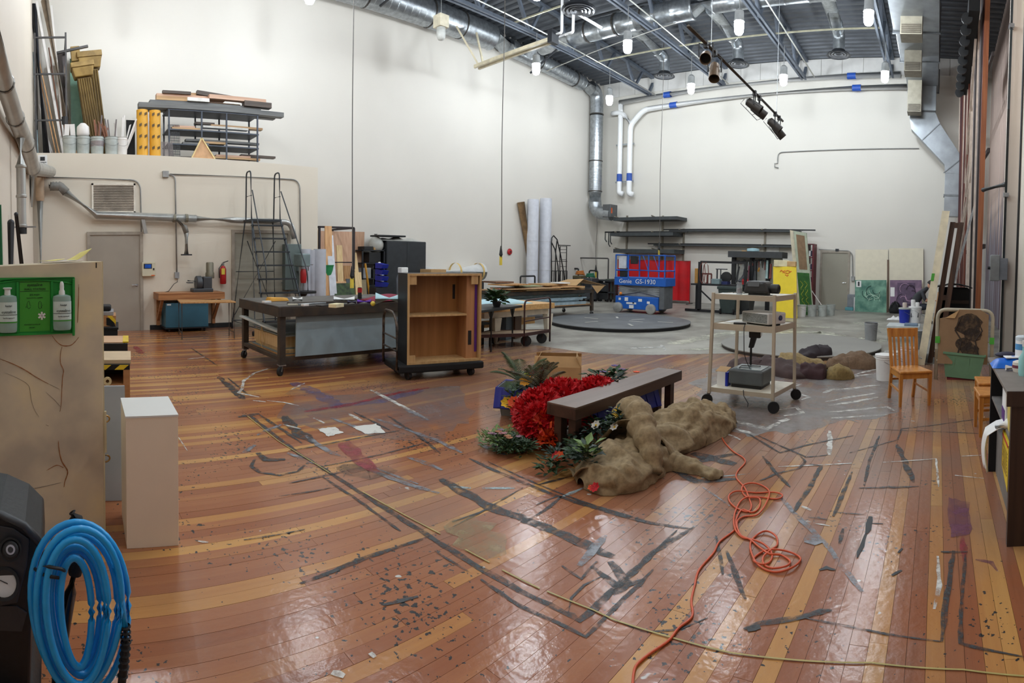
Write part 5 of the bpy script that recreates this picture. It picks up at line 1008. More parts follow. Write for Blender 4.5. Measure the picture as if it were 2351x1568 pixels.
for p in(f1,f2,f2+nn*.75,f1+nn*.75):part('leg',MB().hexa([p-ez*.04-nn*.04,p+ez*.04-nn*.04,p+ez*.04+nn*.04,p-ez*.04+nn*.04]+[k+V((0,0,zt-.23))for k in(p-ez*.09-nn*.07,p+ez*.09-nn*.07,p+ez*.09+nn*.07,p-ez*.09+nn*.07)]),ivory,t)
part('low_stretcher',MB().bar(f1+nn*.4+V((0,0,.33)),f2+nn*.4+V((0,0,.33)),.04,.14),tn,t)
solo('pale_foam_sheet',MB().grid(lambda u_,v:f1 .lerp(f2,u_*1.15-.42)+nn*(.05+v*.7)+V((0,0,zt+.004+.09*math.sin(v*3.14)**.5*(1-max(0,u_-.8)*4 if u_>.8 else 1))),14,8),mat('pale_blue_foam',(176,208,216)),'pale blue quilted foam roll lying on the tan-topped table','foam sheet',smooth=True,thick=.006)
solo('orange_bag',MB().ball(f1-ez*.6+nn*.3+V((0,0,.52)),(.3,.2,.09),12,7),mat('orange_fabric',(210,92,40),.7),'orange bag on the lower ledge beside the bookcase','bag',smooth=True)
t=thing('low_ledge','dark low shelf cart holding the orange bag behind the black table','cart',f1-ez*.6);part('shelf',MB().obox(f1-ez*.6+nn*.3+V((0,0,.4)),(.9,.6,.04),math.atan2(ez.y,ez.x)),dkmetal,t)
for a in(-.35,.35):
 for b_ in(.1,.5):part('leg',MB().bar(f1-ez*(.6+a)+nn*b_,f1-ez*(.6+a)+nn*b_+V((0,0,.4)),.04),dkmetal,t)
p=f1+ez*.55+nn*.35;solo('blue_grey_case',MB().obox(p+V((0,0,.3)),(.22,.3,.6),.3),mat('case_blue_grey',(84,96,106),.5),'blue-grey upright case standing under the tan-topped table','case',bevel=.01)
solo('brown_case',MB().obox(p+ez*.3+V((0,0,.28)),(.14,.3,.56),.3),wood('dark_brown_case',(84,56,38)),'narrow brown case beside the blue-grey case','case')
# platform push cart
k1,k2=FL(1203,797),FL(1262,786);kz=(k2-k1).normalized();kn=V((-kz.y,kz.x,0));kn=kn if kn.dot(k1)>0 else-kn
ct=mat('cart_maroon',(66,40,38),.5,.3);hz=AT(k1,1210,690).z
t=thing('platform_cart','maroon platform push cart with a tall bent tube handle','cart',k1 .lerp(k2,.5))
part('handle',MB().tube(arc([k1+V((0,0,.02)),k1+V((0,0,hz)),k2+V((0,0,hz+.02)),k2+V((0,0,.02))],.1),.018,10),ct,t,smooth=True)
dkz=.22;qd_=[k1-kn*.0,k2,k2+kn*.95-kz*.05,k1+kn*.95-kz*.5]
qd_=[k1,k2,k2-kz*.9+kn*.75,k1-kz*.95+kn*.55]
part('deck',MB().prism([V((p.x,p.y,dkz))for p in qd_],(0,0,.03)),wood('cart_deck',(178,156,130),(150,128,104),'x'),t)
for a,b_ in zip(qd_,qd_[1:]+qd_[:1]):part('deck_rail',MB().bar(V((a.x,a.y,dkz+.01)),V((b_.x,b_.y,dkz+.01)),.03,.06),ct,t)
part('handle_bar',MB().bar(k1+V((0,0,hz*.55)),k2+V((0,0,hz*.58)),.02),ct,t)
for p in(k1 .lerp(k2,.15)+kn*.05,k1 .lerp(k2,.75)+kn*.05,qd_[2]*.9+qd_[0]*.1,qd_[3]*.9+qd_[1]*.1):part('wheel',MB().lathe([(.03,-.025),(.1,-.025),(.1,.025),(.03,.025)],(p.x,p.y,.1),16,kz*.7+kn*.7),rubber,t,smooth=2);part('fork',MB().bar((p.x,p.y,.1),(p.x,p.y,dkz),.06,.03),ct,t)
# far stock table with foam layers and offcut ply
g1,g0=FL(1358,724),FL(1150,740);gd=V((g0 .x,0,0))-V((g1 .x,0,0));
zt=AT(g1,1358,664).z;gx=(g0-g1).normalized();gn=V((-gx.y,gx.x,0));gn=gn if gn.dot(g1)>0 else-gn;GL=(g0-g1).length
GP=lambda a,b_,z:g1+gx*a+gn*b_+V((0,0,z))
def gb(a0,a1,b0,b1,z0,z1):return MB().hexa([GP(a0,b0,z0),GP(a1,b0,z0),GP(a1,b1,z0),GP(a0,b1,z0),GP(a0,b0,z1),GP(a1,b0,z1),GP(a1,b1,z1),GP(a0,b1,z1)])
t=thing('stock_table','long dark rolling stock table beyond the carts piled with plywood and foam layers','table',GP(GL/2,.5,0))
for a in(0,GL):
 for b_ in(0,1.2):
  part('leg',gb(a-.04,a+.04,b_-.04,b_+.04,.14,zt),dkw,t);k=part('caster',MB().lathe([(.02,-.02),(.06,-.02),(.06,.02),(.02,.02)],GP(a,b_,.061),14,gx),rubber,t);part('fork',gb(a-.03,a+.03,b_-.03,b_+.03,.07,.14),steel,k)
part('top_frame',gb(-.05,GL+.05,-.05,1.25,zt-.1,zt),dkw,t);part('low_rail',gb(0,GL,-.03,.03,.28,.33),dkw,t);part('low_rail',gb(0,GL,1.17,1.23,.28,.33),dkw,t);part('low_shelf',gb(0,GL,0,1.2,.33,.345),ply,t)
rf=random.Random(4);z=.347
fm=(mat('foam_pale_blue',(158,182,194),.7,var=.2,scale=6),mat('foam_grey_teal',(112,128,130),.7,var=.2,scale=6),mat('foam_dark_slate',(74,86,88),.7,var=.2,scale=6))
k=0
while z<zt-.16:
 h=rf.uniform(.035,.055);a=rf.uniform(.15,.5);m_=fm[0]if z<.55 else fm[1]if z<.72 else fm[2];e=rf.uniform(.0,.14)
 solo('foam_sheet',gb(a,GL-.1,e,1.1,z,z+h-.001),m_,('pale blue','grey teal','dark slate')[fm.index(m_)]+' foam sheet in the stack under the long stock table, layer '+('one','two','three','four','five','six','seven','eight','nine','ten','eleven','twelve','thirteen','fourteen','fifteen')[min(k,14)]+' from below','foam sheet','foam sheets under the stock table');z+=h;k+=1
z=zt+.001
pcs=((.3,GL,0,1.1,.02,ply,0),(.8,2.6,-.12,.9,.02,card,0),(.2,1.6,.1,1.1,.025,pine,0),(1.4,3.2,-.15,.7,.03,wood('tan_offcut',(186,150,110),(160,124,86),'x'),0),(.4,1.5,-.1,.5,.03,lt,0),(1.8,2.6,.2,.8,.03,mat('green_board',(146,156,124),.7),0),(.9,1.7,.1,.9,.04,card,0),(2.4,3.6,-.05,.6,.03,ply,0),(.9,1.3,.0,.4,.03,white,0),(2.7,3.3,.3,.9,.04,wood('brown_offcut',(118,80,54),(92,62,42),'x'),0))
for j,(a0,a1,b0,b1,h,m,_)in enumerate(pcs):
 solo('offcut',gb(a0,min(a1,GL),b0,b1,z,z+h-.001),m,('plywood sheet at the bottom of the pile on the stock table','cardboard sheet overhanging the stock table','pale pine board in the pile on the stock table','long tan offcut overhanging the front of the stock table','light offcut near the end of the stock table','grey-green board in the stock table pile','cardboard sheet high in the stock table pile','plywood offcut at the black table end of the pile','small white block atop the stock table pile','dark brown offcut topmost of the stock table pile')[j],'offcut','offcuts piled on the stock table');z+=h*.62 if j%2 else h
t=thing('cardboard_sheet','bent cardboard sheet drooping off the end of the stock table','cardboard',GP(0,.3,zt));part('ridge_side',MB().prism([GP(.7,-.05,zt+.12),GP(.25,.1,zt+.3),GP(.25,.8,zt+.26),GP(.9,.9,zt+.1)],(0,0,.008)),card,t);part('drooping_side',MB().prism([GP(.25,.1,zt+.28),GP(-.55,-.05,zt+.1),GP(-.5,.75,zt+.12),GP(.25,.8,zt+.26)],(0,0,.008)),card,t);part('flap',MB().prism([GP(.12,-.1,zt+.12),GP(-.5,-.05,zt+.1),GP(-.1,-.12,zt-.12)],(0,.008,0)),card,t)
t=thing('hand_truck','black U-shaped tube frame standing behind the plywood pile','frame',FL(1210,700));p,q=OX(-13.0,1195,640),OX(-13.0,1228,640);zt_=OX(-13.0,1210,634).z
part('tube_frame',MB().tube(arc([V((p.x,p.y,.02)),V((p.x,p.y,zt_)),V((q.x,q.y,zt_)),V((q.x,q.y,.02))],.06),.03,8),black,t,smooth=True);part('base_plate',bx(-13.1,-12.7,p.y,q.y,.0,.03),black,t)
# ================================================================ along the long wall, far half
tw=mat('white_form_tube',(208,210,218),.65,var=.06)
for k,(x,r,yt_,l)in enumerate(((1222,.22,458,'tall white form tube standing on the long wall beside the brown tube'),(1251,.23,456,'tall white form tube standing on the long wall beside the iron gates'))):
 p=OX(-14.0,x,600);p.z=.001;h=AT(p,x,yt_).z;t=thing('concrete_form_tube',l,'tube',p,group='tall form tubes on the long wall')
 part('tube_wall',MB().lathe([(r,0),(r,h-.05),(r*.98,h),(r*.9,h),(r*.9,h-.4)],p,24),tw,t,smooth=2)
 for z in(1.2,2.3):part('wrap_seam',MB().lathe([(r+.002,0),(r+.004,.01),(r+.002,.02)],p+V((0,0,z)),24,cap=False),mat('seam_pale',(196,196,200)),t)
f=OX(-14.15,1230,640);f.z=.12;top=OX(-14.25,1196,464);solo('cardboard_tube',MB().tube([f,top],.14,18),mat('brown_print_tube',(150,120,84),.7,0,.4,5,rgb2=(112,88,60)),'brown printed cardboard tube leaning beside the tall white tubes','tube',smooth=2)
p=OX(XL+.03,1170,578);t=thing('fire_alarm','round red fire alarm bell on the long wall beside the hanging cord','alarm',p);part('bell',MB().lathe([(.02,.05),(.08,.05),(.11,.03),(.12,0)],p,20,(1,0,0)),red,t,smooth=2);part('bell_hub',MB().lathe([(.02,.05),(.025,.07)],p,10,(1,0,0)),dkmetal,t)
# iron gates and ladder back
ir=mat('wrought_iron',(46,46,46),.5,.4)
def IW(x,yy,X=-13.7):return OX(X,x,yy)
t=thing('iron_gate','arched dark iron gate panels leaning beside the white tubes','gate',IW(1280,655))
for q in(((1266,655),(1266,560),(1267,546),(1271,541),(1279,550),(1287,585),(1294,625),(1296,655)),((1266,556),(1274,572),(1281,610),(1284,655)),((1279,552),(1276,575),(1275,620),(1275,655))):
 w_=[IW(*p)for p in q]
 for p in w_:p.z=max(p.z,.01)
 part('arch_bar',MB().tube(w_,.024,6),ir,t,smooth=True)
for x in range(1267,1303,5):q=IW(x,622);part('bar',MB().bar((q.x,q.y,.01),(q.x,q.y,q.z),.02),ir,t)
for yy in(600,622,648):part('rail',MB().bar(IW(1266,yy),IW(1302,yy),.025),ir,t)
t=thing('iron_ladder','dark iron ladder-back frame beside the arched gate panels','frame',IW(1295,655,-13.5))
for x in(1286,1301):q=IW(x,565,-13.5);part('upright',MB().bar((q.x,q.y,.01),q,.025),ir,t)
for yy in(566,573,580,596,612):part('rung',MB().bar(IW(1286,yy,-13.5),IW(1301,yy,-13.5),.02),ir,t)
part('cap_plate',MB().bar(IW(1284,563,-13.5),IW(1308,564,-13.5),.1,.03),ir,t)
# welding corner: frames, hand trucks, machines
t=thing('tube_rack','large dark rectangular tube frame standing in the welding corner','frame',OY(19.6,1362,700));a,b_=OY(19.6,1324,592),OY(19.6,1397,592)
part('tube_frame',MB().tube(arc([V((a.x,19.6,.01)),a,V((b_.x,19.6,a.z)),V((b_.x,19.6,.01))],.06),.028,8),rk,t,smooth=True)
t=thing('tube_rack','lower dark tube frame overlapping the larger one in the welding corner','frame',OY(19.2,1312,700));a,b_=OY(19.2,1297,616),OY(19.2,1328,616)
part('tube_frame',MB().tube(arc([V((a.x,19.2,.01)),a,V((b_.x,19.2,a.z)),V((b_.x,19.2,.01))],.06),.035,8),ir,t,smooth=True)
t=thing('hand_truck','black two-wheel hand truck beside the hanging tag in the welding corner','hand truck',OY(18.5,1365,700));a,b_=OY(18.5,1353,621),OY(18.5,1372,621)
part('handle_frame',MB().tube(arc([V((a.x,18.5,.1)),a,V((b_.x,18.5,a.z)),V((b_.x,18.5,.1))],.08),.03,8),black,t,smooth=True);part('toe_plate',bx(a.x,b_.x,18.2,18.5,.02,.04),black,t)
for x in(a.x-.05,b_.x+.05):part('wheel',MB().lathe([(.03,-.03),(.12,-.03),(.12,.03),(.03,.03)],(x,18.6,.121),14,(1,0,0)),rubber,t)
def AW(x,yy,Y=18.8):return OY(Y,x,yy)
wb=(AW(1372,640),AW(1408,640));t=thing('welding_bench','dark steel bench crowded with tools beside the blue lift','bench',AW(1390,705));zb=AW(1390,642).z
part('bench_top',bx(wb[0].x,wb[1].x+.3,18.5,19.4,zb-.06,zb),dkmetal,t)
for x in(wb[0].x+.05,wb[1].x+.25):
 for y in(18.55,19.35):part('leg',bx(x-.04,x+.04,y-.04,y+.04,0,zb-.06),dkmetal,t)
part('shelf',bx(wb[0].x,wb[1].x+.3,18.5,19.4,.35,.4),dkmetal,t)
for k,(x,yy,w,h,m,lb)in enumerate(((1344,700,.5,.62,gm,'dark welding machine with a green hose coil in the corner'),(1322,700,.4,.7,mat('olive_machine',(92,84,60),.6),'olive box machine behind the stock table end'),(1362,705,.35,.5,blackmatte,'black power unit beside the hand truck'),(1388,706,.45,.45,black,'black gas regulator box under the steel bench'),(1400,706,.3,.6,mat('dark_green_machine',(58,70,60),.5),'dark green tool cabinet beside the blue lift'))):
 p=OY(18.0+.2*k,x,yy);p=V((p.x,18.3+.15*k,0));t=thing('welding_machine',lb,'machine',p);part('housing',bx(p.x-w/2,p.x+w/2,p.y-.25,p.y+.25,.08,h+.3),m,t,bevel=.03);part('control_face',bx(p.x-w*.4,p.x+w*.4,p.y-.262,p.y-.25,h-.05,h+.2),dkmetal,t)
 for dx in(-.35,.35):part('wheel',MB().lathe([(.02,-.02),(.08,-.02),(.08,.02),(.02,.02)],(p.x+dx*w,p.y-.2,.081),12,(1,0,0)),rubber,t)
 if k<2:part('hose_coil',MB().tube([(p.x+.2*math.cos(a*.5)*(1-a/90),p.y+.16*math.sin(a*.5),h+.33+a*.004)for a in range(40)],.025,6),(mat('green_hose',(40,110,84),.5),mat('orange_hose',(196,120,54),.5))[k],t,smooth=True)
# ================================================================ blue scissor lift
LB=mat('lift_blue',(26,92,182),.4,var=.06);lg=mat('lift_grey',(142,146,148),.45)
la,lb_=FL(1412,716),FL(1500,722);lx=(lb_-la);lx.z=0;lx.normalize();ln=V((-lx.y,lx.x,0));ln=ln if ln.dot(la)>0 else-ln
LL,LW=1.62,.78;sc=1.0
PX=lambda a,b_,z:la+lx*a+ln*b_+V((0,0,z))
def lb(a0,a1,b0,b1,z0,z1):return MB().hexa([PX(a0,b0,z0),PX(a1,b0,z0),PX(a1,b1,z0),PX(a0,b1,z0),PX(a0,b0,z1),PX(a1,b0,z1),PX(a1,b1,z1),PX(a0,b1,z1)])
Hl=lambda yy:AT(la.lerp(lb_,.5),1465,yy).z
t=thing('scissor_lift','blue and grey scissor lift parked in front of the red welding screen','lift',PX(LL/2,LW/2,0))
z_b0,z_b1,z_g1,z_p1,z_r,z_m=.12,Hl(681),Hl(656),Hl(637),Hl(586),Hl(621)
ch=part('chassis',lb(0,LL-.12,0,LW,z_b0,z_b1),LB,t,bevel=.02);part('end_step',lb(LL-.12,LL+.06,.05,LW-.05,.16,z_g1),mat('lift_end_grey',(92,96,100),.5),t,bevel=.02)
for k in range(5):part('scissor_arm',MB().bar(PX(.05,.12,z_b1+.04+(z_g1-z_b1-.06)*k/4),PX(LL-.1,.12,z_b1+.04+(z_g1-z_b1-.06)*(4-k)/4),.05,.05),lg,t)
part('scissor_stack',lb(.06,LL-.1,.16,LW-.1,z_b1,z_g1),lg,t,bevel=.01)
part('platform',lb(-.05,LL+.12,0,LW,z_g1,z_p1),LB,t,bevel=.015)
for a in(.12,LL-.35):
 for b_ in(-.03,LW+.03):
  p=PX(a,b_,.16);part('wheel',MB().lathe([(.04,-.06),(.13,-.06),(.16,-.04),(.16,.04),(.13,.06),(.04,.06)],p,20,ln),mat('lift_tyre',(150,150,148),.7),t,smooth=2)
for b_ in(0,LW):
 for z in(z_m,z_r):part('guard_rail',MB().tube([PX(0,b_,z),PX(LL+.08,b_,z)],.025,8),LB,t)
 for a in(0,.45,1.15,LL+.08):part('rail_post',MB().tube([PX(a,b_,z_p1-.02),PX(a,b_,z_r)],.025,8),LB,t)
 part('diagonal_post',MB().tube([PX(.95,b_,z_r),PX(1.15,b_,z_m)],.02,8),LB,t)
for a in(0,LL+.08):
 for z in(z_m,z_r):part('guard_rail',MB().tube([PX(a,0,z),PX(a,LW,z)],.025,8),LB,t)
part('control_panel',lb(.08,.35,.02,.08,z_m+.05,z_r-.03),mat('pale_panel',(190,196,204),.5),t,bevel=.01);part('joystick_box',lb(.5,.7,.02,.2,z_m+.2,z_r-.02),black,t,bevel=.02);part('tool_bucket',lb(.12,.32,.03,.22,z_p1,z_p1+.3),black,t,bevel=.02)
dec=text('Genie',.19,white,'lettering',t,PX(.36,0,(z_g1+z_p1)/2),lx,(0,0,1),.02);text('GS-1930',.2,white,'lettering',t,PX(1.06,0,(z_g1+z_p1)/2),lx,(0,0,1),.02)
for a0,a1,z0,z1 in((.12,.2,.42,.5),(.34,.46,.4,.52),(.4,.75,.3,.36),(.5,.66,.16,.27),(.82,.95,.4,.49),(1.12,1.22,.34,.42)):part('decal',lb(a0,a1,-.004,0,z0*z_b1/.56,z1*z_b1/.56),white,t)
part('orange_beacon',MB().ball(PX(.2,-.01,z_b1+.08),.05,10,6),mat('orange_lens',(226,130,40),.3),t);part('emergency_button',lb(.62,.68,-.012,0,.3,.34),black,t)
# ================================================================ red welding screen
rv=mat('red_vinyl',(178,14,24),.35,var=.15,scale=2)
a,b_,c_=OY(19.9,1418,640),OY(19.9,1526,640),OY(19.9,1584,640);zt=OY(19.9,1560,599).z;zl=.12
t=thing('welding_screen','translucent red vinyl welding screen of two panels behind the blue lift','screen',V(((a.x+c_.x)/2,19.9,0)))
for p,q in((a,b_),(b_+V((.04,0,0)),c_)):
 k=part('vinyl_panel',MB().grid(lambda u_,v:V((p.x+(q.x-p.x)*u_,19.9+.025*math.sin(u_*17),zl+(zt-zl)*v)),18,2),rv,t,smooth=True)
 part('frame_tube',MB().tube([(p.x,19.9,.02),(p.x,19.9,zt),(q.x,19.9,zt),(q.x,19.9,.02)],.022,8),mat('red_frame',(120,20,24),.5),t)
 part('foot',bx(q.x-.03,q.x+.03,19.65,20.15,0,.03),dkmetal,t)
# ================================================================ wall shelves on brackets
gs=mat('shelf_charcoal',(66,70,72),.5,.3);brk=mat('bracket_tan',(140,132,118),.5,.4)
def wshelf(lab,x0,x1,yy,dep_,th,bxs,pipes=0):
 a,b_=OY(YF-dep_,x0,yy),OY(YF-dep_,x1,yy);z=(a.z+b_.z)/2
 t=thing('wall_shelf',lab,'shelf',V(((a.x+b_.x)/2,YF-dep_/2,z)),group='bracket shelves on the far wall')
 part('shelf_board',bx(a.x,b_.x,YF-dep_,YF-.02,z-th,z),gs,t)
 for x in bxs:
  q=OY(YF-.04,x,yy).x;part('bracket',MB().bar((q,YF-.03,z-.1),(q,YF-dep_-.08,z+.04),.04),brk,t)
 for k in range(pipes):solo('stock_bar',MB().bar((a.x+.3*k-.3,YF-dep_+.08+.09*k,z+.03),(b_.x-.5*k+.6,YF-dep_+.08+.09*k,z+.03),.05,.05),black,('black steel bar lying along ','shorter black bar on ','third black bar on ')[k]+lab.replace('dark ','the '),'bar','bars on the wall shelves')
 return z
za=wshelf('dark short top wall shelf above the blue lift',1408,1554,498,.95,.13,(1440,1522));zb_=wshelf('dark short middle wall shelf above the blue lift',1400,1545,534,.95,.13,(1440,1522),1);zc=wshelf('dark short lowest wall shelf just over the lift rails',1408,1548,572,.95,.16,(1440,1522))
zd=wshelf('dark long upper wall shelf with pipe stock',1536,1835,529,.4,.05,(1570,1757),2);ze=wshelf('dark long lower wall shelf with pipe stock',1500,1818,563,.4,.05,(1570,1757),2)
t=thing('wall_standard','tan shelf uprights fixed to the far wall behind the lift','upright',OY(YF-.03,1500,600))
for x,y0_,y1_ in((1440,495,640),(1522,495,640),(1570,525,640),(1757,525,640)):
 a,b_=OY(YF-.02,x,y0_),OY(YF-.02,x,y1_);part('upright',bx(a.x-.04,a.x+.04,YF-.04,YF,b_.z,a.z),brk,t)
for x,yy,l in((1392,545,.3),(1400,552,.5),(1404,550,.4)):q=OY(YF-.9,x,535);q.z=zb_+.02;solo('hook_clamp',MB().tube([q+V((.4,0,.03)),q+V((-.05,0,.03)),q+V((-.05,0,-l)),q+V((.03,0,-l-.1))],.025,6),black,('black hook hanging off the middle wall shelf, outermost','longer black hook hanging off the middle wall shelf','black clamp hanging next to the wall shelf end')[int(l*10)-3],'hook','hooks on the middle wall shelf')
# ================================================================ metal shop furniture on the far side
smk=mat('shop_black_steel',(40,40,42),.5,.3)
def fp(x,yy):return FL(x,yy)
a,b_=FL(1605,716),FL(1722,716);Yt=a.y;zt=OY(Yt,1605,601).z;zm=OY(Yt,1640,653).z
t=thing('layout_frame','black square-tube frame table with tall end posts beside the red screen','frame',a.lerp(b_,.5))
xb=b_.x
part('post',bx(a.x-.05,a.x+.05,Yt-.05,Yt+.05,.05,zt),smk,t);part('post',bx(xb-.04,xb+.04,Yt+.5,Yt+.58,.05,zt),smk,t);part('top_bar',MB().bar((a.x,Yt,zt),(xb,Yt+.54,zt),.07),smk,t);part('table_top',bx(a.x-.35,xb,Yt+.05,Yt+.9,zm-.05,zm),smk,t)
part('foot_bar',MB().bar((a.x-.5,Yt,.05),(a.x+.9,Yt,.05),.1,.08),smk,t);part('foot_bar',MB().bar((xb,Yt-.3,.05),(xb,Yt+1.1,.05),.1,.08),smk,t);part('knee_brace',MB().bar((a.x,Yt,.75),(a.x+.55,Yt,.3),.04),smk,t);part('post',bx(a.x-.33,a.x-.25,Yt+.4,Yt+.48,0,zm-.05),smk,t)
rd=mat('rust_red_metal',(112,52,44),.6)
def small(name,lab,p,size,m,cat,z0=None,rz=0,g=None):return solo(name,MB().obox(V((p[0],p[1],(z0 if z0 is not None else p[2])+size[2]/2+.001)),size,rz),m,lab,cat,g,bevel=min(size)*.12)
P=lambda x,d=.4:V((OY(Yt+d,x,650).x,Yt+d,zm))
t=thing('wire_loop','thin red wire loops hanging on the frame table post','wire',P(1615));q=OY(Yt,1615,602)
for dx in(0,.12):part('loop',MB().tube([q+V((dx+.1*math.sin(k*.785),-.06,-.35+.35*math.cos(k*.785)))for k in range(9)],.012,6),rd,t)
t=thing('rack_stand','rust red tube rack standing on the frame table','stand',P(1622))
for x in(1611,1633):part('post',bx(P(x).x-.02,P(x).x+.02,Yt+.38,Yt+.42,zm+.001,zm+.33),rd,t)
part('top',MB().bar(P(1611)+V((0,0,.33)),P(1633)+V((0,0,.33)),.05),rd,t);part('middle_post',MB().bar(P(1624)+V((0,0,.002)),P(1624)+V((0,0,.3)),.05),rd,t)
t=thing('tool_stand','grey tool stand with a small flat top on the frame table','stand',P(1652));c=P(1652);part('post',MB().bar(P(1646)+V((0,0,.001)),P(1646)+V((0,0,.5)),.04),gm,t);part('post',MB().bar(P(1654)+V((0,0,.001)),P(1654)+V((0,0,.5)),.03),gm,t);part('top',MB().bar(P(1644)+V((0,0,.5)),P(1668)+V((0,0,.5)),.12,.03),gm,t)
t=thing('bench_grinder','navy blue chop saw with a round black guard on the frame table','saw',P(1663));c=P(1664);part('base',bx(c.x-.2,c.x+.15,c.y-.15,c.y+.15,zm+.001,zm+.1),mat('navy_tool',(36,44,92),.5),t);part('guard',MB().lathe([(.05,-.05),(.18,-.04),(.18,.04),(.05,.05)],c+V((.05,0,.24)),18,(0,1,0)),black,t,smooth=2)
small('grey_toolbox','grey tool box beside the navy chop saw',P(1645,.2),(.3,.25,.18),mat('switch_grey',(120,138,140)),'tool box')
small('wire_spool','orange-tan wire spool on the frame table end',P(1602,.6),(.12,.3,.5),mat('spool_tan',(180,130,60),.6),'spool')
# tool gantry
ga,gb_=FL(1686,712),FL(1764,712);Yg=ga.y+.4;xg0,xg1=OY(Yg,1685,600).x,OY(Yg,1764,600).x;zh=OY(Yg,1740,578).z;zl_=OY(Yg,1740,592).z
t=thing('tool_gantry','black tool gantry with a wide header and posts hung with hand tools','tool rack',V(((xg0+xg1)/2,Yg,0)))
for x in(1685,1727,1764):xx=OY(Yg,x,600).x;part('post',bx(xx-.07,xx+.07,Yg-.05,Yg+.05,0,zl_),smk,t)
x2=OY(Yg,1802,585).x;part('header',bx(xg0-.1,x2,Yg-.35,Yg+.35,zl_,zh),mat('header_black',(54,56,58),.6),t);part('pegboard',bx(xg0,xg1+.5,Yg+.06,Yg+.08,.9,zl_),mat('pegboard_grey',(186,186,178),.7),t)
part('tray',bx(xg0,xg1+.3,Yg-.4,Yg+.3,.85,.9),smk,t)
t2=thing('disc_lid','pale blue round lid lying on the tool gantry header','lid',OY(Yg,1729,576));q=OY(Yg,1729,576);q.z=zh+.001;part('rim',MB().lathe([(.2,0),(.22,.02),(.22,.1),(.1,.12)],q,20),mat('pale_blue_plastic',(170,206,216),.5),t2,smooth=2);part('shaft',MB().bar(q+V((-.4,0,.02)),q+V((-.2,0,.02)),.14,.03),card,t2)
rt=random.Random(9)
for k in range(16):
 x=1692+k*4.6+rt.uniform(-1,1);q=OY(Yg-.08,x,596+rt.uniform(0,6));l=rt.uniform(.1,.3)if k<9 else rt.uniform(.12,.45)
 nm,lb=(('hand_tool','dark hand tool hanging under the gantry header'),('pliers','small pliers-like tool on the gantry'))[k%2]
 tt=thing(nm,lb+', '+('first','second','third','fourth','fifth','sixth','seventh','eighth')[k//2]+' from the frame table','tool',q,group='tools hung on the gantry')
 part('shank',MB().bar(q,q-V((0,0,l)),.03,.02),(steel,black,rd)[k%3],tt);part('head',MB().obox(q-V((0,0,.02)),(.09,.03,.06),0,0,rt.uniform(-.5,.5)),black,tt);part('peg',MB().bar(q,q+V((0,.14,0)),.012),steel,tt)
for k,(x0_,y0_,x1_,y1_,r_,m,lb)in enumerate(((1690,648,1697,612,.04,black,'black pipe wrench leaning in the gantry beside the first post'),(1700,648,1713,620,.12,gm,'grey grinder body leaning at the gantry tray'),(1717,650,1720,610,.035,mat('maroon_handle',(96,40,56),.5),'maroon handled cutter leaning near the middle post'),(1733,648,1734,602,.08,black,'tall black drill stack hung on the middle post'),(1760,640,1762,598,.05,mat('pale_teal_tool',(150,176,176),.5),'pale teal file hanging on the third post'),(1768,640,1770,606,.05,rd,'rust red clamp hanging beside the third post'),(1741,622,1743,616,.04,mat('brass_tool',(176,130,62),.4),'small brass tool hung on the gantry'))):
 p,q=OY(Yg-.25,x0_,y0_),OY(Yg-.1,x1_,y1_);p.z=max(p.z,.903);solo('shop_tool',MB().tube([p,q],[r_,r_*.8],8),m,lb,'tool','larger tools on the gantry')
for k,x in enumerate((1706,1716)):solo('spray_can',MB().lathe([(.05,0),(.05,.14),(.03,.17),(.03,.2)],V((OY(Yg-.3,x,645).x,Yg-.3,.901)),12),red,('red spray can on the gantry tray near the first post','red spray can beside the other on the gantry tray')[k],'can')
p=OY(YF-.04,1774,590);t=thing('hose_reel_sign','white wall card with a round red dot behind the tool gantry','sign',p);part('card',MB().obox(p,(.5,.02,.75)),white,t);part('red_dot',MB().lathe([(.11,-.03),(.11,-.01)],p+V((-.02,0,.15)),18,(0,-1,0)),red,t)
# trash cans
dgp=mat('dark_green_plastic',(46,58,56),.5)
for k,(x,w)in enumerate(((1668,.62),(1702,.6))):
 p=FL(x,722-2*k);p.y+=.3;h=OY(p.y,x,657).z;t=thing('trash_can',('dark green wheeled trash can behind the projector cart','black-grey trash can beside the dark green one')[k],'trash can',p)
 part('bin_body',MB().hexa([p+V((sx*w*.38,sy*.24,.03))for sx,sy in((-1,-1),(1,-1),(1,1),(-1,1))]+[p+V((sx*w*.5,sy*.32,h*.9))for sx,sy in((-1,-1),(1,-1),(1,1),(-1,1))]),(dgp,mat('charcoal_plastic',(54,56,56),.5))[k],t,bevel=.02);part('bin_rim',bx(p.x-w*.54,p.x+w*.54,p.y-.35,p.y+.35,h*.9,h),(dgp,blackmatte)[k],t,bevel=.015)
 for s in(-1,1):part('wheel',MB().lathe([(.03,-.02),(.09,-.02),(.09,.02),(.03,.02)],p+V((s*w*.36,-.27,.091)),12,(1,0,0)),rubber,t)
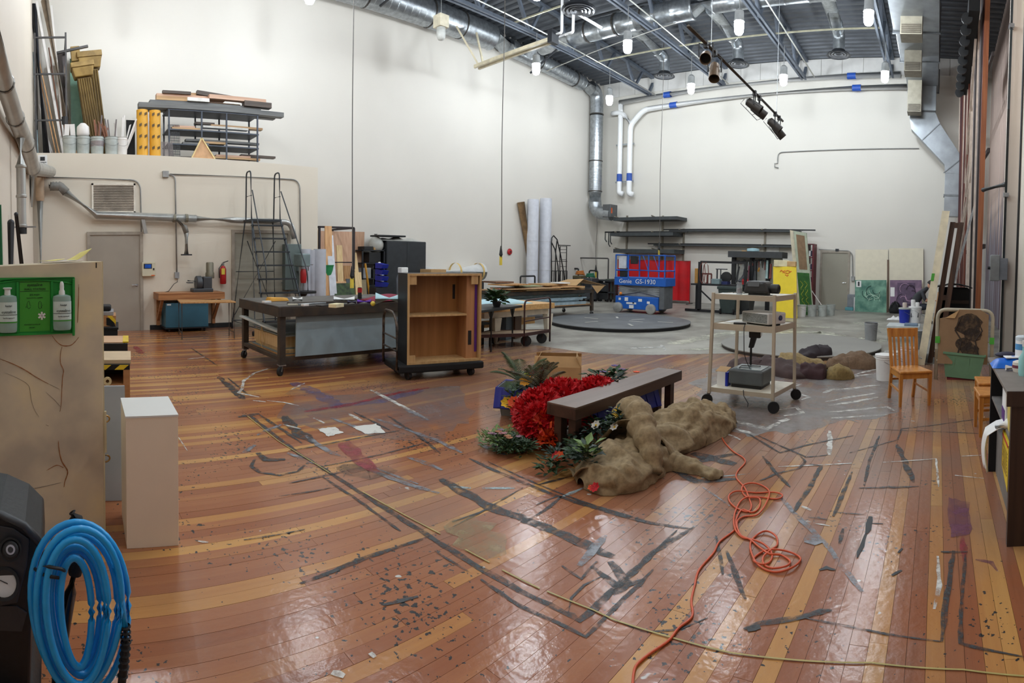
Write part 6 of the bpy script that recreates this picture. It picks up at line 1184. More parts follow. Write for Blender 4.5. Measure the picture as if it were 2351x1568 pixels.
# yellow flat and green painted flat
yf=mat('yellow_scenic',(236,208,30),.5,var=.03)
y_a=FL(1775,728);Yy=y_a.y;y_b=OY(Yy,1830,728);y_b.z=0;zy=OY(Yy,1800,612).z
t=thing('yellow_flat','bright yellow painted flat with orange handwriting standing by the green flat','flat',y_a.lerp(y_b,.5));q=OY(Yy+.25,1775,612),OY(Yy+.25,1828,612)
part('face_board',MB().hexa([y_a,y_b,y_b+V((0,.04,0)),y_a+V((0,.04,0)),q[0],q[1],q[1]+V((0,.04,0)),q[0]+V((0,.04,0))]),yf,t)
rw=random.Random(2);om=mat('orange_ink',(214,96,30),.5)
for r_ in range(3):
 n_=(6,4,2)[r_];mb=MB();x0_=1790+r_*6
 pts=[PL(y_a+V((0,-.006,0)),V((0,1,-.25/zy)),x0_+k*1.6,622+r_*5+rw.uniform(-2,2))for k in range(n_*3)]
 part('handwriting',MB().tube(pts,.012,5),om,t)
small('crumpled_paper','crumpled cream paper sheet on top of the yellow flat',OY(Yy+.28,1795,612),(.5,.1,.2),mat('cream_paper',(228,218,180)),'paper',OY(Yy+.28,1795,612).z,.2);small('paper_scrap','brown paper scrap beside the cream sheet atop the yellow flat',OY(Yy+.28,1818,612),(.3,.1,.16),mat('brown_paper',(196,160,112),.8),'paper',OY(Yy+.28,1818,612).z,-.2)
ga_,gb2=FL(1836,724),FL(1867,722);Gd=(gb2-ga_).normalized();tl,tr=AT(math.hypot(ga_.x,ga_.y)+.55,1818,529),AT(math.hypot(gb2 .x,gb2 .y)+.55,1851,535)
t=thing('painted_flat','tall leaning flat with green painted lower half and tan upper panel','flat',ga_.lerp(gb2,.5));bk=V((.0,.1,0))
gl_=lambda u_,v,e=0:(ga_.lerp(gb2,u_)).lerp(tl.lerp(tr,u_),v)+V((0,-e,0))
def gq(u0,u1,v0,v1,e0,e1):return MB().hexa([gl_(u0,v0,e0),gl_(u1,v0,e0),gl_(u1,v0,e1),gl_(u0,v0,e1),gl_(u0,v1,e0),gl_(u1,v1,e0),gl_(u1,v1,e1),gl_(u0,v1,e1)])
part('frame_board',gq(0,1,0,1,0,-.1),mat('pale_mint_frame',(196,206,184),.6),t);part('green_panel',gq(.1,.97,.0,.5,.02,.002),mat('grass_green_paint',(64,124,56),.55,0,.2,5,rgb2=(48,100,46)),t);part('tan_panel',gq(.28,.86,.54,.96,.015,.002),mat('tan_burlap_panel',(150,124,96),.8),t);part('edge_strip',gq(-.12,.1,0,1,.03,-.1),mat('cream_edge',(226,218,192),.6),t)
for k in range(3):
 for s in(0,1):part('yellow_brush_mark',MB().tube([gl_(.36+s*.3+.1*math.sin(k*2+j*1.3),.1+k*.1+j*.02,.026)for j in range(6)],.012,5),mat('lime_ink',(170,178,60),.5),t)
# red bookshelf
ra=OY(20.4,1856,560);rb=OY(20.4,1870,560);t=thing('red_shelf','narrow dark red bookshelf with cluttered shelves behind the green flat','shelf',V((ra.x,20.4,0)));rm=mat('dark_red_wood',(98,24,34),.5)
for x in(ra.x,rb.x):part('side',bx(x-.03,x+.03,20.2,20.7,0,ra.z),rm,t)
for k in range(6):part('shelf_board',bx(ra.x,rb.x,20.2,20.7,ra.z*k/5-(.03 if k else-.0),ra.z*k/5+(.0 if k else .03)),rm,t)
for k in range(5):
 for j in range(2):small('shelf_can',('white','navy')[j]+' can on the '+('lowest','second','middle','fourth','upper')[k]+' level of the red bookshelf',V((ra.x+.09+j*.07,20.33,0)),(.06,.1,.2),(white,mat('navy_fabric',(40,38,62)))[j],'can',ra.z*k/5+.03,g='cans on the red bookshelf')
# row of buckets
for k,(x,yy,m,b2)in enumerate(((1840,727,white,mat('red_label',(190,50,40),.6)),(1864,726,bkt,None),(1888,726,bkt,mat('white_label',(214,214,210),.6)),(1907,724,bkt,None))):
 p=FL(x,yy);bucket(('white paint bucket with a red label at the foot of the green flat','grey bucket second in the row by the green flat','grey bucket with a white label third in the row','grey bucket last in the row, closest to the olive door')[k],p,.15,.36,m,'buckets in a row by the green flat',b2,lid=bkt if k==0 else None)
p=FL(1890,720);solo('broom_handle',MB().tube([V((p.x,p.y,.2)),OY(p.y+.3,1862,665)],.014,6),pale,'pale broom handle leaning out of the third bucket','handle')
# grey upright thing, door conduit
p=FL(1956,713);h=AT(p,1956,676).z;t=thing('floor_fan','grey upright bin with a teal base beside the olive door','bin',p);part('bin_body',bx(p.x-.2,p.x+.12,p.y+.05,p.y+.3,.12,h),mat('bin_grey',(128,132,138),.5),t,bevel=.02);part('teal_base',bx(p.x-.26,p.x+.05,p.y-.05,p.y+.34,0,.12),mat('teal_plastic',(88,150,160),.5),t,bevel=.02);part('white_post',bx(p.x+.06,p.x+.1,p.y,p.y+.04,0.0,.5),white,t)
q=[OY(YF-.04,*k)for k in((1880,572),(1950,576),(1957,585),(1958,640))];t=thing('wall_conduit','thin conduit over the olive door dropping to a grey switch box','conduit',q[3]);part('tube',MB().tube(arc(q,.1),.018,8),cm,t);part('switch_box',MB().obox(q[3],(.12,.08,.18)),steel,t);part('coupling',MB().obox(q[0].lerp(q[1],.6),(.12,.06,.1)),dkmetal,t)
q=OY(YF-.05,1967,590);solo('wall_hook',MB().obox(q,(.06,.08,.3)),black,'small black hook strip on the far wall beside the door conduit','hook')
# flats and paintings against the far wall
bf=mat('beige_flat',(222,214,192),.6,var=.03)
def wflat(name,lab,x0,x1,yb,yt_,d0,d1,m,cat,th=.04,kids=None):
 a,b_=FL(x0,yb),FL(x1,yb);Y0=YF-d0;Y1=YF-d1;a=V((OY(Y0,x0,yb).x,Y0,0.002));b_=V((OY(Y0,x1,yb).x,Y0,0.002));c,d=OY(Y1,x0,yt_),OY(Y1,x1,yt_)
 t=thing(name,lab,cat,a.lerp(b_,.5));part('face_board',MB().hexa([a,b_,b_+V((0,th,0)),a+V((0,th,0)),c,d,d+V((0,th,0)),c+V((0,th,0))]),m,t)
 return t,(lambda u_,v,e:a.lerp(b_,u_).lerp(c.lerp(d,u_),v)-V((0,e,0)))
t,f_=wflat('beige_flat','blank beige flat leaning on the far wall behind the teal painting',1964,2039,714,573,.3,.08,bf,'flat')
t,f_=wflat('beige_flat','blank beige flat with a brown edge leaning behind the purple painting',2041,2120,714,570,.3,.08,bf,'flat');part('brown_edge',MB().hexa([f_(-.05,0,.03),f_(0,0,.03),f_(0,0,-.04),f_(-.05,0,-.04),f_(-.05,.82,.03),f_(0,.82,.03),f_(0,.82,-.04),f_(-.05,.82,-.04)]),wood('brown_edge',(92,66,46)),t)
tp_=mat('teal_painting',(124,168,146),.6,0,.3,3,0,rgb2=(62,112,98));pp_=mat('purple_painting',(140,112,136),.6,0,.3,3,0,rgb2=(104,82,108));tl_=mat('teal_light',(168,200,180),.6);pd=mat('plum_dark',(58,40,60),.6)
def swirl(f_,t,m,seed,n,r=.014):
 rr=random.Random(seed)
 for k in range(n):
  u0,v0,a,s=rr.uniform(.4,.75),rr.uniform(.3,.75),rr.uniform(0,6),rr.uniform(.08,.2)
  part('brush_mark',MB().tube([f_(u0+s*math.cos(a+j*.5),v0+s*math.sin(a+j*.5),.012)for j in range(7)],r,5),m,t)
t,f_=wflat('teal_painting','square teal green sketch painting standing against the far wall flats',1963,2035,715,643,.5,.38,tp_,'painting');swirl(f_,t,tl_,3,5);swirl(f_,t,mat('deep_teal',(40,84,76),.6),6,3);part('reference_sheet',MB().hexa([f_(u_,v,e)for v in(.78,.98)for u_,e in((.04,.012),(.2,.012),(.2,.004),(.04,.004))]),paper,t);part('sheet_picture',MB().hexa([f_(u_,v,e)for v in(.81,.95)for u_,e in((.09,.016),(.15,.016),(.15,.013),(.09,.013))]),dkmetal,t)
t,f_=wflat('purple_painting','square mauve sketch painting with dark lines behind the seated person',2043,2116,715,643,.5,.38,pp_,'painting');part('dark_ground',MB().hexa([f_(u_,v,e)for v in(.1,.92)for u_,e in((.24,.006),(.8,.006),(.8,.001),(.24,.001))]),mat('dark_mauve',(92,72,98),.6,var=.2),t);swirl(f_,t,pd,5,6);swirl(f_,t,mat('mauve_light',(176,142,168),.6),8,3);part('reference_sheet',MB().hexa([f_(u_,v,e)for v in(.5,.78)for u_,e in((.02,.012),(.15,.012),(.15,.004),(.02,.004))]),paper,t)
p=FL(2055,719);t=thing('black_backpack','black backpack slumped on the floor by the mauve painting','backpack',p);part('pack_body',MB().lathe([(.2,.0),(.24,.08),(.2,.25),(.12,.38),(.03,.42)],p,14),blackmatte,t,smooth=True);part('strap',MB().tube([p+V((-.1,-.15,.1)),p+V((-.12,-.2,.3)),p+V((0,-.1,.45)),p+V((.1,-.18,.3)),p+V((.1,-.18,.05))],.02,6),black,t)
p=FL(2050,735);solo('white_rag',MB().grid(lambda u_,v:p+V((u_*.5-.2,v*.3,.004+.1*math.sin(u_*3.1)*math.sin(v*3.1)*(1+.4*math.sin(u_*20)))),10,8),paper,'crumpled white rag on the concrete near the blue bucket','rag',smooth=True,thick=.006)
# ================================================================ seated person
hp=FL(2106,742);PX_=hp.x;PY_=hp.y
def skin(name,pts,edges,rad,m,parent,sub=2):
 me=bpy.data.meshes.new(name);me.from_pydata([tuple(WM[parent.name].inverted()@V(p))for p in pts],edges,[]);o=bpy.data.objects.new(name,me);COL.objects.link(o);o.parent=parent;WM[o.name]=WM[parent.name]
 s=o.modifiers.new('skin','SKIN');s.use_smooth_shade=True
 for i,r in enumerate(rad):me.skin_vertices[0].data[i].radius=(r,r)if not isinstance(r,tuple)else r
 me.skin_vertices[0].data[0].use_root=True
 o.modifiers.new('sub','SUBSURF').levels=sub;o.modifiers['sub'].render_levels=sub;me.materials.append(m);return o
W_=lambda x,y,z:V((PX_+x,PY_+y,z))
shirt=mat('charcoal_tshirt',(52,54,58),.8);jeans=mat('dark_jeans',(32,36,46),.8);skn=mat('skin',(206,154,128),.55,var=.05);hair=mat('dark_hair',(36,28,24),.7);mask=mat('pale_blue_mask',(150,168,186),.7)
t=thing('person','person in charcoal T-shirt, dark jeans and face mask, seated and bent over painting','person',W_(0,0,0))
# body: one continuous figure facing +X (toward the leaning flat)
pts=[W_(-.12,0,.47),W_(-.10,0,.62),W_(-.0,0,.80),W_(.13,0,.95),W_(.22,0,1.02),W_(.30,0,1.09)]
edges=[(i,i+1)for i in range(5)];rad=[.15,.145,.15,.13,.065,.06]
for s in(-1,1):
 n0=len(pts);pts+=[W_(.12,s*.17,.93),W_(.2,s*.22,.74),W_(.24,s*.2,.68),W_(.44,s*.1,.7),W_(.5,s*.08,.7)];rad+=[.065,.052,.046,.036,.026]
 edges+=[(3,n0)]+[(n0+i,n0+i+1)for i in range(4)]
 n1=len(pts);pts+=[W_(-.06,s*.1,.46),W_(.14,s*.14,.5),W_(.34,s*.16,.51),W_(.3,s*.16,.28),W_(.26,s*.16,.09),W_(.32,s*.16,.05),W_(.42,s*.17,.035)];rad+=[.11,.095,.075,.062,.045,.045,.035]
 edges+=[(0,n1)]+[(n1+i,n1+i+1)for i in range(6)]
body=skin('body',pts,edges,rad,shirt,t)
me=body.data;me.materials.append(skn);me.materials.append(jeans)
# clothing as thin shells over the same skeleton
leg=[]
for s in(-1,1):
 skin('jeans_leg',[W_(-.13,s*.05,.47),W_(-.06,s*.1,.46),W_(.14,s*.14,.5),W_(.34,s*.16,.51),W_(.3,s*.16,.28),W_(.26,s*.16,.1)],[(i,i+1)for i in range(5)],[.13,.122,.105,.085,.072,.06],jeans,t)
 skin('shoe',[W_(.22,s*.16,.05),W_(.32,s*.16,.05),W_(.46,s*.17,.04)],[(0,1),(1,2)],[(.05,.05),(.05,.05),(.04,.036)],black,t)
 skin('forearm',[W_(.2,s*.22,.745),W_(.24,s*.2,.685),W_(.44,s*.1,.705),W_(.5,s*.08,.705)],[(0,1),(1,2),(2,3)],[.053,.05,.039,.03],skn,t)
 for k in range(4):skin('finger',[W_(.49,s*.08+(k-1.5)*.018,.705),W_(.53,s*.08+(k-1.5)*.02,.7),W_(.555-abs(k-1.3)*.006,s*.08+(k-1.5)*.02,.675)],[(0,1),(1,2)],[.0095,.009,.007],skn,t,1)
 skin('thumb',[W_(.47,s*.05,.71),W_(.5,s*.035,.7),W_(.525,s*.035,.68)],[(0,1),(1,2)],[.011,.0095,.008],skn,t,1)
hd=part('head',MB().grid(lambda u_,v:W_(.375,0,1.17)+Matrix.Rotation(.55,3,'Y')@V((.1*math.sin(v*3.1416)*math.cos(u_*6.2832)*(1.05 if math.cos(u_*6.28)>0 else 1),.078*math.sin(v*3.1416)*math.sin(u_*6.2832)*(1-.25*(v>.6)),.125*math.cos(v*3.1416))),18,12),skn,t,smooth=True)
RT=Matrix.Rotation(.55,3,'Y');HC=W_(.375,0,1.17);h_=lambda x,y,z:HC+RT@V((x,y,z))
part('hair',MB().grid(lambda u_,v:h_((.108+.012*math.sin(u_*40))*math.sin(v*1.75)*math.cos(u_*6.2832)-.012,.088*math.sin(v*1.75)*math.sin(u_*6.2832),.135*math.cos(v*1.75)+.006),18,8),hair,t,smooth=True)
part('face_mask',MB().grid(lambda u_,v:h_(.085+.035*math.sin(v*3.14)-.07*(2*u_-1)**2,(u_-.5)*.15,-.02-.09*v),8,6),mask,t,smooth=True,thick=.004)
for s in(-1,1):part('ear',MB().ball(h_(-.005,s*.08,-.01),(.022,.01,.032),10,6),skn,t,smooth=True);part('eye',MB().ball(h_(.09,s*.034,.012),.011,8,6),white,t,smooth=True);part('mask_loop',MB().tube([h_(.05,s*.072,-.03),h_(.0,s*.083,.02),h_(-.02,s*.084,-.02)],.003,5),mask,t)
part('nose',MB().ball(h_(.105,0,-.015),(.02,.014,.024),8,6),skn,t,smooth=True);part('headphone',MB().lathe([(.04,-.012),(.04,.012)],h_(-.005,-.094,-.0),14,(0,1,0)),black,t)
p=W_(-.1,0,0);bucket('upturned grey bucket the seated person is sitting on',p,.15,.33,bkt,None,handle=False)
pa=W_(.62,0,0);t=thing('small_easel','small tan panel propped in front of the seated person','panel',pa);part('face_board',MB().hexa([W_(.5,-.25,.2),W_(.53,-.25,.2),W_(.53,.25,.2),W_(.5,.25,.2),W_(.58,-.25,.95),W_(.61,-.25,.95),W_(.61,.25,.95),W_(.58,.25,.95)]),mat('tan_board',(206,164,124)),t);part('prop_leg',MB().bar(W_(.75,0,0),W_(.58,0,.9),.03),pine,t);part('prop_foot',bx(PX_+.48,PX_+.78,PY_-.05,PY_+.05,0,.2),pine,t)
# ================================================================ low paint table with buckets near the person
tz=.34;p0,p1=FL(2035,748,tz),FL(2112,748,tz);yy0=p0 .y
t=thing('paint_table','low pale table holding the blue and white paint buckets','table',p0 .lerp(p1,.5)-V((0,0,tz)));part('table_top',bx(p0 .x,p1 .x,yy0,yy0+.8,tz-.04,tz),mat('pale_table',(196,204,204),.5),t)
for x in(p0 .x+.05,p1 .x-.05):
 for y in(yy0+.05,yy0+.75):part('leg',bx(x-.02,x+.02,y-.02,y+.02,0,tz-.04),steel,t)
p=FL(2076,741,tz);bucket('royal blue paint bucket with white lettering on the low table',V((p.x,p.y,tz+.001)),.135,.34,mat('royal_blue_plastic',(26,44,158)),None,lid=bkt)
p2_=FL(2100,741,tz);b3=bucket('white paint bucket with a black printed label on the low table',V((p2_.x,p2_.y,tz+.001)),.15,.37,white,None,band=None,lid=white);part('black_print',MB().hexa([p2_+V((dx,-.152+abs(dx)*.35,dz_))for dz_ in(.14,.22)for dx in(-.09,.09)][:2]+[p2_+V((.09,-.1,.14)),p2_+V((-.09,-.1,.14))]+[p2_+V((dx,-.152+abs(dx)*.35,.24))for dx in(-.09,.09)]+[p2_+V((.09,-.1,.24)),p2_+V((-.09,-.1,.24))]),dkmetal,b3)
for k,(x,m,lb,h)in enumerate(((2074,mat('cream_cup',(206,190,180),.5),'pinkish cup stacked on the blue bucket lid',.12),(2094,white,'white jar stacked on the white bucket lid',.16),(2102,white,'short white jar beside the tall one on the white bucket lid',.1))):
 q=(p if k==0 else p2_)+V((0 if k==0 else(x-2098)*.013,0,(.37 if k==0 else .401)));q.z=tz+(.36 if k==0 else .391);solo('paint_jar',MB().lathe([(.05,0),(.055,h*.8),(.045,h)],q,12),m,lb,'jar',smooth=2)
solo('paint_tray',bx(p1 .x-.35,p1 .x-.05,yy0+.1,yy0+.4,tz+.001,tz+.05),mat('blue_grey_tray',(110,130,150),.5),'blue-grey paint tray at the flat end of the low table','tray',bevel=.01)
for k,(x,yy,r,h,m,lb)in enumerate(((1999,781,.15,.4,mat('bucket_mid_grey',(140,142,144),.5),'grey bucket alone on the white-splashed concrete beyond the round platform'),(2031,872,.14,.36,white,'white and grey bucket on the floor behind the wooden chair leg'),(2048,850,.13,.3,white,'white bucket seen through the wooden chair slats'),(2085,842,.14,.32,mat('pale_pink_bucket',(206,190,190),.5),'pinkish white bucket behind the wooden chair back'),(2104,800,.15,.36,mat('bucket_mid_grey',(140,142,144)),'grey bucket beside the leaning white-edged flat'))):
 q=FL(x,yy);bucket(lb,q,r,h,m,'loose buckets near the chair',mat('dark_label',(72,74,78),.6)if k in(1,2)else None,lid=m if k in(1,4)else None)
# ================================================================ round platforms
def disc(lab,c,r,h,m,em):
 t=thing('round_platform',lab,'platform',c,group='round stage platforms');part('platform_top',MB().lathe([(r-.004,h-.02),(r,h-.018),(r,h),(r-.01,h+.003)],c,72),m,t);part('platform_edge',MB().lathe([(r-.01,0),(r-.01,h-.021)],c,72),em,t);return t
disc('low round dark platform with a black edge lying in front of the blue lift',V((-7.8,12.4,0)),1.84,.09,mat('slate_platform',(98,100,102),.5,0,.2,2),blackmatte)
disc('low round plain grey platform beyond the projector cart',V((-2.66,10.95,0)),1.6,.07,mat('grey_platform',(136,134,128),.55,0,.06,1),mat('platform_edge_brown',(52,44,40),.7))
for k in range(7):a=k*1.1;part('paint_scuff',MB().obox(V((-7.8+1.2*math.cos(a)*(.4+.1*k),12.4+1.3*math.sin(a)*(.3+.1*k),.0945)),(.4,.06,.001),a),mat('scuff_pale',(190,188,180),.5),bpy.data.objects['round_platform'])
# fabric rolls
for lab,pts,rd_,m,sd in(('dark brown fabric roll lying behind the projector cart',[(1668,842),(1760,848),(1860,868)],[(.25,.14),(.3,.18),(.28,.14)],mat('dark_brown_fabric',(66,50,48),.9,var=.2),1),('black fabric bundle lying on the edge of the grey platform',[(1826,832),(1868,822),(1903,820)],[(.1,.06),(.2,.2),(.2,.22)],mat('black_fabric',(46,38,42),.9),5),('khaki burlap strip folded over the dark fabric',[(1785,842),(1830,846),(1900,846)],[(.14,.18),(.2,.24),(.15,.2)],mat('khaki_burlap',(142,122,84),.95,0,.15,30,.3),9),('dark maroon fabric roll end under the khaki burlap',[(1840,862),(1870,866),(1898,868)],[(.16,.2),(.18,.22),(.14,.2)],mat('maroon_dark',(62,40,42),.9),3),('olive burlap heap at the end of the fabric pile',[(1895,866),(1925,867),(1952,864)],[(.15,.12),(.22,.22),(.16,.1)],mat('olive_burlap',(132,112,70),.95,0,.15,30,.3),13),('brown burlap roll stretching toward the wooden chair',[(1900,848),(1940,842),(1982,842),(2018,838)],[(.12,.12),(.2,.2),(.28,.3),(.14,.04)],mat('brown_burlap',(108,86,66),.95,0,.15,30,.3),17)):
 solo('fabric_roll',drape([FL(*p)for p in pts],rd_,.08,18,sd,3.5),m,lab,'fabric','fabric bundles by the grey platform',smooth=True)
# ================================================================ projector cart
F1,F2,F3=V((-2.52,5.95,0)),V((-1.75,5.94,0)),V((-1.68,6.62,0));F4=F1+F3-F2
pc=mat('cart_putty',(184,172,152),.45,var=.04);ctr=(F1+F3)/2;H3=1.3
def cp(p,z):k=1-.05*z/H3;return V((ctr.x+(p.x-ctr.x)*k,ctr.y+(p.y-ctr.y)*k,z))
t=thing('projector_cart','putty coloured three-shelf steel cart on black casters','cart',ctr)
for p in(F1,F2,F3,F4):
 part('leg',MB().bar(cp(p,.14),cp(p,H3),.035),pc,t,bevel=.004);d=(p-ctr).normalized()
 k=part('caster',MB().lathe([(.02,-.016),(.065,-.016),(.065,.016),(.02,.016)],p+V((0,0,.066))+d*.02,18,(-.35,.95,0)),rubber,t,smooth=2);part('fork',MB().bar(p+d*.02+V((0,0,.066)),cp(p,.16),.04,.012),chrome,k)
def cshelf(z,lip=.06):
 q=[cp(p,z)for p in(F1,F2,F3,F4)];k=part('shelf',MB().prism(q,(0,0,.012)),mat('cart_shelf_cream',(212,206,190),.5),t)
 for a,b_ in zip(q,q[1:]+q[:1]):part('shelf_lip',MB().bar(a+V((0,0,-.015)),b_+V((0,0,-.015)),.008,lip),pc,k)
 return q
q1,q2,q3=cshelf(.2,.05),cshelf(.93,.07),cshelf(1.27,.06)
ex=(q3[1]-q3[0]).normalized();ey=V((-ex.y,ex.x,0))
S_=lambda q,a,b_,z=0:q[0]+ex*a+ey*b_+V((0,0,.0125+z))
rz=math.atan2(ex.y,ex.x)
t=thing('projector','black rounded projector with a lens on the top shelf of the cart','projector',S_(q3,.52,.3))
c=AT(6.3,1765,645);c=S_(q3,.48,.22)
part('body',MB().hexa([c+ex*a+ey*b_+V((0,0,z))for a,b_,z in((-.16,-.14,.02),(.16,-.14,.02),(.16,.16,.02),(-.16,.16,.02),(-.13,-.12,.16),(.1,-.12,.16),(.1,.14,.16),(-.13,.14,.16))]),mat('projector_black',(24,24,26),.4),t,bevel=.03);part('lens_barrel',MB().lathe([(.055,-.02),(.055,.07),(.045,.08),(.02,.06)],c+ex*.16+V((0,0,.075)),16,ex),black,t,smooth=2);part('top_hatch',MB().hexa([c+ex*a+ey*b_+V((0,0,z))for a,b_,z in((-.1,-.135,.1),(.04,-.135,.1),(.04,-.12,.155),(-.1,-.12,.155),(-.1,-.13,.1),(.04,-.13,.1),(.04,-.115,.155),(-.1,-.115,.155))]),mat('hatch_grey',(74,78,82),.35),t);part('foot',MB().obox(c+V((0,0,.01)),(.2,.2,.02),rz),black,t)
t=thing('glass_jar','clear glass jar beside the black projector on the cart','jar',S_(q3,.26,.15));part('jar_wall',MB().lathe([(.035,0),(.035,.1),(.028,.12),(.03,.14),(.028,.14),(.028,.12),(.03,.1),(.03,.01)],S_(q3,.27,.12),14),mat('clear_glass',(220,226,230),.1,alpha=.8),t,smooth=2);part('contents',MB().lathe([(.028,.012),(.028,.07)],S_(q3,.27,.12),12),mat('pinkish_contents',(190,160,160),.6),t)
solo('paper_sheet',MB().obox(S_(q3,.12,.2,.002),(.2,.15,.003),rz+.2),paper,'white paper sheet lying on the cart top shelf','paper');solo('black_cable',MB().tube([S_(q3,.05+k*.035,.35+.05*math.sin(k*1.9),.008)for k in range(12)],.006,6),black,'black cable snaking over the cart top shelf','cable',smooth=True)
c=S_(q2,.54,.24);wp=mat('projector_white',(206,206,204),.45,var=.04);r2=rz-.42;e2=V((math.cos(r2),math.sin(r2),0));f2_=V((-e2 .y,e2 .x,0))
t=thing('projector','boxy silver-white projector set askew on the middle shelf of the cart','projector',c)
part('body',MB().obox(c+V((0,0,.085)),(.42,.3,.13),r2),wp,t,bevel=.015);part('grille_panel',MB().obox(c-f2_*.151+V((0,0,.085)),(.38,.006,.1),r2),mat('mesh_grey',(128,132,130),.6,0,.3,60),t);part('lens_port',MB().lathe([(.03,-.002),(.03,.008),(.02,.01)],c+e2*.21+f2_*.05+V((0,0,.09)),14,e2),mat('lens_blue',(40,50,92),.2),t)
for s in(-1,1):part('foot',MB().obox(c+e2*s*.15+V((0,0,.01)),(.04,.2,.02),r2),black,t)
solo('remote_control',MB().obox(S_(q2,.3,.1,.01),(.14,.05,.02),rz+.3),black,'black remote on the middle cart shelf beside the white projector','remote',bevel=.004)
solo('manual_sheet',MB().obox(S_(q2,.18,.32,.0025),(.24,.2,.003),rz),paper,'white sheet lying flat on the middle cart shelf','paper')
c=S_(q1,.4,.3);t=thing('overhead_projector','grey overhead projector with a tall arm and black head on the lowest cart shelf','projector',c)
og=mat('overhead_grey',(84,90,92),.5);part('base_housing',MB().obox(c+V((0,0,.125)),(.42,.4,.17),rz),og,t,bevel=.02);part('base_skirt',MB().obox(c+V((0,0,.02)),(.36,.34,.04),rz),black,t);part('stage_glass',MB().obox(c+V((0,0,.213)),(.34,.32,.006),rz),mat('stage_glass',(150,164,168),.1),t)
pb=c+ey*.14-ex*.06;part('arm_post',MB().tube([pb+V((0,0,.2)),pb+V((0,0,.42))],.014,8),black,t);part('arm_knuckle',MB().hexa([pb+V((x,y,z))for x,y,z in((-.03,-.02,.42),(.03,-.02,.42),(.03,.02,.42),(-.03,.02,.42),(0,-.03,.56),(.07,-.03,.56),(.07,.03,.56),(0,.03,.56))]),dkmetal,t,bevel=.008);part('projection_head',MB().obox(pb+ex*.05+V((0,0,.61)),(.14,.13,.12),rz+.2,.1),black,t,bevel=.012);part('mirror',MB().obox(pb+ex*.125+V((0,0,.62)),(.008,.11,.1),rz+.2),chrome,t)
t=thing('power_cord','black power cord hanging from the middle cart shelf over the overhead projector','cord',S_(q2,.42,.05));part('cord',MB().tube([S_(q2,.4,.0,.01),S_(q2,.4,-.03,-.02),S_(q2,.41,-.03,-.3),S_(q1,.42,.06,.33),S_(q1,.45,.1,.24),S_(q1,.3,.15,.226),S_(q1,.28,.3,.224),S_(q1,.5,.35,.226)],.005,6),black,t,smooth=True);part('dangling_end',MB().tube([S_(q1,.42,-.01,.01),S_(q1,.44,-.04,-.05),S_(q1,.5,-.06,-.12),S_(q1,.48,-.02,-.17)],.005,6),black,t,smooth=True)
c=S_(q1,.1,.22);t=thing('small_carton','white and blue carton box on the lowest cart shelf','carton',c);part('box_body',MB().obox(c+V((0,0,.08)),(.13,.16,.16),rz),paper,t);part('blue_panel',MB().obox(c+ex*.06-ey*.05+V((0,0,.08)),(.03,.1,.161),rz),mat('royal_blue_plastic',(26,44,158)),t);part('open_flap',MB().obox(c-ex*.02+V((0,0,.175)),(.14,.16,.006),rz,.2),card,t)
# ================================================================ chairs
oak=wood('honey_oak',(206,142,66),(178,112,46),'z',rough=.35)
CH=thing('wooden_chair','honey oak chair with a five-slat back facing the camera side beside the fabric pile','chair')
sw,sd,sh,bhh=.4,.42,.42,.88
part('seat',MB().hexa([(-.21,-.23,sh-.03),(.21,-.23,sh-.03),(.18,.2,sh-.03),(-.18,.2,sh-.03),(-.21,-.23,sh),(.21,-.23,sh),(.18,.2,sh),(-.18,.2,sh)]),oak,CH,bevel=.012)
for s in(-1,1):
 part('front_leg',MB().hexa([(s*.185+dx*.8,-.2+dy*.8,0)for dx,dy in((-.018,-.018),(.018,-.018),(.018,.018),(-.018,.018))]+[(s*.185+dx,-.2+dy,sh-.03)for dx,dy in((-.022,-.022),(.022,-.022),(.022,.022),(-.022,.022))]),oak,CH);part('rear_leg',MB().bar((s*.16,.27,0),(s*.165,.19,sh-.02),.034),oak,CH);part('back_post',MB().bar((s*.165,.19,sh-.03),(s*.18,.29,bhh),.036),oak,CH);part('side_stretcher',MB().bar((s*.18,-.2,.17),(s*.163,.25,.19),.018,.025),oak,CH)
part('crest_rail',MB().hexa([(-.2,.265,bhh-.11),(.2,.265,bhh-.11),(.2,.29,bhh-.11),(-.2,.29,bhh-.11),(-.21,.28,bhh),(.21,.28,bhh),(.21,.305,bhh),(-.21,.305,bhh)]),oak,CH,bevel=.008)
for k in range(5):
 x=-.115+k*.0575;part('back_slat',MB().bar((x,.19,sh),(x*1.05,.275,bhh-.1),.028,.014,(0,1,0)),oak,CH)
part('apron',bx(-.17,.17,-.21,-.19,sh-.09,sh-.03),oak,CH);part('apron',MB().bar((-.185,-.2,sh-.06),(-.165,.19,sh-.06),.02,.06),oak,CH);part('apron',MB().bar((.185,-.2,sh-.06),(.165,.19,sh-.06),.02,.06),oak,CH)
part('front_stretcher',bx(-.17,.17,.215,.235,.24,.265),oak,CH)
place(CH,(-.31,6.88,0),.42)
fr1=FL(2233,1000)
dup(CH,(fr1 .x+.26,fr1 .y+.15,0),-1.5,'honey oak chair pushed behind the dark shelf table, closest to it','chairs behind the shelf table')
dup(CH,(fr1 .x+.3,fr1 .y+.72,0),-1.52,'honey oak chair behind the other one beside the green tub','chairs behind the shelf table')
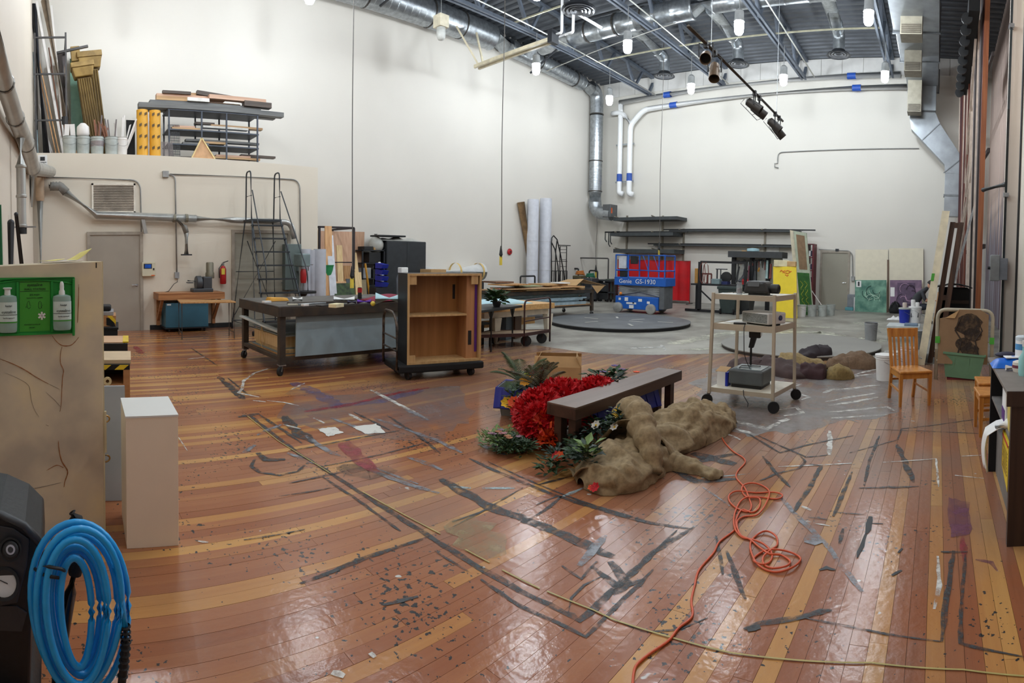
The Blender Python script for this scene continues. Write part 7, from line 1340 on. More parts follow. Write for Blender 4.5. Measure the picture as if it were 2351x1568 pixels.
# ================================================================ dark shelf table with cleaning supplies
esp=wood('espresso_wood',(66,46,34),(48,33,25),'z',rough=.5);sh_h=.93
A_=FL(2310,1250);B_=FL(2284,1108);xs0=A_.x;y0_=A_.y;y1_=FL(2283,820,sh_h).y;xs1=xs0+.62
t=thing('shelf_table','dark brown wooden shelf table with open shelves and grey top holding supplies','shelf',(xs0+.31,(y0_+y1_)/2,0))
gt=mat('worn_grey_top',(122,114,106),.6,var=.12)
part('top_panel',bx(xs0-.03,xs1,y0_-.03,y1_,sh_h-.025,sh_h),gt,t,bevel=.003);part('top_edge',bx(xs0-.03,xs1,y0_-.045,y0_-.03,sh_h-.09,sh_h),esp,t);part('end_panel',bx(xs0,xs1,y0_-.03,y0_+.02,0,sh_h-.026),esp,t);part('end_panel',bx(xs0,xs1,y1_-.05,y1_,0,sh_h-.026),blackmatte,t)
part('back_panel',bx(xs1-.02,xs1,y0_+.02,y1_-.05,0,sh_h-.026),blackmatte,t);gz=mat('shelf_grey',(116,112,108),.6)
part('middle_shelf',bx(xs0+.01,xs1-.02,y0_+.02,y1_-.05,.6,.62),gz,t);part('kick_board',bx(xs0+.06,xs0+.08,y0_+.02,y1_-.05,0,.34),gz,t);part('low_shelf',bx(xs0+.06,xs1-.02,y0_+.02,y1_-.05,.34,.36),gz,t)
part('wood_chip',MB().prism([(xs0+.1,y0_-.0305,.42),(xs0+.14,y0_-.0305,.42),(xs0+.12,y0_-.0305,.52)],(0,-.002,0)),mat('raw_wood',(190,128,84),.7),t)
def onm(z,x,yy):q=FL(x,yy,z);return q
t=thing('yellow_pad','yellow printed pad leaning inside the low shelf of the dark table','pad',(xs0+.03,y0_+.2,.361));pz=mat('yellow_print',(226,196,44),.5,var=.06)
part('cover',MB().hexa([(xs0+.0,y0_+.04,.3),(xs0+.015,y0_+.04,.3),(xs0+.015,y0_+.36,.36),(xs0+.0,y0_+.36,.36),(xs0+.0,y0_+.04,.58),(xs0+.015,y0_+.04,.58),(xs0+.015,y0_+.36,.59),(xs0+.0,y0_+.36,.59)]),pz,t)
for k in range(7):z=.36+k*.022;part('text_line',bx(xs0-.003,xs0-.0005,y0_+.08,y0_+.3-.02*(k%3),z+.02,z+.028),mat('olive_ink',(150,120,40),.6),t)
part('red_band',bx(xs0-.003,xs0-.0005,y0_+.05,y0_+.34,.562,.578),mat('red_label',(190,50,40)),t)
t=thing('paper_towel','white paper towel hanging down from the low shelf of the dark table','towel',(xs0-.06,y0_+.45,.2));part('hanging_sheet',MB().grid(lambda u_,v:V((xs0+.04-.11*min(1,v*3)-.05*math.sin(v*2.4)+.012*math.sin(u_*9),y0_+.28+u_*.2+.04*math.sin(v*3),.62-.36*max(0,v-.12)+.03*math.sin(v*2))),8,12),paper,t,smooth=True,thick=.004);part('bunched_top',MB().tube([(xs0-.05,y0_+.33,.62),(xs0+.02,y0_+.3,.645),(xs0+.1,y0_+.24,.64)],[.02,.035,.03],10),paper,t,smooth=True)
solo('shelf_carton',bx(xs0+.02,xs0+.16,y0_+.1,y0_+.3,.6205,.8),mat('pale_yellow_box',(206,186,96),.6),'pale yellow box on the middle shelf of the dark table','box',bevel=.004)
t=thing('white_packet','white packet with purple print behind the pale yellow box','packet',(xs0+.05,y0_+.42,.62));part('packet_body',bx(xs0+.01,xs0+.07,y0_+.33,y0_+.52,.6205,.86),paper,t,bevel=.008);part('purple_print',bx(xs0+.006,xs0+.0095,y0_+.35,y0_+.5,.64,.72),mat('purple_paint',(86,36,122)),t)
bw_=mat('bright_blue',(20,108,214),.35)
Tb=lambda x,yy:FL(x,yy,sh_h)
c=Tb(2322,842);t=thing('wipes_pack','bright blue soft pack of wipes with a white flap on the dark table','pack',c);part('pack_body',MB().grid(lambda u_,v:c+V(((u_-.5)*.3,(v-.4)*.24,.003+.07*max(0,math.sin(u_*3.1416)*math.sin(v*3.1416))**.5*(1+.1*math.sin(u_*14)))),16,12),bw_,t,smooth=True);part('white_flap',MB().obox(c+V((.01,.0,.073)),(.13,.1,.008),.1),paper,t,bevel=.003);part('pack_base',MB().obox(c+V((0,.02,.004)),(.27,.2,.006)),bw_,t)
c=Tb(2309,851);solo('white_tube',MB().tube([c+V((0,0,.022)),c+V((.12,.02,.022))],.02,12),mat('cream_tube',(222,214,204),.5),'cream coloured tube lying in front of the blue wipes pack','tube',smooth=2)
c=Tb(2342,853);t=thing('sticker_roll','round cream jar with maroon lettering on the dark table edge','jar',c);part('jar_body',MB().lathe([(.05,0),(.06,.03),(.055,.07),(.03,.08)],c,16),mat('cream_tube',(222,214,204)),t,smooth=2);part('maroon_print',MB().lathe([(.0605,.03),(.0585,.05)],c,16,cap=False),mat('maroon_dark_print',(110,40,60),.5),t)
c=Tb(2346,838);t=thing('wipes_tub','tall white wipes tub with blue wave label on the dark table','tub',c);part('tub_wall',MB().lathe([(.055,0),(.055,.19),(.05,.2)],c,20),white,t,smooth=2);part('blue_label',MB().lathe([(.0555,.12),(.0555,.165)],c,20,cap=False),mat('sky_label',(84,150,200),.5),t);part('lid',MB().lathe([(.056,.19),(.056,.215),(.04,.225)],c,20),mat('pale_lid',(214,226,232),.4),t,smooth=2)
c=Tb(2352,862);t=thing('spray_bottle','white and teal bottle at the very edge of the dark table','bottle',c);part('bottle_body',MB().lathe([(.04,0),(.045,.02),(.045,.12),(.02,.16),(.02,.2)],c,16),mat('teal_bottle',(150,204,204),.4),t,smooth=2);part('white_cap',MB().lathe([(.022,.2),(.022,.24)],c,12),white,t)
c=Tb(2312,822);solo('dark_bundle',MB().ball(c+V((0,.02,.025)),(.1,.07,.024),12,6),mat('navy_fabric',(40,38,62)),'dark navy cloth folded behind the blue wipes pack','cloth',smooth=True)
# ================================================================ leaning flats, paint frame, bed frame, tub at the streaked wall
t=thing('leaning_flat','tall canvas flat leaning edge-on with a cream edge and green tape','flat',(-.25,9.7,0))
fx,fy=FL(2112,838).x,FL(2112,838).y;tp=OY(fy,2170,484);dx_=tp.x-fx
def lf_(x0,x1,y0,y1,z0,z1,s=dx_/tp.z):return MB().hexa([(x0+s*z0,y0,z0),(x1+s*z0,y0,z0),(x1+s*z0,y1,z0),(x0+s*z0,y1,z0),(x0+s*z1,y0,z1),(x1+s*z1,y0,z1),(x1+s*z1,y1,z1),(x0+s*z1,y1,z1)])
part('edge_board',lf_(fx-.05,fx+.08,fy,fy+.05,0,tp.z),mat('cream_edge',(226,218,192)),t);part('face_canvas',lf_(fx-.05,fx-.03,fy+.05,fy+1.3,0,tp.z-.02),mat('canvas_grey',(150,146,132),.8),t);part('rear_frame',lf_(fx+.02,fx+.08,fy+.05,fy+1.3,0,tp.z-.05),esp,t);zt_=OY(fy,2148,636).z;part('green_tape',lf_(fx-.052,fx-.0,fy-.004,fy-.001,zt_-.07,zt_+.06),mat('green_tape',(78,168,60),.5),t,label='piece of green tape')
t=thing('leaning_timber_lattice','dark brown timber frame leaning just behind the cream-edged flat','frame',(fx+.25,fy+.3,0))
bd=wood('dark_frame_wood',(92,64,48),(62,44,36),'z');hf=OY(fy+.3,2182,510).z
for a in(.12,.26):part('stile',lf_(fx+a,fx+a+.09,fy+.25,fy+.33,0,hf),bd,t)
for z in(.1,1.1,hf-.1):part('rail',lf_(fx+.12,fx+.35,fy+.26,fy+.32,z,z+.09),bd,t)
part('back_face',lf_(fx+.33,fx+.36,fy+.33,fy+1.8,0,hf),mat('maroon_dark',(62,40,42)),t)
lad=thing('extension_ladder','thin grey ladder leaning toward the paint frame above the black crate','ladder',(.3,13,0));l0,l1=OY(14.0,2163,640),OY(14.0,2248,432);l0 .z=0
for s in(0,.35):part('side_rail',MB().bar(l0+V((0,s,0)),l1+V((0,s,0)),.05,.03),steel,lad)
for k in range(11):f=(k+.7)/12;part('rung',MB().tube([l0 .lerp(l1,f),l0 .lerp(l1,f)+V((0,.35,0))],.014,6),steel,lad)
# paint frame: many battens along the wall
t=thing('batten_rack','tall scenic paint frame of close vertical battens along the streaked wall','frame',(.9,16,0));rp_=random.Random(21)
pm=[wood('batten_red_brown',(112,60,44),(84,42,34),'z'),wood('batten_dark',(58,48,46),(40,34,34),'z'),mat('batten_pale',(196,180,166),.6),wood('batten_maroon',(84,40,42),(64,32,36),'z'),mat('batten_grey',(110,104,106),.6)]
Yf0,Yf1=12.9,20.3
for k in range(22):
 f=k/21;y=Yf0+(Yf1-Yf0)*(f**1.25);x=OY(y,2250-54*f**.8+rp_.uniform(-3,3),620).x;xt=OY(y,2266-56*f**.8+rp_.uniform(-3,3),0).x;m=pm[0]if k==0 else pm[(k*3+k//4)%5]if k%4 else pm[2]
 part('batten',MB().bar((x,y,.02),(x+(xt-x),y,deck(y)-.05),.07 if k else .12,.05),wood('batten_orange',(160,96,56),(132,74,44),'z')if k==0 else m,t)
for z in(.5,2.2,4.4,6.6,8.6):part('cross_rail',MB().bar((OY(Yf0+.1,2250,620).x+.05+z*.012,Yf0,z),(OY(Yf1,2198,620).x+.05+z*.012,Yf1,z),.06,.1),pm[1],t)
for(xa,ya,xb_,yb_)in((2262,0,2205,560),(2258,200,2195,640),(2240,90,2215,420)):part('diagonal_batten',MB().bar(OY(13.6,xa,max(ya,20)),OY(17.0,xb_,yb_),.06,.04),pm[2],t)
t=thing('rigging_box','black rigging beam with pulleys hung high beside the paint frame','rigging',OY(15,2215,190));r0,r1=OY(12.5,2238,0),OY(17.0,2214,200)
part('beam',MB().bar(r0,r1,.25,.5),blackmatte,t)
for k in range(9):q=r0 .lerp(r1,(k+.5)/9);part('pulley',MB().lathe([(.05,-.03),(.13,-.03),(.13,.03),(.05,.03)],q+V((-.15,0,-.28)),12,(0,1,0)),black,t)
part('hanger',MB().bar(r0 .lerp(r1,.5),V((r0 .lerp(r1,.5).x,r0 .lerp(r1,.5).y,deck(14.7)+.02)),.08),black,t)
b0_=OY(12.4,2257,436);solo('frame_stay',MB().tube([b0_,V((1.3,11.5,b0_.z)),V((1.36,11.22,b0_.z))],.05,10),black,'black stay arm from the paint frame to the pilaster','arm')
# conduit and switch boxes on the pilaster
xq=1.27;q0,q1_=V((1.285,11.12,.3)),V((1.285,11.12,9.7));t=thing('wall_conduit','dark vertical conduit running up the pilaster','conduit',q0);part('tube',MB().tube([q0-V((0,0,.3)),q1_],.025,8),mat('conduit_dark',(86,92,92),.4,.4),t,smooth=True)
for yy in(60,448):z=OY(11.15,2310,yy).z;part('clamp',bx(1.24,1.34,11.08,11.2,z-.04,z+.04),steel,t)
za_,zb2=OY(11.0,2285,585).z,OY(11.0,2285,645).z
t=thing('switch_box','grey electrical switch boxes mounted beside the pilaster conduit','electrical box',(1.2,11.1,zb2));part('front_box',bx(1.02,1.2,11.0,11.18,zb2,za_),mat('switch_light_grey',(150,154,154),.45,var=.1),t,bevel=.015);part('rear_box',bx(1.2,1.36,11.02,11.18,zb2+.02,za_-.06),mat('bin_grey',(128,132,138)),t,bevel=.01);part('switch_knob',MB().lathe([(.03,0),(.03,.05)],(1.02,11.09,zb2+.25),10,(-1,0,0)),dkmetal,t)
t=thing('wall_cable','dark cable running down the nearer pilaster edge','cable',(1.35,9.62,0));part('cable',MB().tube([(1.345,9.665,.0),(1.35,9.67,3),(1.345,9.665,9.7)],.02,6),black,t)
# black crate
t=thing('black_crate','large black draped crate on the floor behind the bed frame','crate',(.4,11.2,0));zc_=OY(10.8,2190,652).z
part('crate_body',bx(.02,.62,10.7,11.5,0,zc_-.08),blackmatte,t,bevel=.03);part('drape',MB().grid(lambda u_,v:V((-.02+u_*.68,10.66+v*.86,zc_-.07+.06*math.sin(u_*3.1)+.015*math.sin(u_*21+v*13))),14,14),mat('black_drape',(20,18,18),.9),t,smooth=True)
for k in range(3):part('slat',bx(.04,.6,10.685,10.7,.5+k*.25,.56+k*.25),mat('slat_brown',(52,38,28),.7),t)
# bed frame with the cardboard drawing
bdf=mat('putty_bed_tube',(176,168,148),.45);Yb=FL(2210,872).y;xa,xb_=OY(Yb,2153,720).x,OY(Yb,2280,720).x;zb3=OY(Yb,2215,712).z
t=thing('bed_headboard','putty coloured tubular bed headboard standing by the streaked wall','headboard',((xa+xb_)/2,Yb,0));part('hoop',MB().tube(arc([(xa,Yb,0),(xa,Yb,zb3),(xb_,Yb,zb3),(xb_,Yb,0)],.14),.028,12),bdf,t,smooth=True);part('cross_tube',MB().tube([(xa,Yb,.28),(xb_,Yb,.28)],.02,8),bdf,t);part('cross_tube',MB().tube([(xa,Yb,zb3*.55),(xb_,Yb,zb3*.55)],.016,8),bdf,t)
t=thing('cardboard_drawing','large brown cardboard sheet with a dark charcoal sketch hung on the bed headboard','drawing',((xa+xb_)/2,Yb-.05,.3));x2,x3=OY(Yb-.05,2153,790).x,OY(Yb-.05,2268,790).x;z2,z3=OY(Yb-.05,2200,836).z,OY(Yb-.05,2200,712).z
part('sheet',MB().prism([(x2,Yb-.05,z2),(x3,Yb-.05,z2),(x3,Yb-.05,z3-.06),(x3-.12,Yb-.05,z3+.01),(x2+.3,Yb-.05,z3+.01),(x2+.24,Yb-.05,z3-.08),(x2+.02,Yb-.05,z3-.13)],(0,.012,0)),mat('kraft_board',(146,118,88),.8,var=.08),t);part('folded_corner',MB().prism([(x2+.1,Yb-.056,z3-.12),(x2+.3,Yb-.056,z3+.0),(x2+.24,Yb-.07,z3-.12)],(0,-.004,0)),card,t)
ch_=worn('charcoal_smudge',(60,50,44),.62,14,.9,.2);rr_=random.Random(14)
def blobp(cx,cz,rx,rzz,n=18):return MB().face([(cx+rx*math.cos(6.283*k/n)*rr_.uniform(.85,1.15),Yb-.053-.0004*rr_.random(),cz+rzz*math.sin(6.283*k/n)*rr_.uniform(.85,1.15))for k in range(n)])
xm=(x2+x3)/2+.08
for q in((xm,z3-.22,.2,.16),(xm+.06,z3-.36,.14,.1),(xm-.08,z3-.5,.12,.1),(xm+.03,z3-.6,.13,.12)):part('charcoal_mark',blobp(*q),ch_,t)
for s in(-1,1):part('stroke',MB().tube([(xm+s*.12,Yb-.054,z3-.12),(xm+s*.2,Yb-.054,z3-.3),(xm+s*.1,Yb-.054,z3-.45),(xm+s*.16,Yb-.054,z3-.68)],.012,5),mat('charcoal_line',(58,48,42),.9),t)
for x in(xa+.01,xb_-.01):solo('green_tape_tab',bx(x-.035,x+.035,Yb-.062,Yb-.058,OY(Yb,2200,780).z-.05,OY(Yb,2200,780).z+.05),mat('green_tape',(78,168,60)),'small green tape tab on the headboard side '+('beside the timber frame' if x<.3 else 'beside the conduit'),'tape')
gtub=mat('sage_green_plastic',(104,142,112),.45,var=.06);p=FL(2208,874);Rp=p.y
t=thing('green_tote','sage green plastic tote tilted on the floor with cardboard flaps inside','tote',p);h=.36;w0,w1,d0,d1=.25,.31,.15,.19
mb=MB();rot_=Matrix.Rotation(-.1,3,'Z')@Matrix.Rotation(.06,3,'Y')
def tt(x,y,z):return p+rot_@V((x,y+.18,z))+V((0,0,.03))
ob=[tt(sx*w0,sy*d0,0)for sx,sy in((-1,-1),(1,-1),(1,1),(-1,1))];ot=[tt(sx*w1,sy*d1,h)for sx,sy in((-1,-1),(1,-1),(1,1),(-1,1))];ib=[tt(sx*(w0-.01),sy*(d0-.01),.015)for sx,sy in((-1,-1),(1,-1),(1,1),(-1,1))];it=[tt(sx*(w1-.01),sy*(d1-.01),h)for sx,sy in((-1,-1),(1,-1),(1,1),(-1,1))]
mb.add(ob+ot+ib+it,[(3,2,1,0)]+[(i,(i+1)%4,4+(i+1)%4,4+i)for i in range(4)]+[(4+i,4+(i+1)%4,12+(i+1)%4,12+i)for i in range(4)]+[(12+i,12+(i+1)%4,8+(i+1)%4,8+i)for i in range(4)]+[(8,9,10,11)])
part('tub_body',mb,gtub,t)
for i in range(4):part('rim_lip',MB().bar(ot[i],ot[(i+1)%4],.03,.03),gtub,t)
for x in(-.16,.06):part('front_rib',MB().hexa([tt(x,-d0-.001,.04),tt(x+.03,-d0-.001,.04),tt(x+.03,-d0+.01,.04),tt(x,-d0+.01,.04),tt(x,-d1-.003,h-.05),tt(x+.03,-d1-.003,h-.05),tt(x+.03,-d1+.01,h-.05),tt(x,-d1+.01,h-.05)]),gtub,t)
part('base_skid',bx(p.x-.22,p.x+.24,p.y+.05,p.y+.3,.0,.03),mat('dark_red_wood',(98,24,34)),t)
for k in range(4):a,b_=-.24+k*.12,rr_.uniform(.08,.14);solo('cardboard_flap',MB().hexa([tt(a,-.12+.07*k,h-.1),tt(a+.14,-.1+.07*k,h-.1),tt(a+.14,-.09+.07*k,h-.1),tt(a,-.11+.07*k,h-.1),tt(a-.03,-.14+.07*k,h+b_*.6),tt(a+.16,-.1+.07*k,h+b_),tt(a+.16,-.09+.07*k,h+b_),tt(a-.03,-.13+.07*k,h+b_*.6)]),card,('torn cardboard flap at the timber end of the green tote','second cardboard flap in the green tote','third cardboard flap in the green tote','cardboard flap at the chair end of the green tote')[k],'cardboard','cardboard in the green tote')
def smooth(pts,n=5):
 out=[];P_=[pts[0]]+pts+[pts[-1]]
 for i in range(1,len(P_)-2):
  a,b,c,d=P_[i-1:i+3]
  for j in range(n):u=j/n;out.append(a*(-.5*u+u*u-.5*u**3)+b*(1-2.5*u*u+1.5*u**3)+c*(.5*u+2*u*u-1.5*u**3)+d*(-.5*u*u+.5*u**3))
 out.append(pts[-1]);return out
# ================================================================ bench
bwd=wood('bench_brown',(78,54,44),(58,40,33),'y',rough=.4,scale=2);bx0,bx1,by0,by1=-2.98,-2.68,3.62,5.56
t=thing('bench','dark brown heavy plank bench on four square posts beside the burlap roll','bench',((bx0+bx1)/2,(by0+by1)/2,0))
part('seat_plank',bx(bx0,bx1,by0,by1,.435,.45),wood('bench_top_worn',(112,90,78),(92,72,62),'y',rough=.35,scale=2),t,bevel=.003)
for q in((bx0,bx0+.035,by0,by1),(bx1-.035,bx1,by0,by1),(bx0+.035,bx1-.035,by0,by0+.035),(bx0+.035,bx1-.035,by1-.035,by1)):part('side_board',bx(*q,.345,.4349),bwd,t,bevel=.003)
for x in(bx0+.04,bx1-.11):
 for y in(by0+.05,by1-.2):part('leg',bx(x,x+.075,y,y+.085,0,.434),bwd,t,bevel=.004)
# ================================================================ burlap bundle
bur=mat('burlap',(158,138,106),.95,0,.16,26,.4,rgb2=(130,112,84))
t=thing('burlap_bundle','big brown burlap bundle with a folded open end full of artificial flowers beside the bench','burlap',(-2.3,4.3,0))
part('main_roll',drape([(-2.26,4.15,0),(-2.28,4.6,0),(-2.24,5.1,0),(-2.2,5.55,0)],[(.2,.2),(.31,.25),(.33,.22),(.24,.16)],.095,40,3,4.2,.005,26),bur,t,smooth=True)
part('front_fold',drape([(-2.36,3.26,0),(-2.25,3.5,0),(-2.2,3.85,0),(-2.05,4.2,0)],[(.16,.1),(.27,.17),(.23,.2),(.14,.1)],.085,36,7,4.5,.004,22),bur,t,smooth=True)
part('arched_flap',MB().grid(lambda u_,v:V((-2.6+.62*u_+.03*math.sin(v*9),3.72+.42*v+.2*u_+.05*math.sin(u_*9),.01+.38*max(0,math.sin(u_*2.7+.25))**.8*(1-.25*v)*(.8+.2*math.sin(v*5+u_*3))+.015*NZ.noise(V((u_*6,v*6,1))))),30,16),bur,t,smooth=True,thick=.008)
cl=smooth([V(p)for p in((-1.98,3.66,.05),(-2.06,3.74,.2),(-2.2,3.86,.34),(-2.34,3.98,.4),(-2.5,4.08,.36),(-2.62,4.14,.26))],6);part('rolled_collar',MB().tube([p+V((NZ.noise(p*9)*.02,0,NZ.noise(p*11)*.02))for p in cl],[.05+.065*math.sin(3.14*(i+1)/(len(cl)+1))+.012*math.sin(i*1.7)for i in range(len(cl))],14),bur,t,smooth=True)
part('hanging_fold',MB().grid(lambda u_,v:V((-2.02-.34*u_+.02*math.sin(v*11),3.62+.3*u_-.14*v*(1-u_),max(.006,(.1+.3*u_)*(1-v)+.05*math.sin(u_*8+v*5)*v))),18,14),bur,t,smooth=True,thick=.008)
part('corner_flap',MB().grid(lambda u_,v:V((-2.62+.36*u_+.1*v,3.3+.35*v+.06*math.sin(u_*7),.01+.14*u_*(1-.3*v)+.03*math.sin(u_*10+v*6))),16,12),bur,t,smooth=True,thick=.006)
part('trailing_tail',drape([(-2.1,4.0,0),(-1.95,4.02,0),(-1.75,4.0,0),(-1.56,3.96,0)],[(.16,.14),(.1,.1),(.07,.07),(.09,.06)],.035,18,11,6,.004,14),bur,t,smooth=True)
part('inner_fold',drape([(-2.5,3.75,0),(-2.4,4.0,0),(-2.3,4.25,0)],[(.16,.1),(.2,.22),(.2,.2)],.06,26,23,5,.004,16),bur,t,smooth=True)
def leafbed(name,lab,pts,n,m1,m2,cat,spread=.12,h=.2,seed=1,w=.035,L_=.1,g=None):
 t=thing(name,lab,cat,pts[0],group=g)
 for k,p in enumerate(pts):leafy(t,V((p[0],p[1],p[2]if len(p)>2 else .01)),n,spread,h,(m1,m2)[k%2],seed*31+k,'foliage',w,L_)
 return t
t=leafbed('artificial_greenery','dark artificial ivy and flowers spilling from the open end of the burlap bundle',[(-2.72,3.46,.02),(-2.62,3.6,.08),(-2.62,3.8,.16),(-2.55,3.95,.2),(-2.75,3.75,.1),(-2.5,3.42,.1),(-2.36,3.36,.15),(-2.7,4.0,.15),(-2.42,3.9,.3),(-2.66,3.3,.01)],60,lf2,lf,'greenery',.1,.12,5,.024,.07)
for p,m,r in(((-2.62,3.35,.14),orp,.045),((-2.66,3.36,.13),redp,.045),((-2.2,3.22,.05),redp,.04),((-2.24,3.24,.04),orp,.035),((-2.48,3.95,.37),yel,.06),((-2.44,3.92,.39),yel,.05),((-2.5,3.98,.34),yel,.045),((-2.42,4.05,.37),mat('lime_petal',(170,180,80),.5),.05),((-2.5,4.12,.42),purp,.05),((-2.4,4.02,.44),mat('grey_lilac',(138,124,132),.6),.06),((-2.6,3.8,.28),whp,.045),((-2.42,3.8,.3),whp,.04)):bloom(t,p,r,m,7,'flower',yel if m is whp else None,(-.1,-.7,.7))
leafy(t,V((-2.36,3.34,.2)),14,.06,.1,lf3,77,'pale_leaf',.035,.1)
# ================================================================ totes of flowers behind the bench
tgr=mat('tote_grey',(132,136,132),.5);bld=mat('tote_blue_lid',(22,32,138),.4)
def tote(lab,x,y,rz,flaps=(1,1)):
 t=thing('flower_tote',lab,'tote',(0,0,0),group='grey totes with blue lids');mb=MB()
 o1=[(sx*.19,sy*.14,0)for sx,sy in((-1,-1),(1,-1),(1,1),(-1,1))];o2=[(sx*.235,sy*.175,.3)for sx,sy in((-1,-1),(1,-1),(1,1),(-1,1))];i1=[(sx*.18,sy*.13,.01)for sx,sy in((-1,-1),(1,-1),(1,1),(-1,1))];i2=[(sx*.225,sy*.165,.3)for sx,sy in((-1,-1),(1,-1),(1,1),(-1,1))]
 mb.add(o1+o2+i1+i2,[(3,2,1,0)]+[(i,(i+1)%4,4+(i+1)%4,4+i)for i in range(4)]+[(4+i,4+(i+1)%4,12+(i+1)%4,12+i)for i in range(4)]+[(12+i,12+(i+1)%4,8+(i+1)%4,8+i)for i in range(4)]+[(8,9,10,11)])
 part('tote_body',mb,tgr,t)
 for s,on in zip((-1,1),flaps):
  if on:
   k=part('lid_flap',MB().hexa([(-.24,s*.18,.3),(.24,s*.18,.3),(.24,s*.2,.31),(-.24,s*.2,.31),(-.24,s*.26,.1),(.24,s*.26,.1),(.24,s*.275,.11),(-.24,s*.275,.11)]),bld,t,bevel=.004)
   for j in range(4):part('lid_rib',MB().bar((-.18+j*.12,s*.2,.295),(-.18+j*.12,s*.278,.12),.03,.012),bld,k)
 part('rim',MB().tube([(-.235,-.175,.3),(.235,-.175,.3),(.235,.175,.3),(-.235,.175,.3)],.008,6,True),bld,t)
 place(t,(x,y,0),rz);return t
tote('grey tote with hanging blue lid flaps under the fern, farthest from the bench',-3.98,4.42,.5);tote('grey tote with blue lid flaps half hidden by the red ruffled heap',-3.52,4.22,.9);tote('grey tote with blue lid flaps seen under the near half of the bench',-3.12,4.62,1.2);tote('grey tote with blue lid flaps seen under the far half of the bench',-3.1,5.12,1.3)
def frond(t,p,az,el,L_,m,n=13,w=.07):
 mb=MB();p=V(p);d0=V((math.cos(az)*math.cos(el),math.sin(az)*math.cos(el),math.sin(el)));s=V((-math.sin(az),math.cos(az),0));prev=p
 for k in range(1,n+1):
  f=k/n;q=p+d0*L_*f+V((0,0,-.35*L_*f*f));mb.bar(prev,q,.005)
  lw=w*math.sin(.25+f*2.7)+.012
  for sd in(-1,1):
   tip=q+s*sd*lw+(q-prev).normalized()*lw*.7+V((0,0,-.01));a=q-(q-prev)*.45
   mb.add([a,q,tip,a.lerp(tip,.5)+V((0,0,.008))],[(0,1,3),(1,2,3),(2,0,3)])
  prev=q
 return part('frond',mb,m,t)
t=thing('artificial_fern','green artificial fern spreading over the tote farthest from the bench','fern',(-4.0,4.4,.3));rv_=random.Random(12)
for k in range(15):frond(t,(-4.0,4.42,.32),k*.42+rv_.uniform(-.15,.15),rv_.uniform(.35,1.2),rv_.uniform(.4,.56),lfr,16,.085)
t=thing('artificial_fern','brownish green artificial fern standing up between the cardboard box and the red heap','fern',(-3.62,4.25,.32));lfo=mat('fern_olive',(88,88,52),.6,var=.3,scale=14,rgb2=(58,50,34))
for k in range(14):frond(t,(-3.6,4.25,.36),k*.45+rv_.uniform(-.2,.2),rv_.uniform(.6,1.4),rv_.uniform(.34,.5),lfo,15,.07)
t=leafbed('artificial_greenery','orange yellow and white artificial flowers spilling between the blue lids',[(-3.78,4.1,.26),(-3.66,4.02,.18),(-3.85,4.3,.3)],45,lf,lf2,'greenery',.09,.1,9,.022,.07)
for p,m,r in(((-3.86,4.06,.2),yel,.065),((-3.72,3.98,.22),mat('amber_petal',(240,170,40),.5),.06),((-3.66,3.95,.26),orp,.065),((-3.62,3.92,.2),redp,.05),((-3.78,4.25,.4),mat('amber_petal',(240,170,40)),.07),((-3.7,4.2,.42),mat('amber_petal',(240,170,40)),.055),((-3.8,4.38,.46),redp,.04),((-3.7,4.4,.5),redp,.04),((-3.56,4.02,.32),whp,.06),((-3.52,4.04,.36),whp,.055),((-3.86,4.35,.42),mat('lime_petal',(170,180,80)),.045),((-3.6,4.0,.3),whp,.05)):bloom(t,p,r,m,7,'flower',None,(.2,-.7,.6))
t=leafbed('artificial_greenery','purple and green artificial plants poking out behind the bench top',[(-3.2,5.0,.32),(-3.12,4.75,.3),(-3.3,4.85,.3)],50,lf,lf2,'greenery',.14,.16,14)
for p,m in(((-3.2,5.0,.52),purp),((-3.14,5.05,.48),purp),((-3.28,4.9,.46),purp),((-3.05,5.2,.44),orp)):bloom(t,p,.045,m,6)
# red ruffled heap
t=thing('red_flower_heap','large heap of red ruffled flower fabric with orange tips beside the bench','flowers',(-3.25,3.9,0));rr2=random.Random(44)
def ruffles(cs,n,m,name,lo=.04,hi=.085,sd=1):
 r_=random.Random(sd);mb=MB()
 for k in range(n):
  c,R=cs[k%len(cs)];a=r_.uniform(0,6.283);e=math.asin(r_.uniform(-.25,1));d=V((math.cos(a)*math.cos(e),math.sin(a)*math.cos(e),math.sin(e)));p=V(c)+V((d.x*R[0],d.y*R[1],d.z*R[2]));p.z=max(.03,p.z)
  s,u,w_=frame(d);b=r_.uniform(0,6.28);s,u=s*math.cos(b)+u*math.sin(b),u*math.cos(b)-s*math.sin(b);L_=r_.uniform(lo,hi);nn_=4;base=len(mb.v)
  for i in range(nn_+1):
   f=i/nn_-.5;mb.v+=[p+s*f*L_*1.6-w_*.02,p+s*f*L_*2+u*L_*.5+w_*(L_*(.55+.35*math.sin(i*2.6+k)))]
  mb.f+=[(base+2*i,base+2*i+2,base+2*i+3,base+2*i+1)for i in range(nn_)]
 for v in mb.v:v.z=max(.006,v.z)
 return part(name,mb,m,t,kind='stuff')
HC_=[((-3.3,3.92,.2),(.24,.24,.24)),((-3.2,3.78,.16),(.16,.16,.2)),((-3.3,4.25,.3),(.26,.22,.18)),((-3.1,4.5,.34),(.18,.24,.14))]
for c,R in HC_:part('fabric_core',MB().ball((c[0],c[1],max(c[2],R[2]*.88)),tuple(k*.86 for k in R),14,9),redp,t,smooth=True)
ruffles(HC_,1500,redp,'red_ruffle',.025,.055,sd=3);ruffles([((-3.06,3.74,.16),(.13,.13,.17)),((-3.0,3.68,.08),(.1,.1,.1))],120,mat('orange_ruffle',(220,92,22),.55,0,.2,16,0,rgb2=(190,40,24)),'orange_ruffle',.02,.045,6)
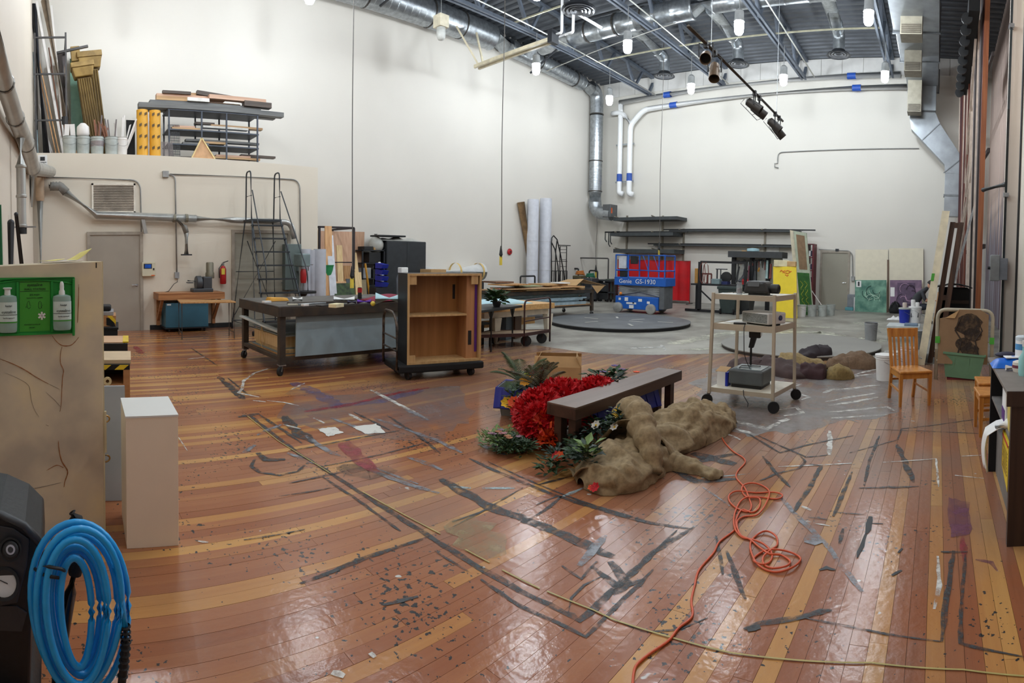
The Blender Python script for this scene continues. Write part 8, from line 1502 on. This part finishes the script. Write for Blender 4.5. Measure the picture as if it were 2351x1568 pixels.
ruffles([((-3.02,4.0,.18),(.1,.2,.18)),((-2.9,4.1,.1),(.06,.12,.1))],120,redp,'red_ruffle',.03,.06,8)
t=leafbed('artificial_wreath','green and pink artificial garland lying on the boards in front of the red heap',[(-3.3,3.5,.01),(-3.45,3.62,.01),(-3.2,3.4,.01),(-3.36,3.4,.01),(-3.1,3.5,.01),(-3.5,3.5,.01),(-3.24,3.56,.01)],110,lf,lf3,'garland',.12,.1,23,.016,.06)
for k in range(9):bloom(t,(-3.32+rr2 .uniform(-.12,.14),3.47+rr2 .uniform(-.08,.08),.13),.035,(mat('dusty_pink',(170,120,124),.6),mat('tan_petal',(176,120,84),.6),mat('mauve_petal',(140,110,130),.6))[k%3],6)
# open cardboard box
t=thing('cardboard_box','open cardboard box behind the ferns and totes','box',(0,0,0));h=.27
for a,b_,c,d in(((-.3,-.2),(.3,-.2),(0,-1),0),((.3,-.2),(.3,.2),(1,0),0),((.3,.2),(-.3,.2),(0,1),0),((-.3,.2),(-.3,-.2),(-1,0),0)):
 part('side_wall',MB().prism([(a[0],a[1],0),(b_[0],b_[1],0),(b_[0],b_[1],h),(a[0],a[1],h)],(-c[0]*.008,-c[1]*.008,0)),card,t)
 part('top_flap',MB().prism([(a[0],a[1],h),(b_[0],b_[1],h),(b_[0]-c[0]*.06,b_[1]-c[1]*.06,h+.13),(a[0]-c[0]*.06,a[1]-c[1]*.06,h+.13)],(-c[0]*.005,-c[1]*.005,0)),card,t)
part('box_bottom',bx(-.29,.29,-.19,.19,.001,.008),card,t);place(t,(-4.55,5.75,0),.62)
# ================================================================ orange extension cord
cp_=[(690,95),(655,125),(668,165),(720,220),(775,255),(788,285),(745,335),(738,375),(785,430),(810,490),(825,540),(800,572),(730,545),(695,505),(700,475),(750,455),(850,460),(950,460),(1005,480),(980,497),(900,490),(820,490),(765,510),(735,560),(722,620),(730,680),(770,720),(830,735),(900,770),(945,820),(930,865),(885,885),(840,865),(850,830),(910,800),(1000,802),(1080,820),(1112,850),(1070,900),(990,925),(910,910),(850,870),(820,800),(825,740),(870,700),(920,692),(970,720),(975,765),(940,800),(895,840),(900,880),(960,905),(1030,895),(1050,860),(1000,825),(930,825),(880,790),(820,735),(760,710),(740,640),(780,600),(860,590),(910,530),(930,460),(900,425),(840,410),(780,420),(770,450),(800,490),(870,500),(870,545),(830,575),(770,560),(735,620),(728,675),(640,745),(605,810),(520,910),(495,1000),(475,1090),(480,1180),(400,1250),(340,1325),(230,1400),(160,1460),(140,1510),(132,1600),(120,1750)]
cw=smooth([FL(1400+x/2.537,950+y/2.537,.006)for x,y in cp_])
for k,p in enumerate(cw):p.z=.0065+.009*(.5+.5*math.sin(k*.37))*(1 if 60<k<350 else .1)
t=thing('power_extension','orange extension cord tangled in loops on the boards beside the burlap bundle','cord',FL(1700,1150));part('cable',MB().tube(cw,.0058,8),mat('orange_cord',(214,92,52),.45,var=.05),t,smooth=True)
# ================================================================ white pedestal and grey board
wht=mat('pedestal_white',(222,224,222),.45,var=.03,scale=2)
t=thing('pedestal','plain pedestal box with a white top and pale tan sides near the painted cabinet','pedestal',(-3.32,.56,0));part('box_body',MB().hexa([(-3.52,.43,0),(-3.1,.405,0),(-3.08,.70,0),(-3.5,.73,0),(-3.52,.43,.742),(-3.1,.405,.742),(-3.08,.70,.742),(-3.5,.73,.742)]),mat('pedestal_tan_grey',(238,226,206),.5,var=.03,scale=2),t,bevel=.002);part('top_panel',MB().hexa([(-3.522,.428,.742),(-3.098,.403,.742),(-3.078,.702,.742),(-3.502,.732,.742),(-3.522,.428,.752),(-3.098,.403,.752),(-3.078,.702,.752),(-3.502,.732,.752)]),wht,t)
gb0,gb1=FL(236,1150),FL(292,1149);zt=AT(gb0,240,893).z
solo('grey_board',MB().prism([gb0,gb1,gb1+V((-.08,0,zt)),gb0+V((-.08,0,zt))],(-.02,0,0)),mat('blue_grey_board',(166,172,178),.5,var=.04),'blue-grey board standing between the painted cabinet and the pedestal','board')
# ================================================================ painted cabinet
E1,E0=V((-3.21,.29,0)),V((-3.05,YN+.005,0));ud=(E1-E0).normalized();nd=V((ud.y,-ud.x,0))
if nd.dot(-E1)<0:nd=-nd
CF=lambda x,yy,e=.002:PL(E1+nd*e,nd,x,yy)
m,nt,b,N,L=mk('mottled_stone_paint');MATS['stone']=m
tc=N.new('ShaderNodeTexCoord');n1=N.new('ShaderNodeTexNoise');n1 .inputs['Scale'].default_value=2.6;n1 .inputs['Detail'].default_value=4;L.new(tc.outputs['Object'],n1 .inputs['Vector'])
rp=N.new('ShaderNodeValToRGB');L.new(n1 .outputs[0],rp.inputs[0]);e=rp.color_ramp.elements;e[0].position=.34;e[0].color=lin((174,164,146))+(1,);e[1].position=.66;e[1].color=lin((216,200,160))+(1,);k=e.new(.5);k.color=lin((200,188,162))+(1,)
L.new(rp.outputs[0],b.inputs['Base Color']);b.inputs['Roughness'].default_value=.55
t=thing('painted_cabinet','tall cabinet painted as mottled veined stone standing against the near wall','cabinet',(E0+E1)/2)
zt0,zt1=AT(E0,0,612).z,AT(E1,222,600).z;dd=-nd*.42
part('cabinet_body',MB().hexa([E0,E1,E1+dd,E0+dd,E0+V((0,0,zt0)),E1+V((0,0,zt1)),E1+dd+V((0,0,zt1)),E0+dd+V((0,0,zt0))]),m,t,bevel=.004)
part('edge_strip',MB().bar(E1+ud*.004+V((0,0,.0))+nd*-.012,E1+ud*.004+nd*-.012+V((0,0,zt1)),.02,.012),mat('pale_edge_strip',(206,196,160),.5),t)
vn=mat('rust_vein',(146,92,46),.6,var=.25,scale=30);vn2=mat('grey_vein',(110,102,92),.7)
for pts,r,m_ in(([(0,824),(29,835),(57,849),(82,865),(111,881)],.0032,vn),([(111,881),(136,893)],.001,vn2),([(119,770),(130,784),(143,793),(161,793),(172,785),(181,774)],.0028,vn),([(143,794),(139,812),(139,833),(146,850),(144,864),(142,894),(141,923),(138,945)],.0026,vn),([(134,1012),(136,1034),(142,1059),(153,1076),(155,1087),(149,1105),(147,1118)],.004,vn),([(107,1080),(130,1068),(146,1074)],.0026,vn),([(181,653),(180,700),(178,741)],.0025,vn),([(11,856),(40,868),(65,884),(70,905),(73,923),(80,942),(90,957)],.0012,vn2),([(105,900),(125,918),(140,935)],.001,vn2),([(60,1124),(95,1118),(140,1108)],.0016,vn2),([(105,975),(112,978)],.0014,vn2)):
 q=smooth([CF(*p,.0008)for p in pts],4);nq=len(q);part('painted_vein',MB().tube(q,[r*(.35+.65*math.sin(3.14*min(1,(i+.5)/nq))*(.8+.3*math.sin(i*2.1)))for i in range(nq)],5),m_,t)
brs=mat('brass_hook',(176,140,84),.35,.8)
for yy in(962,1053):c=CF(238,yy,-.03);c.y=E1 .y+.012;part('brass_hook',MB().tube([c+ud*(.0+.028*math.sin(a))+V((0,0,.02*math.cos(a)))for a in[k*3.1416/8 for k in range(9)]],.005,8),brs,t,smooth=True)
c=CF(234,1000,-.02);part('hinge_strip',MB().bar(E1+ud*.012+V((0,0,CF(234,1040).z)),E1+ud*.012+V((0,0,CF(234,945).z)),.012),mat('pale_edge_strip',(206,196,160)),t)
c=CF(221,609,.0);part('corner_hole',MB().obox(c,(.004,.006,.03)),black,t)
# yellow papers
yp=mat('yellow_paper',(232,222,134),.8,var=.04)
zc=max(zt0,zt1)
def sheet(lab,x0,x1,lift,m_,ofs):
 a,b_=CF(x0,606,-.06-ofs),CF(x1,604,-.06-ofs);a.z=b_.z=zc
 solo('paper_sheet',MB().grid(lambda u_,v:a.lerp(b_,u_)-nd*.24*v+V((0,0,.004+ofs*.03+lift*max(0,u_-.35)**1.4*(1-.3*v))),12,6),m_,lab,'paper','papers on the painted cabinet',smooth=True,thick=.001)
sheet('yellow paper curling up at the edge of the painted cabinet top',150,211,.13,yp,.02);sheet('white paper lying flat on the painted cabinet top',112,190,.012,paper,.0);sheet('yellow paper corner at the far end of the painted cabinet top',106,150,.02,yp,.05)
# ---------------------------------------------------------------- eyewash station
gr1=mat('eyewash_green',(28,138,50),.4,var=.03);gr2=mat('eyewash_lime',(62,150,44),.5,var=.03);inkb=mat('label_black',(22,34,22),.6)
t=thing('eyewash_station','green wall-mounted eyewash station with two bottle bays on the painted cabinet','eyewash station',CF(80,770))
def fbox(x0,y0,x1,y1,e0,e1):return MB().hexa([CF(x0,y1,e0),CF(x1,y1-(x1-x0)*.04,e0),CF(x1,y0-(x1-x0)*.01,e0),CF(x0,y0,e0),CF(x0,y1,e1),CF(x1,y1-(x1-x0)*.04,e1),CF(x1,y0-(x1-x0)*.01,e1),CF(x0,y0,e1)])
part('backboard',fbox(-30,638,172,773,.001,.012),gr1,t,bevel=.006)
for q in((-30,766,172,773),(-30,638,172,644)):part('raised_edge',fbox(*q,.012,.03),gr1,t,bevel=.004)
part('raised_edge',fbox(166,640,172,771,.012,.03),gr1,t,bevel=.004);part('bay_divider',fbox(38,648,43,764,.012,.022),gr1,t);part('bay_divider',fbox(117,646,122,762,.012,.022),gr1,t)
part('arched_rib',MB().tube([CF(-20+k*19,652-10*math.sin(k*.314)-.01*k,.016)for k in range(11)],.006,8),gr1,t,smooth=True)
part('label_panel',fbox(45,645,115,762,.012,.014),gr2,t)
R_=-(nd.cross(V((0,0,1))));R_=ud if(CF(100,700)-CF(50,700)).dot(ud)>0 else-ud
def lb(s,x,yy,size,m_=inkb):text(s,size,m_,'lettering',t,CF(x,yy,.0145),R_,(0,0,1),.001)
lb('eyesaline',80,654,.024);lb('WALL STATION',80,664,.017);lb('EYE WASH',80,677,.012);lb('FLUSH EYES FOR 15 MINUTES',80,684,.007);lb('1',60,705,.014);lb('2',95,705,.014);lb('REPLACE BOTTLE AFTER USE',74,745,.007);lb('SEE LABEL',74,752,.007)
for yy in(647.5,669):part('label_rule',fbox(46,yy,112,yy+1.2,.0141,.0149),inkb,t)
for x in(66,92):part('hand_sketch',MB().tube([CF(x+5*math.cos(k*.8)*(1-k*.05),700+9*math.sin(k*.8),.0145)for k in range(9)],.0011,5),inkb,t)
c=CF(96,725,.015)
for k in range(3):a=k*math.pi/3;d=R_*math.sin(a)+V((0,0,math.cos(a)));part('star_arm',MB().bar(c-d*.022,c+d*.022,.01,.002,nd),white,t,label='white six-armed medical star')
bm_=mat('bottle_saline',(170,196,186),.25,var=.04,alpha=.35);wpl=mat('milky_plastic',(222,228,224),.35)
def wash(lab,x0,x1,ytop,ysh,yb,tall):
 xm=(x0+x1)/2;t=thing('eyewash_bottle',lab,'bottle',CF(xm,yb,.035),group='eyewash bottles');c=CF(xm,yb,.037);w=(CF(x1,yb,.037)-CF(x0,yb,.037)).length/2;H_=CF(xm,ysh,.037).z-c.z;ht=CF(xm,ytop,.037).z-c.z
 mb=MB()
 for z,k in((0,.88),(.008,.97),(.03,1),(H_*.9,1),(H_*.97,.93),(H_,.6),(H_+.004,.3)):
  for j in range(20):a=6.283*j/20;mb.v.append(c+R_*w*k*math.cos(a)+nd*.03*k*math.sin(a)+V((0,0,z)))
 for i in range(6):
  for j in range(20):mb.f.append((i*20+j,i*20+(j+1)%20,i*20+20+(j+1)%20,i*20+20+j))
 mb.f+=[tuple(range(19,-1,-1)),tuple(range(120,140))]
 part('bottle_body',mb,bm_,t,smooth=2)
 def band(z0,z1,m_,e=.0006,nm='label_band'):
  mb=MB()
  for z in(z0,z1):
   for j in range(11):a=.25+2.64*j/10;mb.v.append(c+R_*(w+e)*math.cos(a)+nd*(.03+e)*math.sin(a)+V((0,0,z)))
  mb.f=[(j,j+1,12+j,11+j)for j in range(10)];part(nm,mb,m_,t)
 band(H_*.3,H_*.82,mat('bottle_label',(196,212,206),.4));band(H_*.47,H_*.485,inkb,.0012);band(H_*.26,H_*.29,mat('eyewash_lime',(62,150,44)),.0012)
 text('eyesaline',w*.42,inkb,'lettering',t,c+nd*.0312+V((0,0,H_*.56)),R_,(0,0,1),.001);text('Fendall',w*.26,inkb,'lettering',t,c+nd*.0312+V((0,0,H_*.72)),R_,(0,0,1),.001);text('Sterile eyewash',w*.2,inkb,'lettering',t,c+nd*.0312+V((0,0,H_*.4)),R_,(0,0,1),.001)
 if tall:part('nozzle',MB().lathe([(.018,H_),(.017,H_+.02),(.012,H_+.03),(.013,H_+.045),(.011,ht-.01),(.005,ht)],c,14),wpl,t,smooth=2)
 else:part('cap',MB().lathe([(.018,H_),(.016,H_+.03),(.024,H_+.035),(.026,ht),(.02,ht+.002)],c,16),wpl,t,smooth=2)
wash('eyewash bottle with a pointed nozzle in the bay next to the cabinet edge',122,164,646,677,757,True);wash('eyewash bottle with a flat cap in the bay away from the cabinet edge',-3,40,661,678,763,False)
# ================================================================ row of crates behind the cabinet
crm=wood('crate_tan',(190,138,90),(166,116,72),'y');hz1=mat('hazard_yellow',(222,190,40),.5);pnk=wood('peach_board',(222,182,146),(206,164,126),'y',scale=1.5)
def at(R,x,yy):return AT(R,x,yy)
def cratebox(name,lab,R,xr,ytop,ybot,depth,m_,wd=.42,cat='box',bevel=.004):
 a=at(R,xr,ytop);zb=at(R,xr,ybot).z if ybot else 0;d=V((a.x,a.y,0)).normalized();s=V((-d.y,d.x,0));s=s if s.y<0 else-s
 t=thing(name,lab,cat,V((a.x,a.y,zb)));f=lambda i,j,z:V((a.x,a.y,0))+s*i*wd+d*j*depth+V((0,0,z))
 return t,f,zb,a.z
t,f,z0,z1=cratebox('wooden_crate','open wooden crate with yellow and black hazard tape standing behind the painted cabinet',4.3,298,837,None,.45,crm);z0=.0
def fb(f,i0,i1,j0,j1,z0,z1):return MB().hexa([f(i0,j0,z0),f(i1,j0,z0),f(i1,j1,z0),f(i0,j1,z0),f(i0,j0,z1),f(i1,j0,z1),f(i1,j1,z1),f(i0,j1,z1)])
zo=at(4.3,290,882).z
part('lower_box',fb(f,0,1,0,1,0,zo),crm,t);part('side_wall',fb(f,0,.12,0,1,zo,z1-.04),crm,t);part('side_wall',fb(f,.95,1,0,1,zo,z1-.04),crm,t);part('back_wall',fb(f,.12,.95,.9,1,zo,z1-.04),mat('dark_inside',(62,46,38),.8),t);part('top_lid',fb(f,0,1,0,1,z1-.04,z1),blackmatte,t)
for k in range(3):part('hazard_stripe',MB().hexa([f(.02+k*.32+a,e,z)for e in(-.012,-.002)for a,z in((.1,z1-.038),(.26,z1-.038),(.16,z1-.002),(.0,z1-.002))]),hz1,t,label='yellow hazard stripe')
p=at(4.25,247,877);solo('tape_roll',MB().lathe([(.014,0),(.032,0),(.032,.02),(.014,.02),(.014,0)],V((p.x,p.y,zo+.034))+V((-.02,0,0)),18,(1,0,.0),cap=False),mat('cream_tape',(214,196,150),.5),'cream tape roll standing inside the hazard-taped crate','tape roll',smooth=2)
solo('tan_lid_board',fb(f,-.02,1,.08,1.0,z1+.001,z1+.03),mat('tan_lid',(204,180,146),.6,var=.06),'pale tan board lying on top of the hazard-taped crate','board')
t,f,z0,z1=cratebox('black_tray_crate','black crate full of peach boards second from the hazard-taped crate',5.1,293,789,None,.5,black,.45,'crate')
part('crate_wall',fb(f,0,1,0,.06,0,z1),black,t);part('crate_wall',fb(f,0,.05,.06,1,0,z1),black,t);part('crate_wall',fb(f,.95,1,.06,1,0,z1),black,t);part('crate_wall',fb(f,.05,.95,.94,1,0,z1),black,t);part('crate_floor',fb(f,.05,.95,.06,.94,.0,z1-.2),black,t)
for k in range(3):solo('peach_board',fb(f,.08+.01*k,.93-.1*k,.08,.92,z1-.199+k*.07,z1-.131+k*.07),pnk,('lowest','middle','topmost')[k]+' peach board stored in the black crate','board','peach boards in the black crate')
solo('hazard_strip',fb(f,-.02,.1,.1,.9,z1+.001,z1+.012),hz1,'yellow hazard strip lying along the rim of the black crate','strip')
t,f,z0,z1=cratebox('black_tray_crate','black crate behind the peach boards, third in the row',5.9,270,752,None,.5,black,.45,'crate');part('crate_wall',fb(f,0,1,0,1,0,z1-.02),black,t);part('crate_rim',fb(f,-.02,1.02,-.02,1.02,z1-.02,z1),blackmatte,t)
zz1=z1
t,f,z0,z1=cratebox('cardboard_carton','tan cardboard carton with a hazard tape corner stacked on the third crate',6.0,266,725,None,.42,card,.42,'carton');part('carton_body',fb(f,0,1,0,.9,zz1+.001,z1),crm,t);part('hazard_corner',MB().hexa([f(a,e,z)for e in(-.012,-.002)for a,z in((0,z1-.09),(.22,z1-.001),(.1,z1-.001),(0,z1-.05))]),hz1,t);part('black_corner',MB().hexa([f(a,e,z)for e in(-.01,-.001)for a,z in((0,z1-.12),(.24,z1-.1),(.24,z1-.02),(.1,z1-.03))]),blackmatte,t)
zz2=z1;t=thing('grey_case','flat grey tool case with black foam top on the cardboard carton','case',f(.5,.4,zz2));part('case_body',fb(f,.06,.95,.06,.85,zz2+.001,zz2+.045),mat('case_silver',(160,162,166),.4,.4),t,bevel=.006);part('foam_top',fb(f,.12,.98,.1,.8,zz2+.045,zz2+.1),blackmatte,t,bevel=.02)
c=f(.7,.4,zz2+.1);solo('crank_handle',MB().tube([c,c+V((0,.02,.08)),c+V((.0,.06,.17)),c+V((0,.13,.18))],.012,8),black,'black bent crank handle sticking up from the grey case','handle',smooth=True)
# ================================================================ black compressor with the blue hose
RQ=1.7
def Q(x,yy,d=0):return AT(RQ-d,x,yy)
cb_=mat('compressor_black',(17,18,20),.5,0,.3,40,.15);gm2=mat('compressor_grey',(52,54,57),.45)
t=thing('air_compressor','black portable air compressor with two dials and a tube handle in the near corner','compressor',AT(RQ,40,1568)*1)
bo=t.matrix_world.translation;back=V((-.3,.0,0))
prof=[(-70,1158),(0,1172),(58,1198),(98,1238),(101,1300),(92,1380),(72,1440),(68,1600),(75,1800),(-70,1800)]
fr_=[Q(*p)for p in prof]
for p in fr_:p.z=max(p.z,.08)
part('housing',MB().prism(fr_,back),cb_,t,bevel=.008)
part('top_bezel',MB().tube([Q(-40,1172,.005),Q(0,1180,.01),Q(55,1206,.01),Q(90,1244,.01)],.013,10),gm2,t,smooth=True)
part('dial_panel',MB().prism([Q(*p,.008)for p in((-40,1200),(30,1212),(68,1238),(62,1300),(40,1385),(-40,1400))],(-.008,0,0)),gm2,t,bevel=.004)
dq=(V((0,0,EYE))-Q(20,1260)).normalized()
for x,yy,r in((24,1262,.034),(10,1340,.046)):
 c=Q(x,yy,.012);part('dial_rim',MB().lathe([(r*.82,0),(r,0),(r,.022),(r*.82,.022),(r*.82,.0)],c,24,dq,cap=False),cb_,t,smooth=2)
 if r<.04:k=part('knob',MB().lathe([(r*.7,0),(r*.72,.045),(r*.6,.05)],c,20,dq),black,t,smooth=2);part('knob_cap',MB().lathe([(r*.45,.05),(r*.4,.056)],c,16,dq),chrome,k);part('knob_ring',MB().lathe([(r*.25,.056),(r*.22,.06)],c,14,dq),dkmetal,k)
 else:k=part('gauge_face',MB().lathe([(r*.8,.004),(r*.79,.008)],c,24,dq),white,t);s_,u_,w_=frame(dq);part('needle',MB().bar(c+w_*.01-s_*.01,c+w_*.01+s_*.025+u_*.015,.003,.001),black,k)
part('lower_panel',MB().prism([Q(*p,.006)for p in((-40,1390),(38,1392),(62,1408),(50,1450),(-40,1445))],(-.006,0,0)),gm2,t)
hx=[(178,1195),(176,1240),(172,1300),(162,1360),(150,1430),(140,1500),(128,1600),(110,1700)]
part('tube_handle',MB().tube([Q(x,yy,-.05)for x,yy in hx[2:]],.019,12),mat('gloss_black',(16,16,18),.2),t,smooth=True);part('foam_grip',MB().tube([Q(166,1176,-.05),Q(174,1190,-.05),Q(178,1230,-.05),Q(174,1300,-.05),Q(172,1318,-.05)],[.012,.022,.025,.025,.021],12),blackmatte,t,smooth=True)
for yy in(1380,1424):p=Q(134,yy,-.06);part('chrome_fitting',MB().lathe([(.012,-.02),(.014,0),(.012,.02)],p,12,(0,1,.1)),chrome,t,smooth=2)
q=Q(10,1640);zb=.1
part('tank',MB().lathe([(.02,-.32),(.1,-.29),(.13,-.22),(.13,.22),(.1,.29),(.02,.32)],(q.x-.15,q.y-.02,.2),20,(1,0,0)),cb_,t,smooth=2)
for s in(-1,1):part('wheel',MB().lathe([(.03,-.025),(.09,-.025),(.09,.025),(.03,.025)],(q.x-.3,q.y+s*.17,.091),18,(0,1,0)),rubber,t,smooth=2);part('rubber_foot',MB().lathe([(.025,0),(.02,.09)],(q.x-.02,q.y+s*.1,.0),10),rubber,t)
hb=mat('blue_hose',(26,156,226),.32,var=.06,scale=20)
t=thing('air_hose','coil of bright blue air hose hung on the black compressor handle','hose',Q(180,1560,.05));rh=random.Random(6)
for k in range(7):
 xl,xr_,yt_,yb_=74+k*11+rh.uniform(-3,3),291-k*13+rh.uniform(-6,6),1199+k*13+rh.uniform(-4,4),1600-k*12+rh.uniform(-10,14);cx=(xl+xr_)/2;rx=(xr_-xl)/2;cyy=(yt_+yb_)/2;ry=(yb_-yt_)/2;tl_a=rh.uniform(-.07,.05)
 pts=[]
 for j in range(40):
  a=2*math.pi*j/40;x=rx*math.cos(a)*(1-.12*math.sin(a));y=ry*math.sin(a)
  if x<0:x*=1.02
  X_=cx+x*math.cos(tl_a)-y*math.sin(tl_a);Y_=cyy+x*math.sin(tl_a)+y*math.cos(tl_a)
  pts.append(Q(X_,Y_,.07+.018*((k*3)%5)-.02*math.cos(a)))
 part('hose_loop',MB().tube(pts,.0105,10,True),hb,t,smooth=True)
part('hose_end',MB().tube([Q(262,1300,.1),Q(278,1370,.1),Q(286,1440,.1)],.0105,10),hb,t,smooth=True)
rb=[Q(288,1438,.1),Q(289,1480,.1),Q(284,1530,.1),Q(276,1600,.1)];part('strain_relief',MB().tube(rb,.0125,12),rubber,t,smooth=True)
for k in range(9):f_=k/9*2.6;i=int(f_);c=rb[i].lerp(rb[i+1],f_-i);part('relief_ring',MB().lathe([(.013,-.004),(.0165,0),(.013,.004)],c,12,rb[i+1]-rb[i],cap=False),rubber,t)
part('cord_tie',MB().tube([Q(92,1298,.13),Q(112,1301,.17),Q(140,1306,.17),Q(152,1312,.13),Q(146,1328,.12),Q(118,1324,.17),Q(96,1318,.14),Q(80,1306,.1)],.005,8),black,t,smooth=True);part('tie_cord',MB().tube([Q(92,1310,.05),Q(110,1265,.06),Q(122,1235,.03),Q(118,1250,.0)],.005,8),black,t,smooth=True)
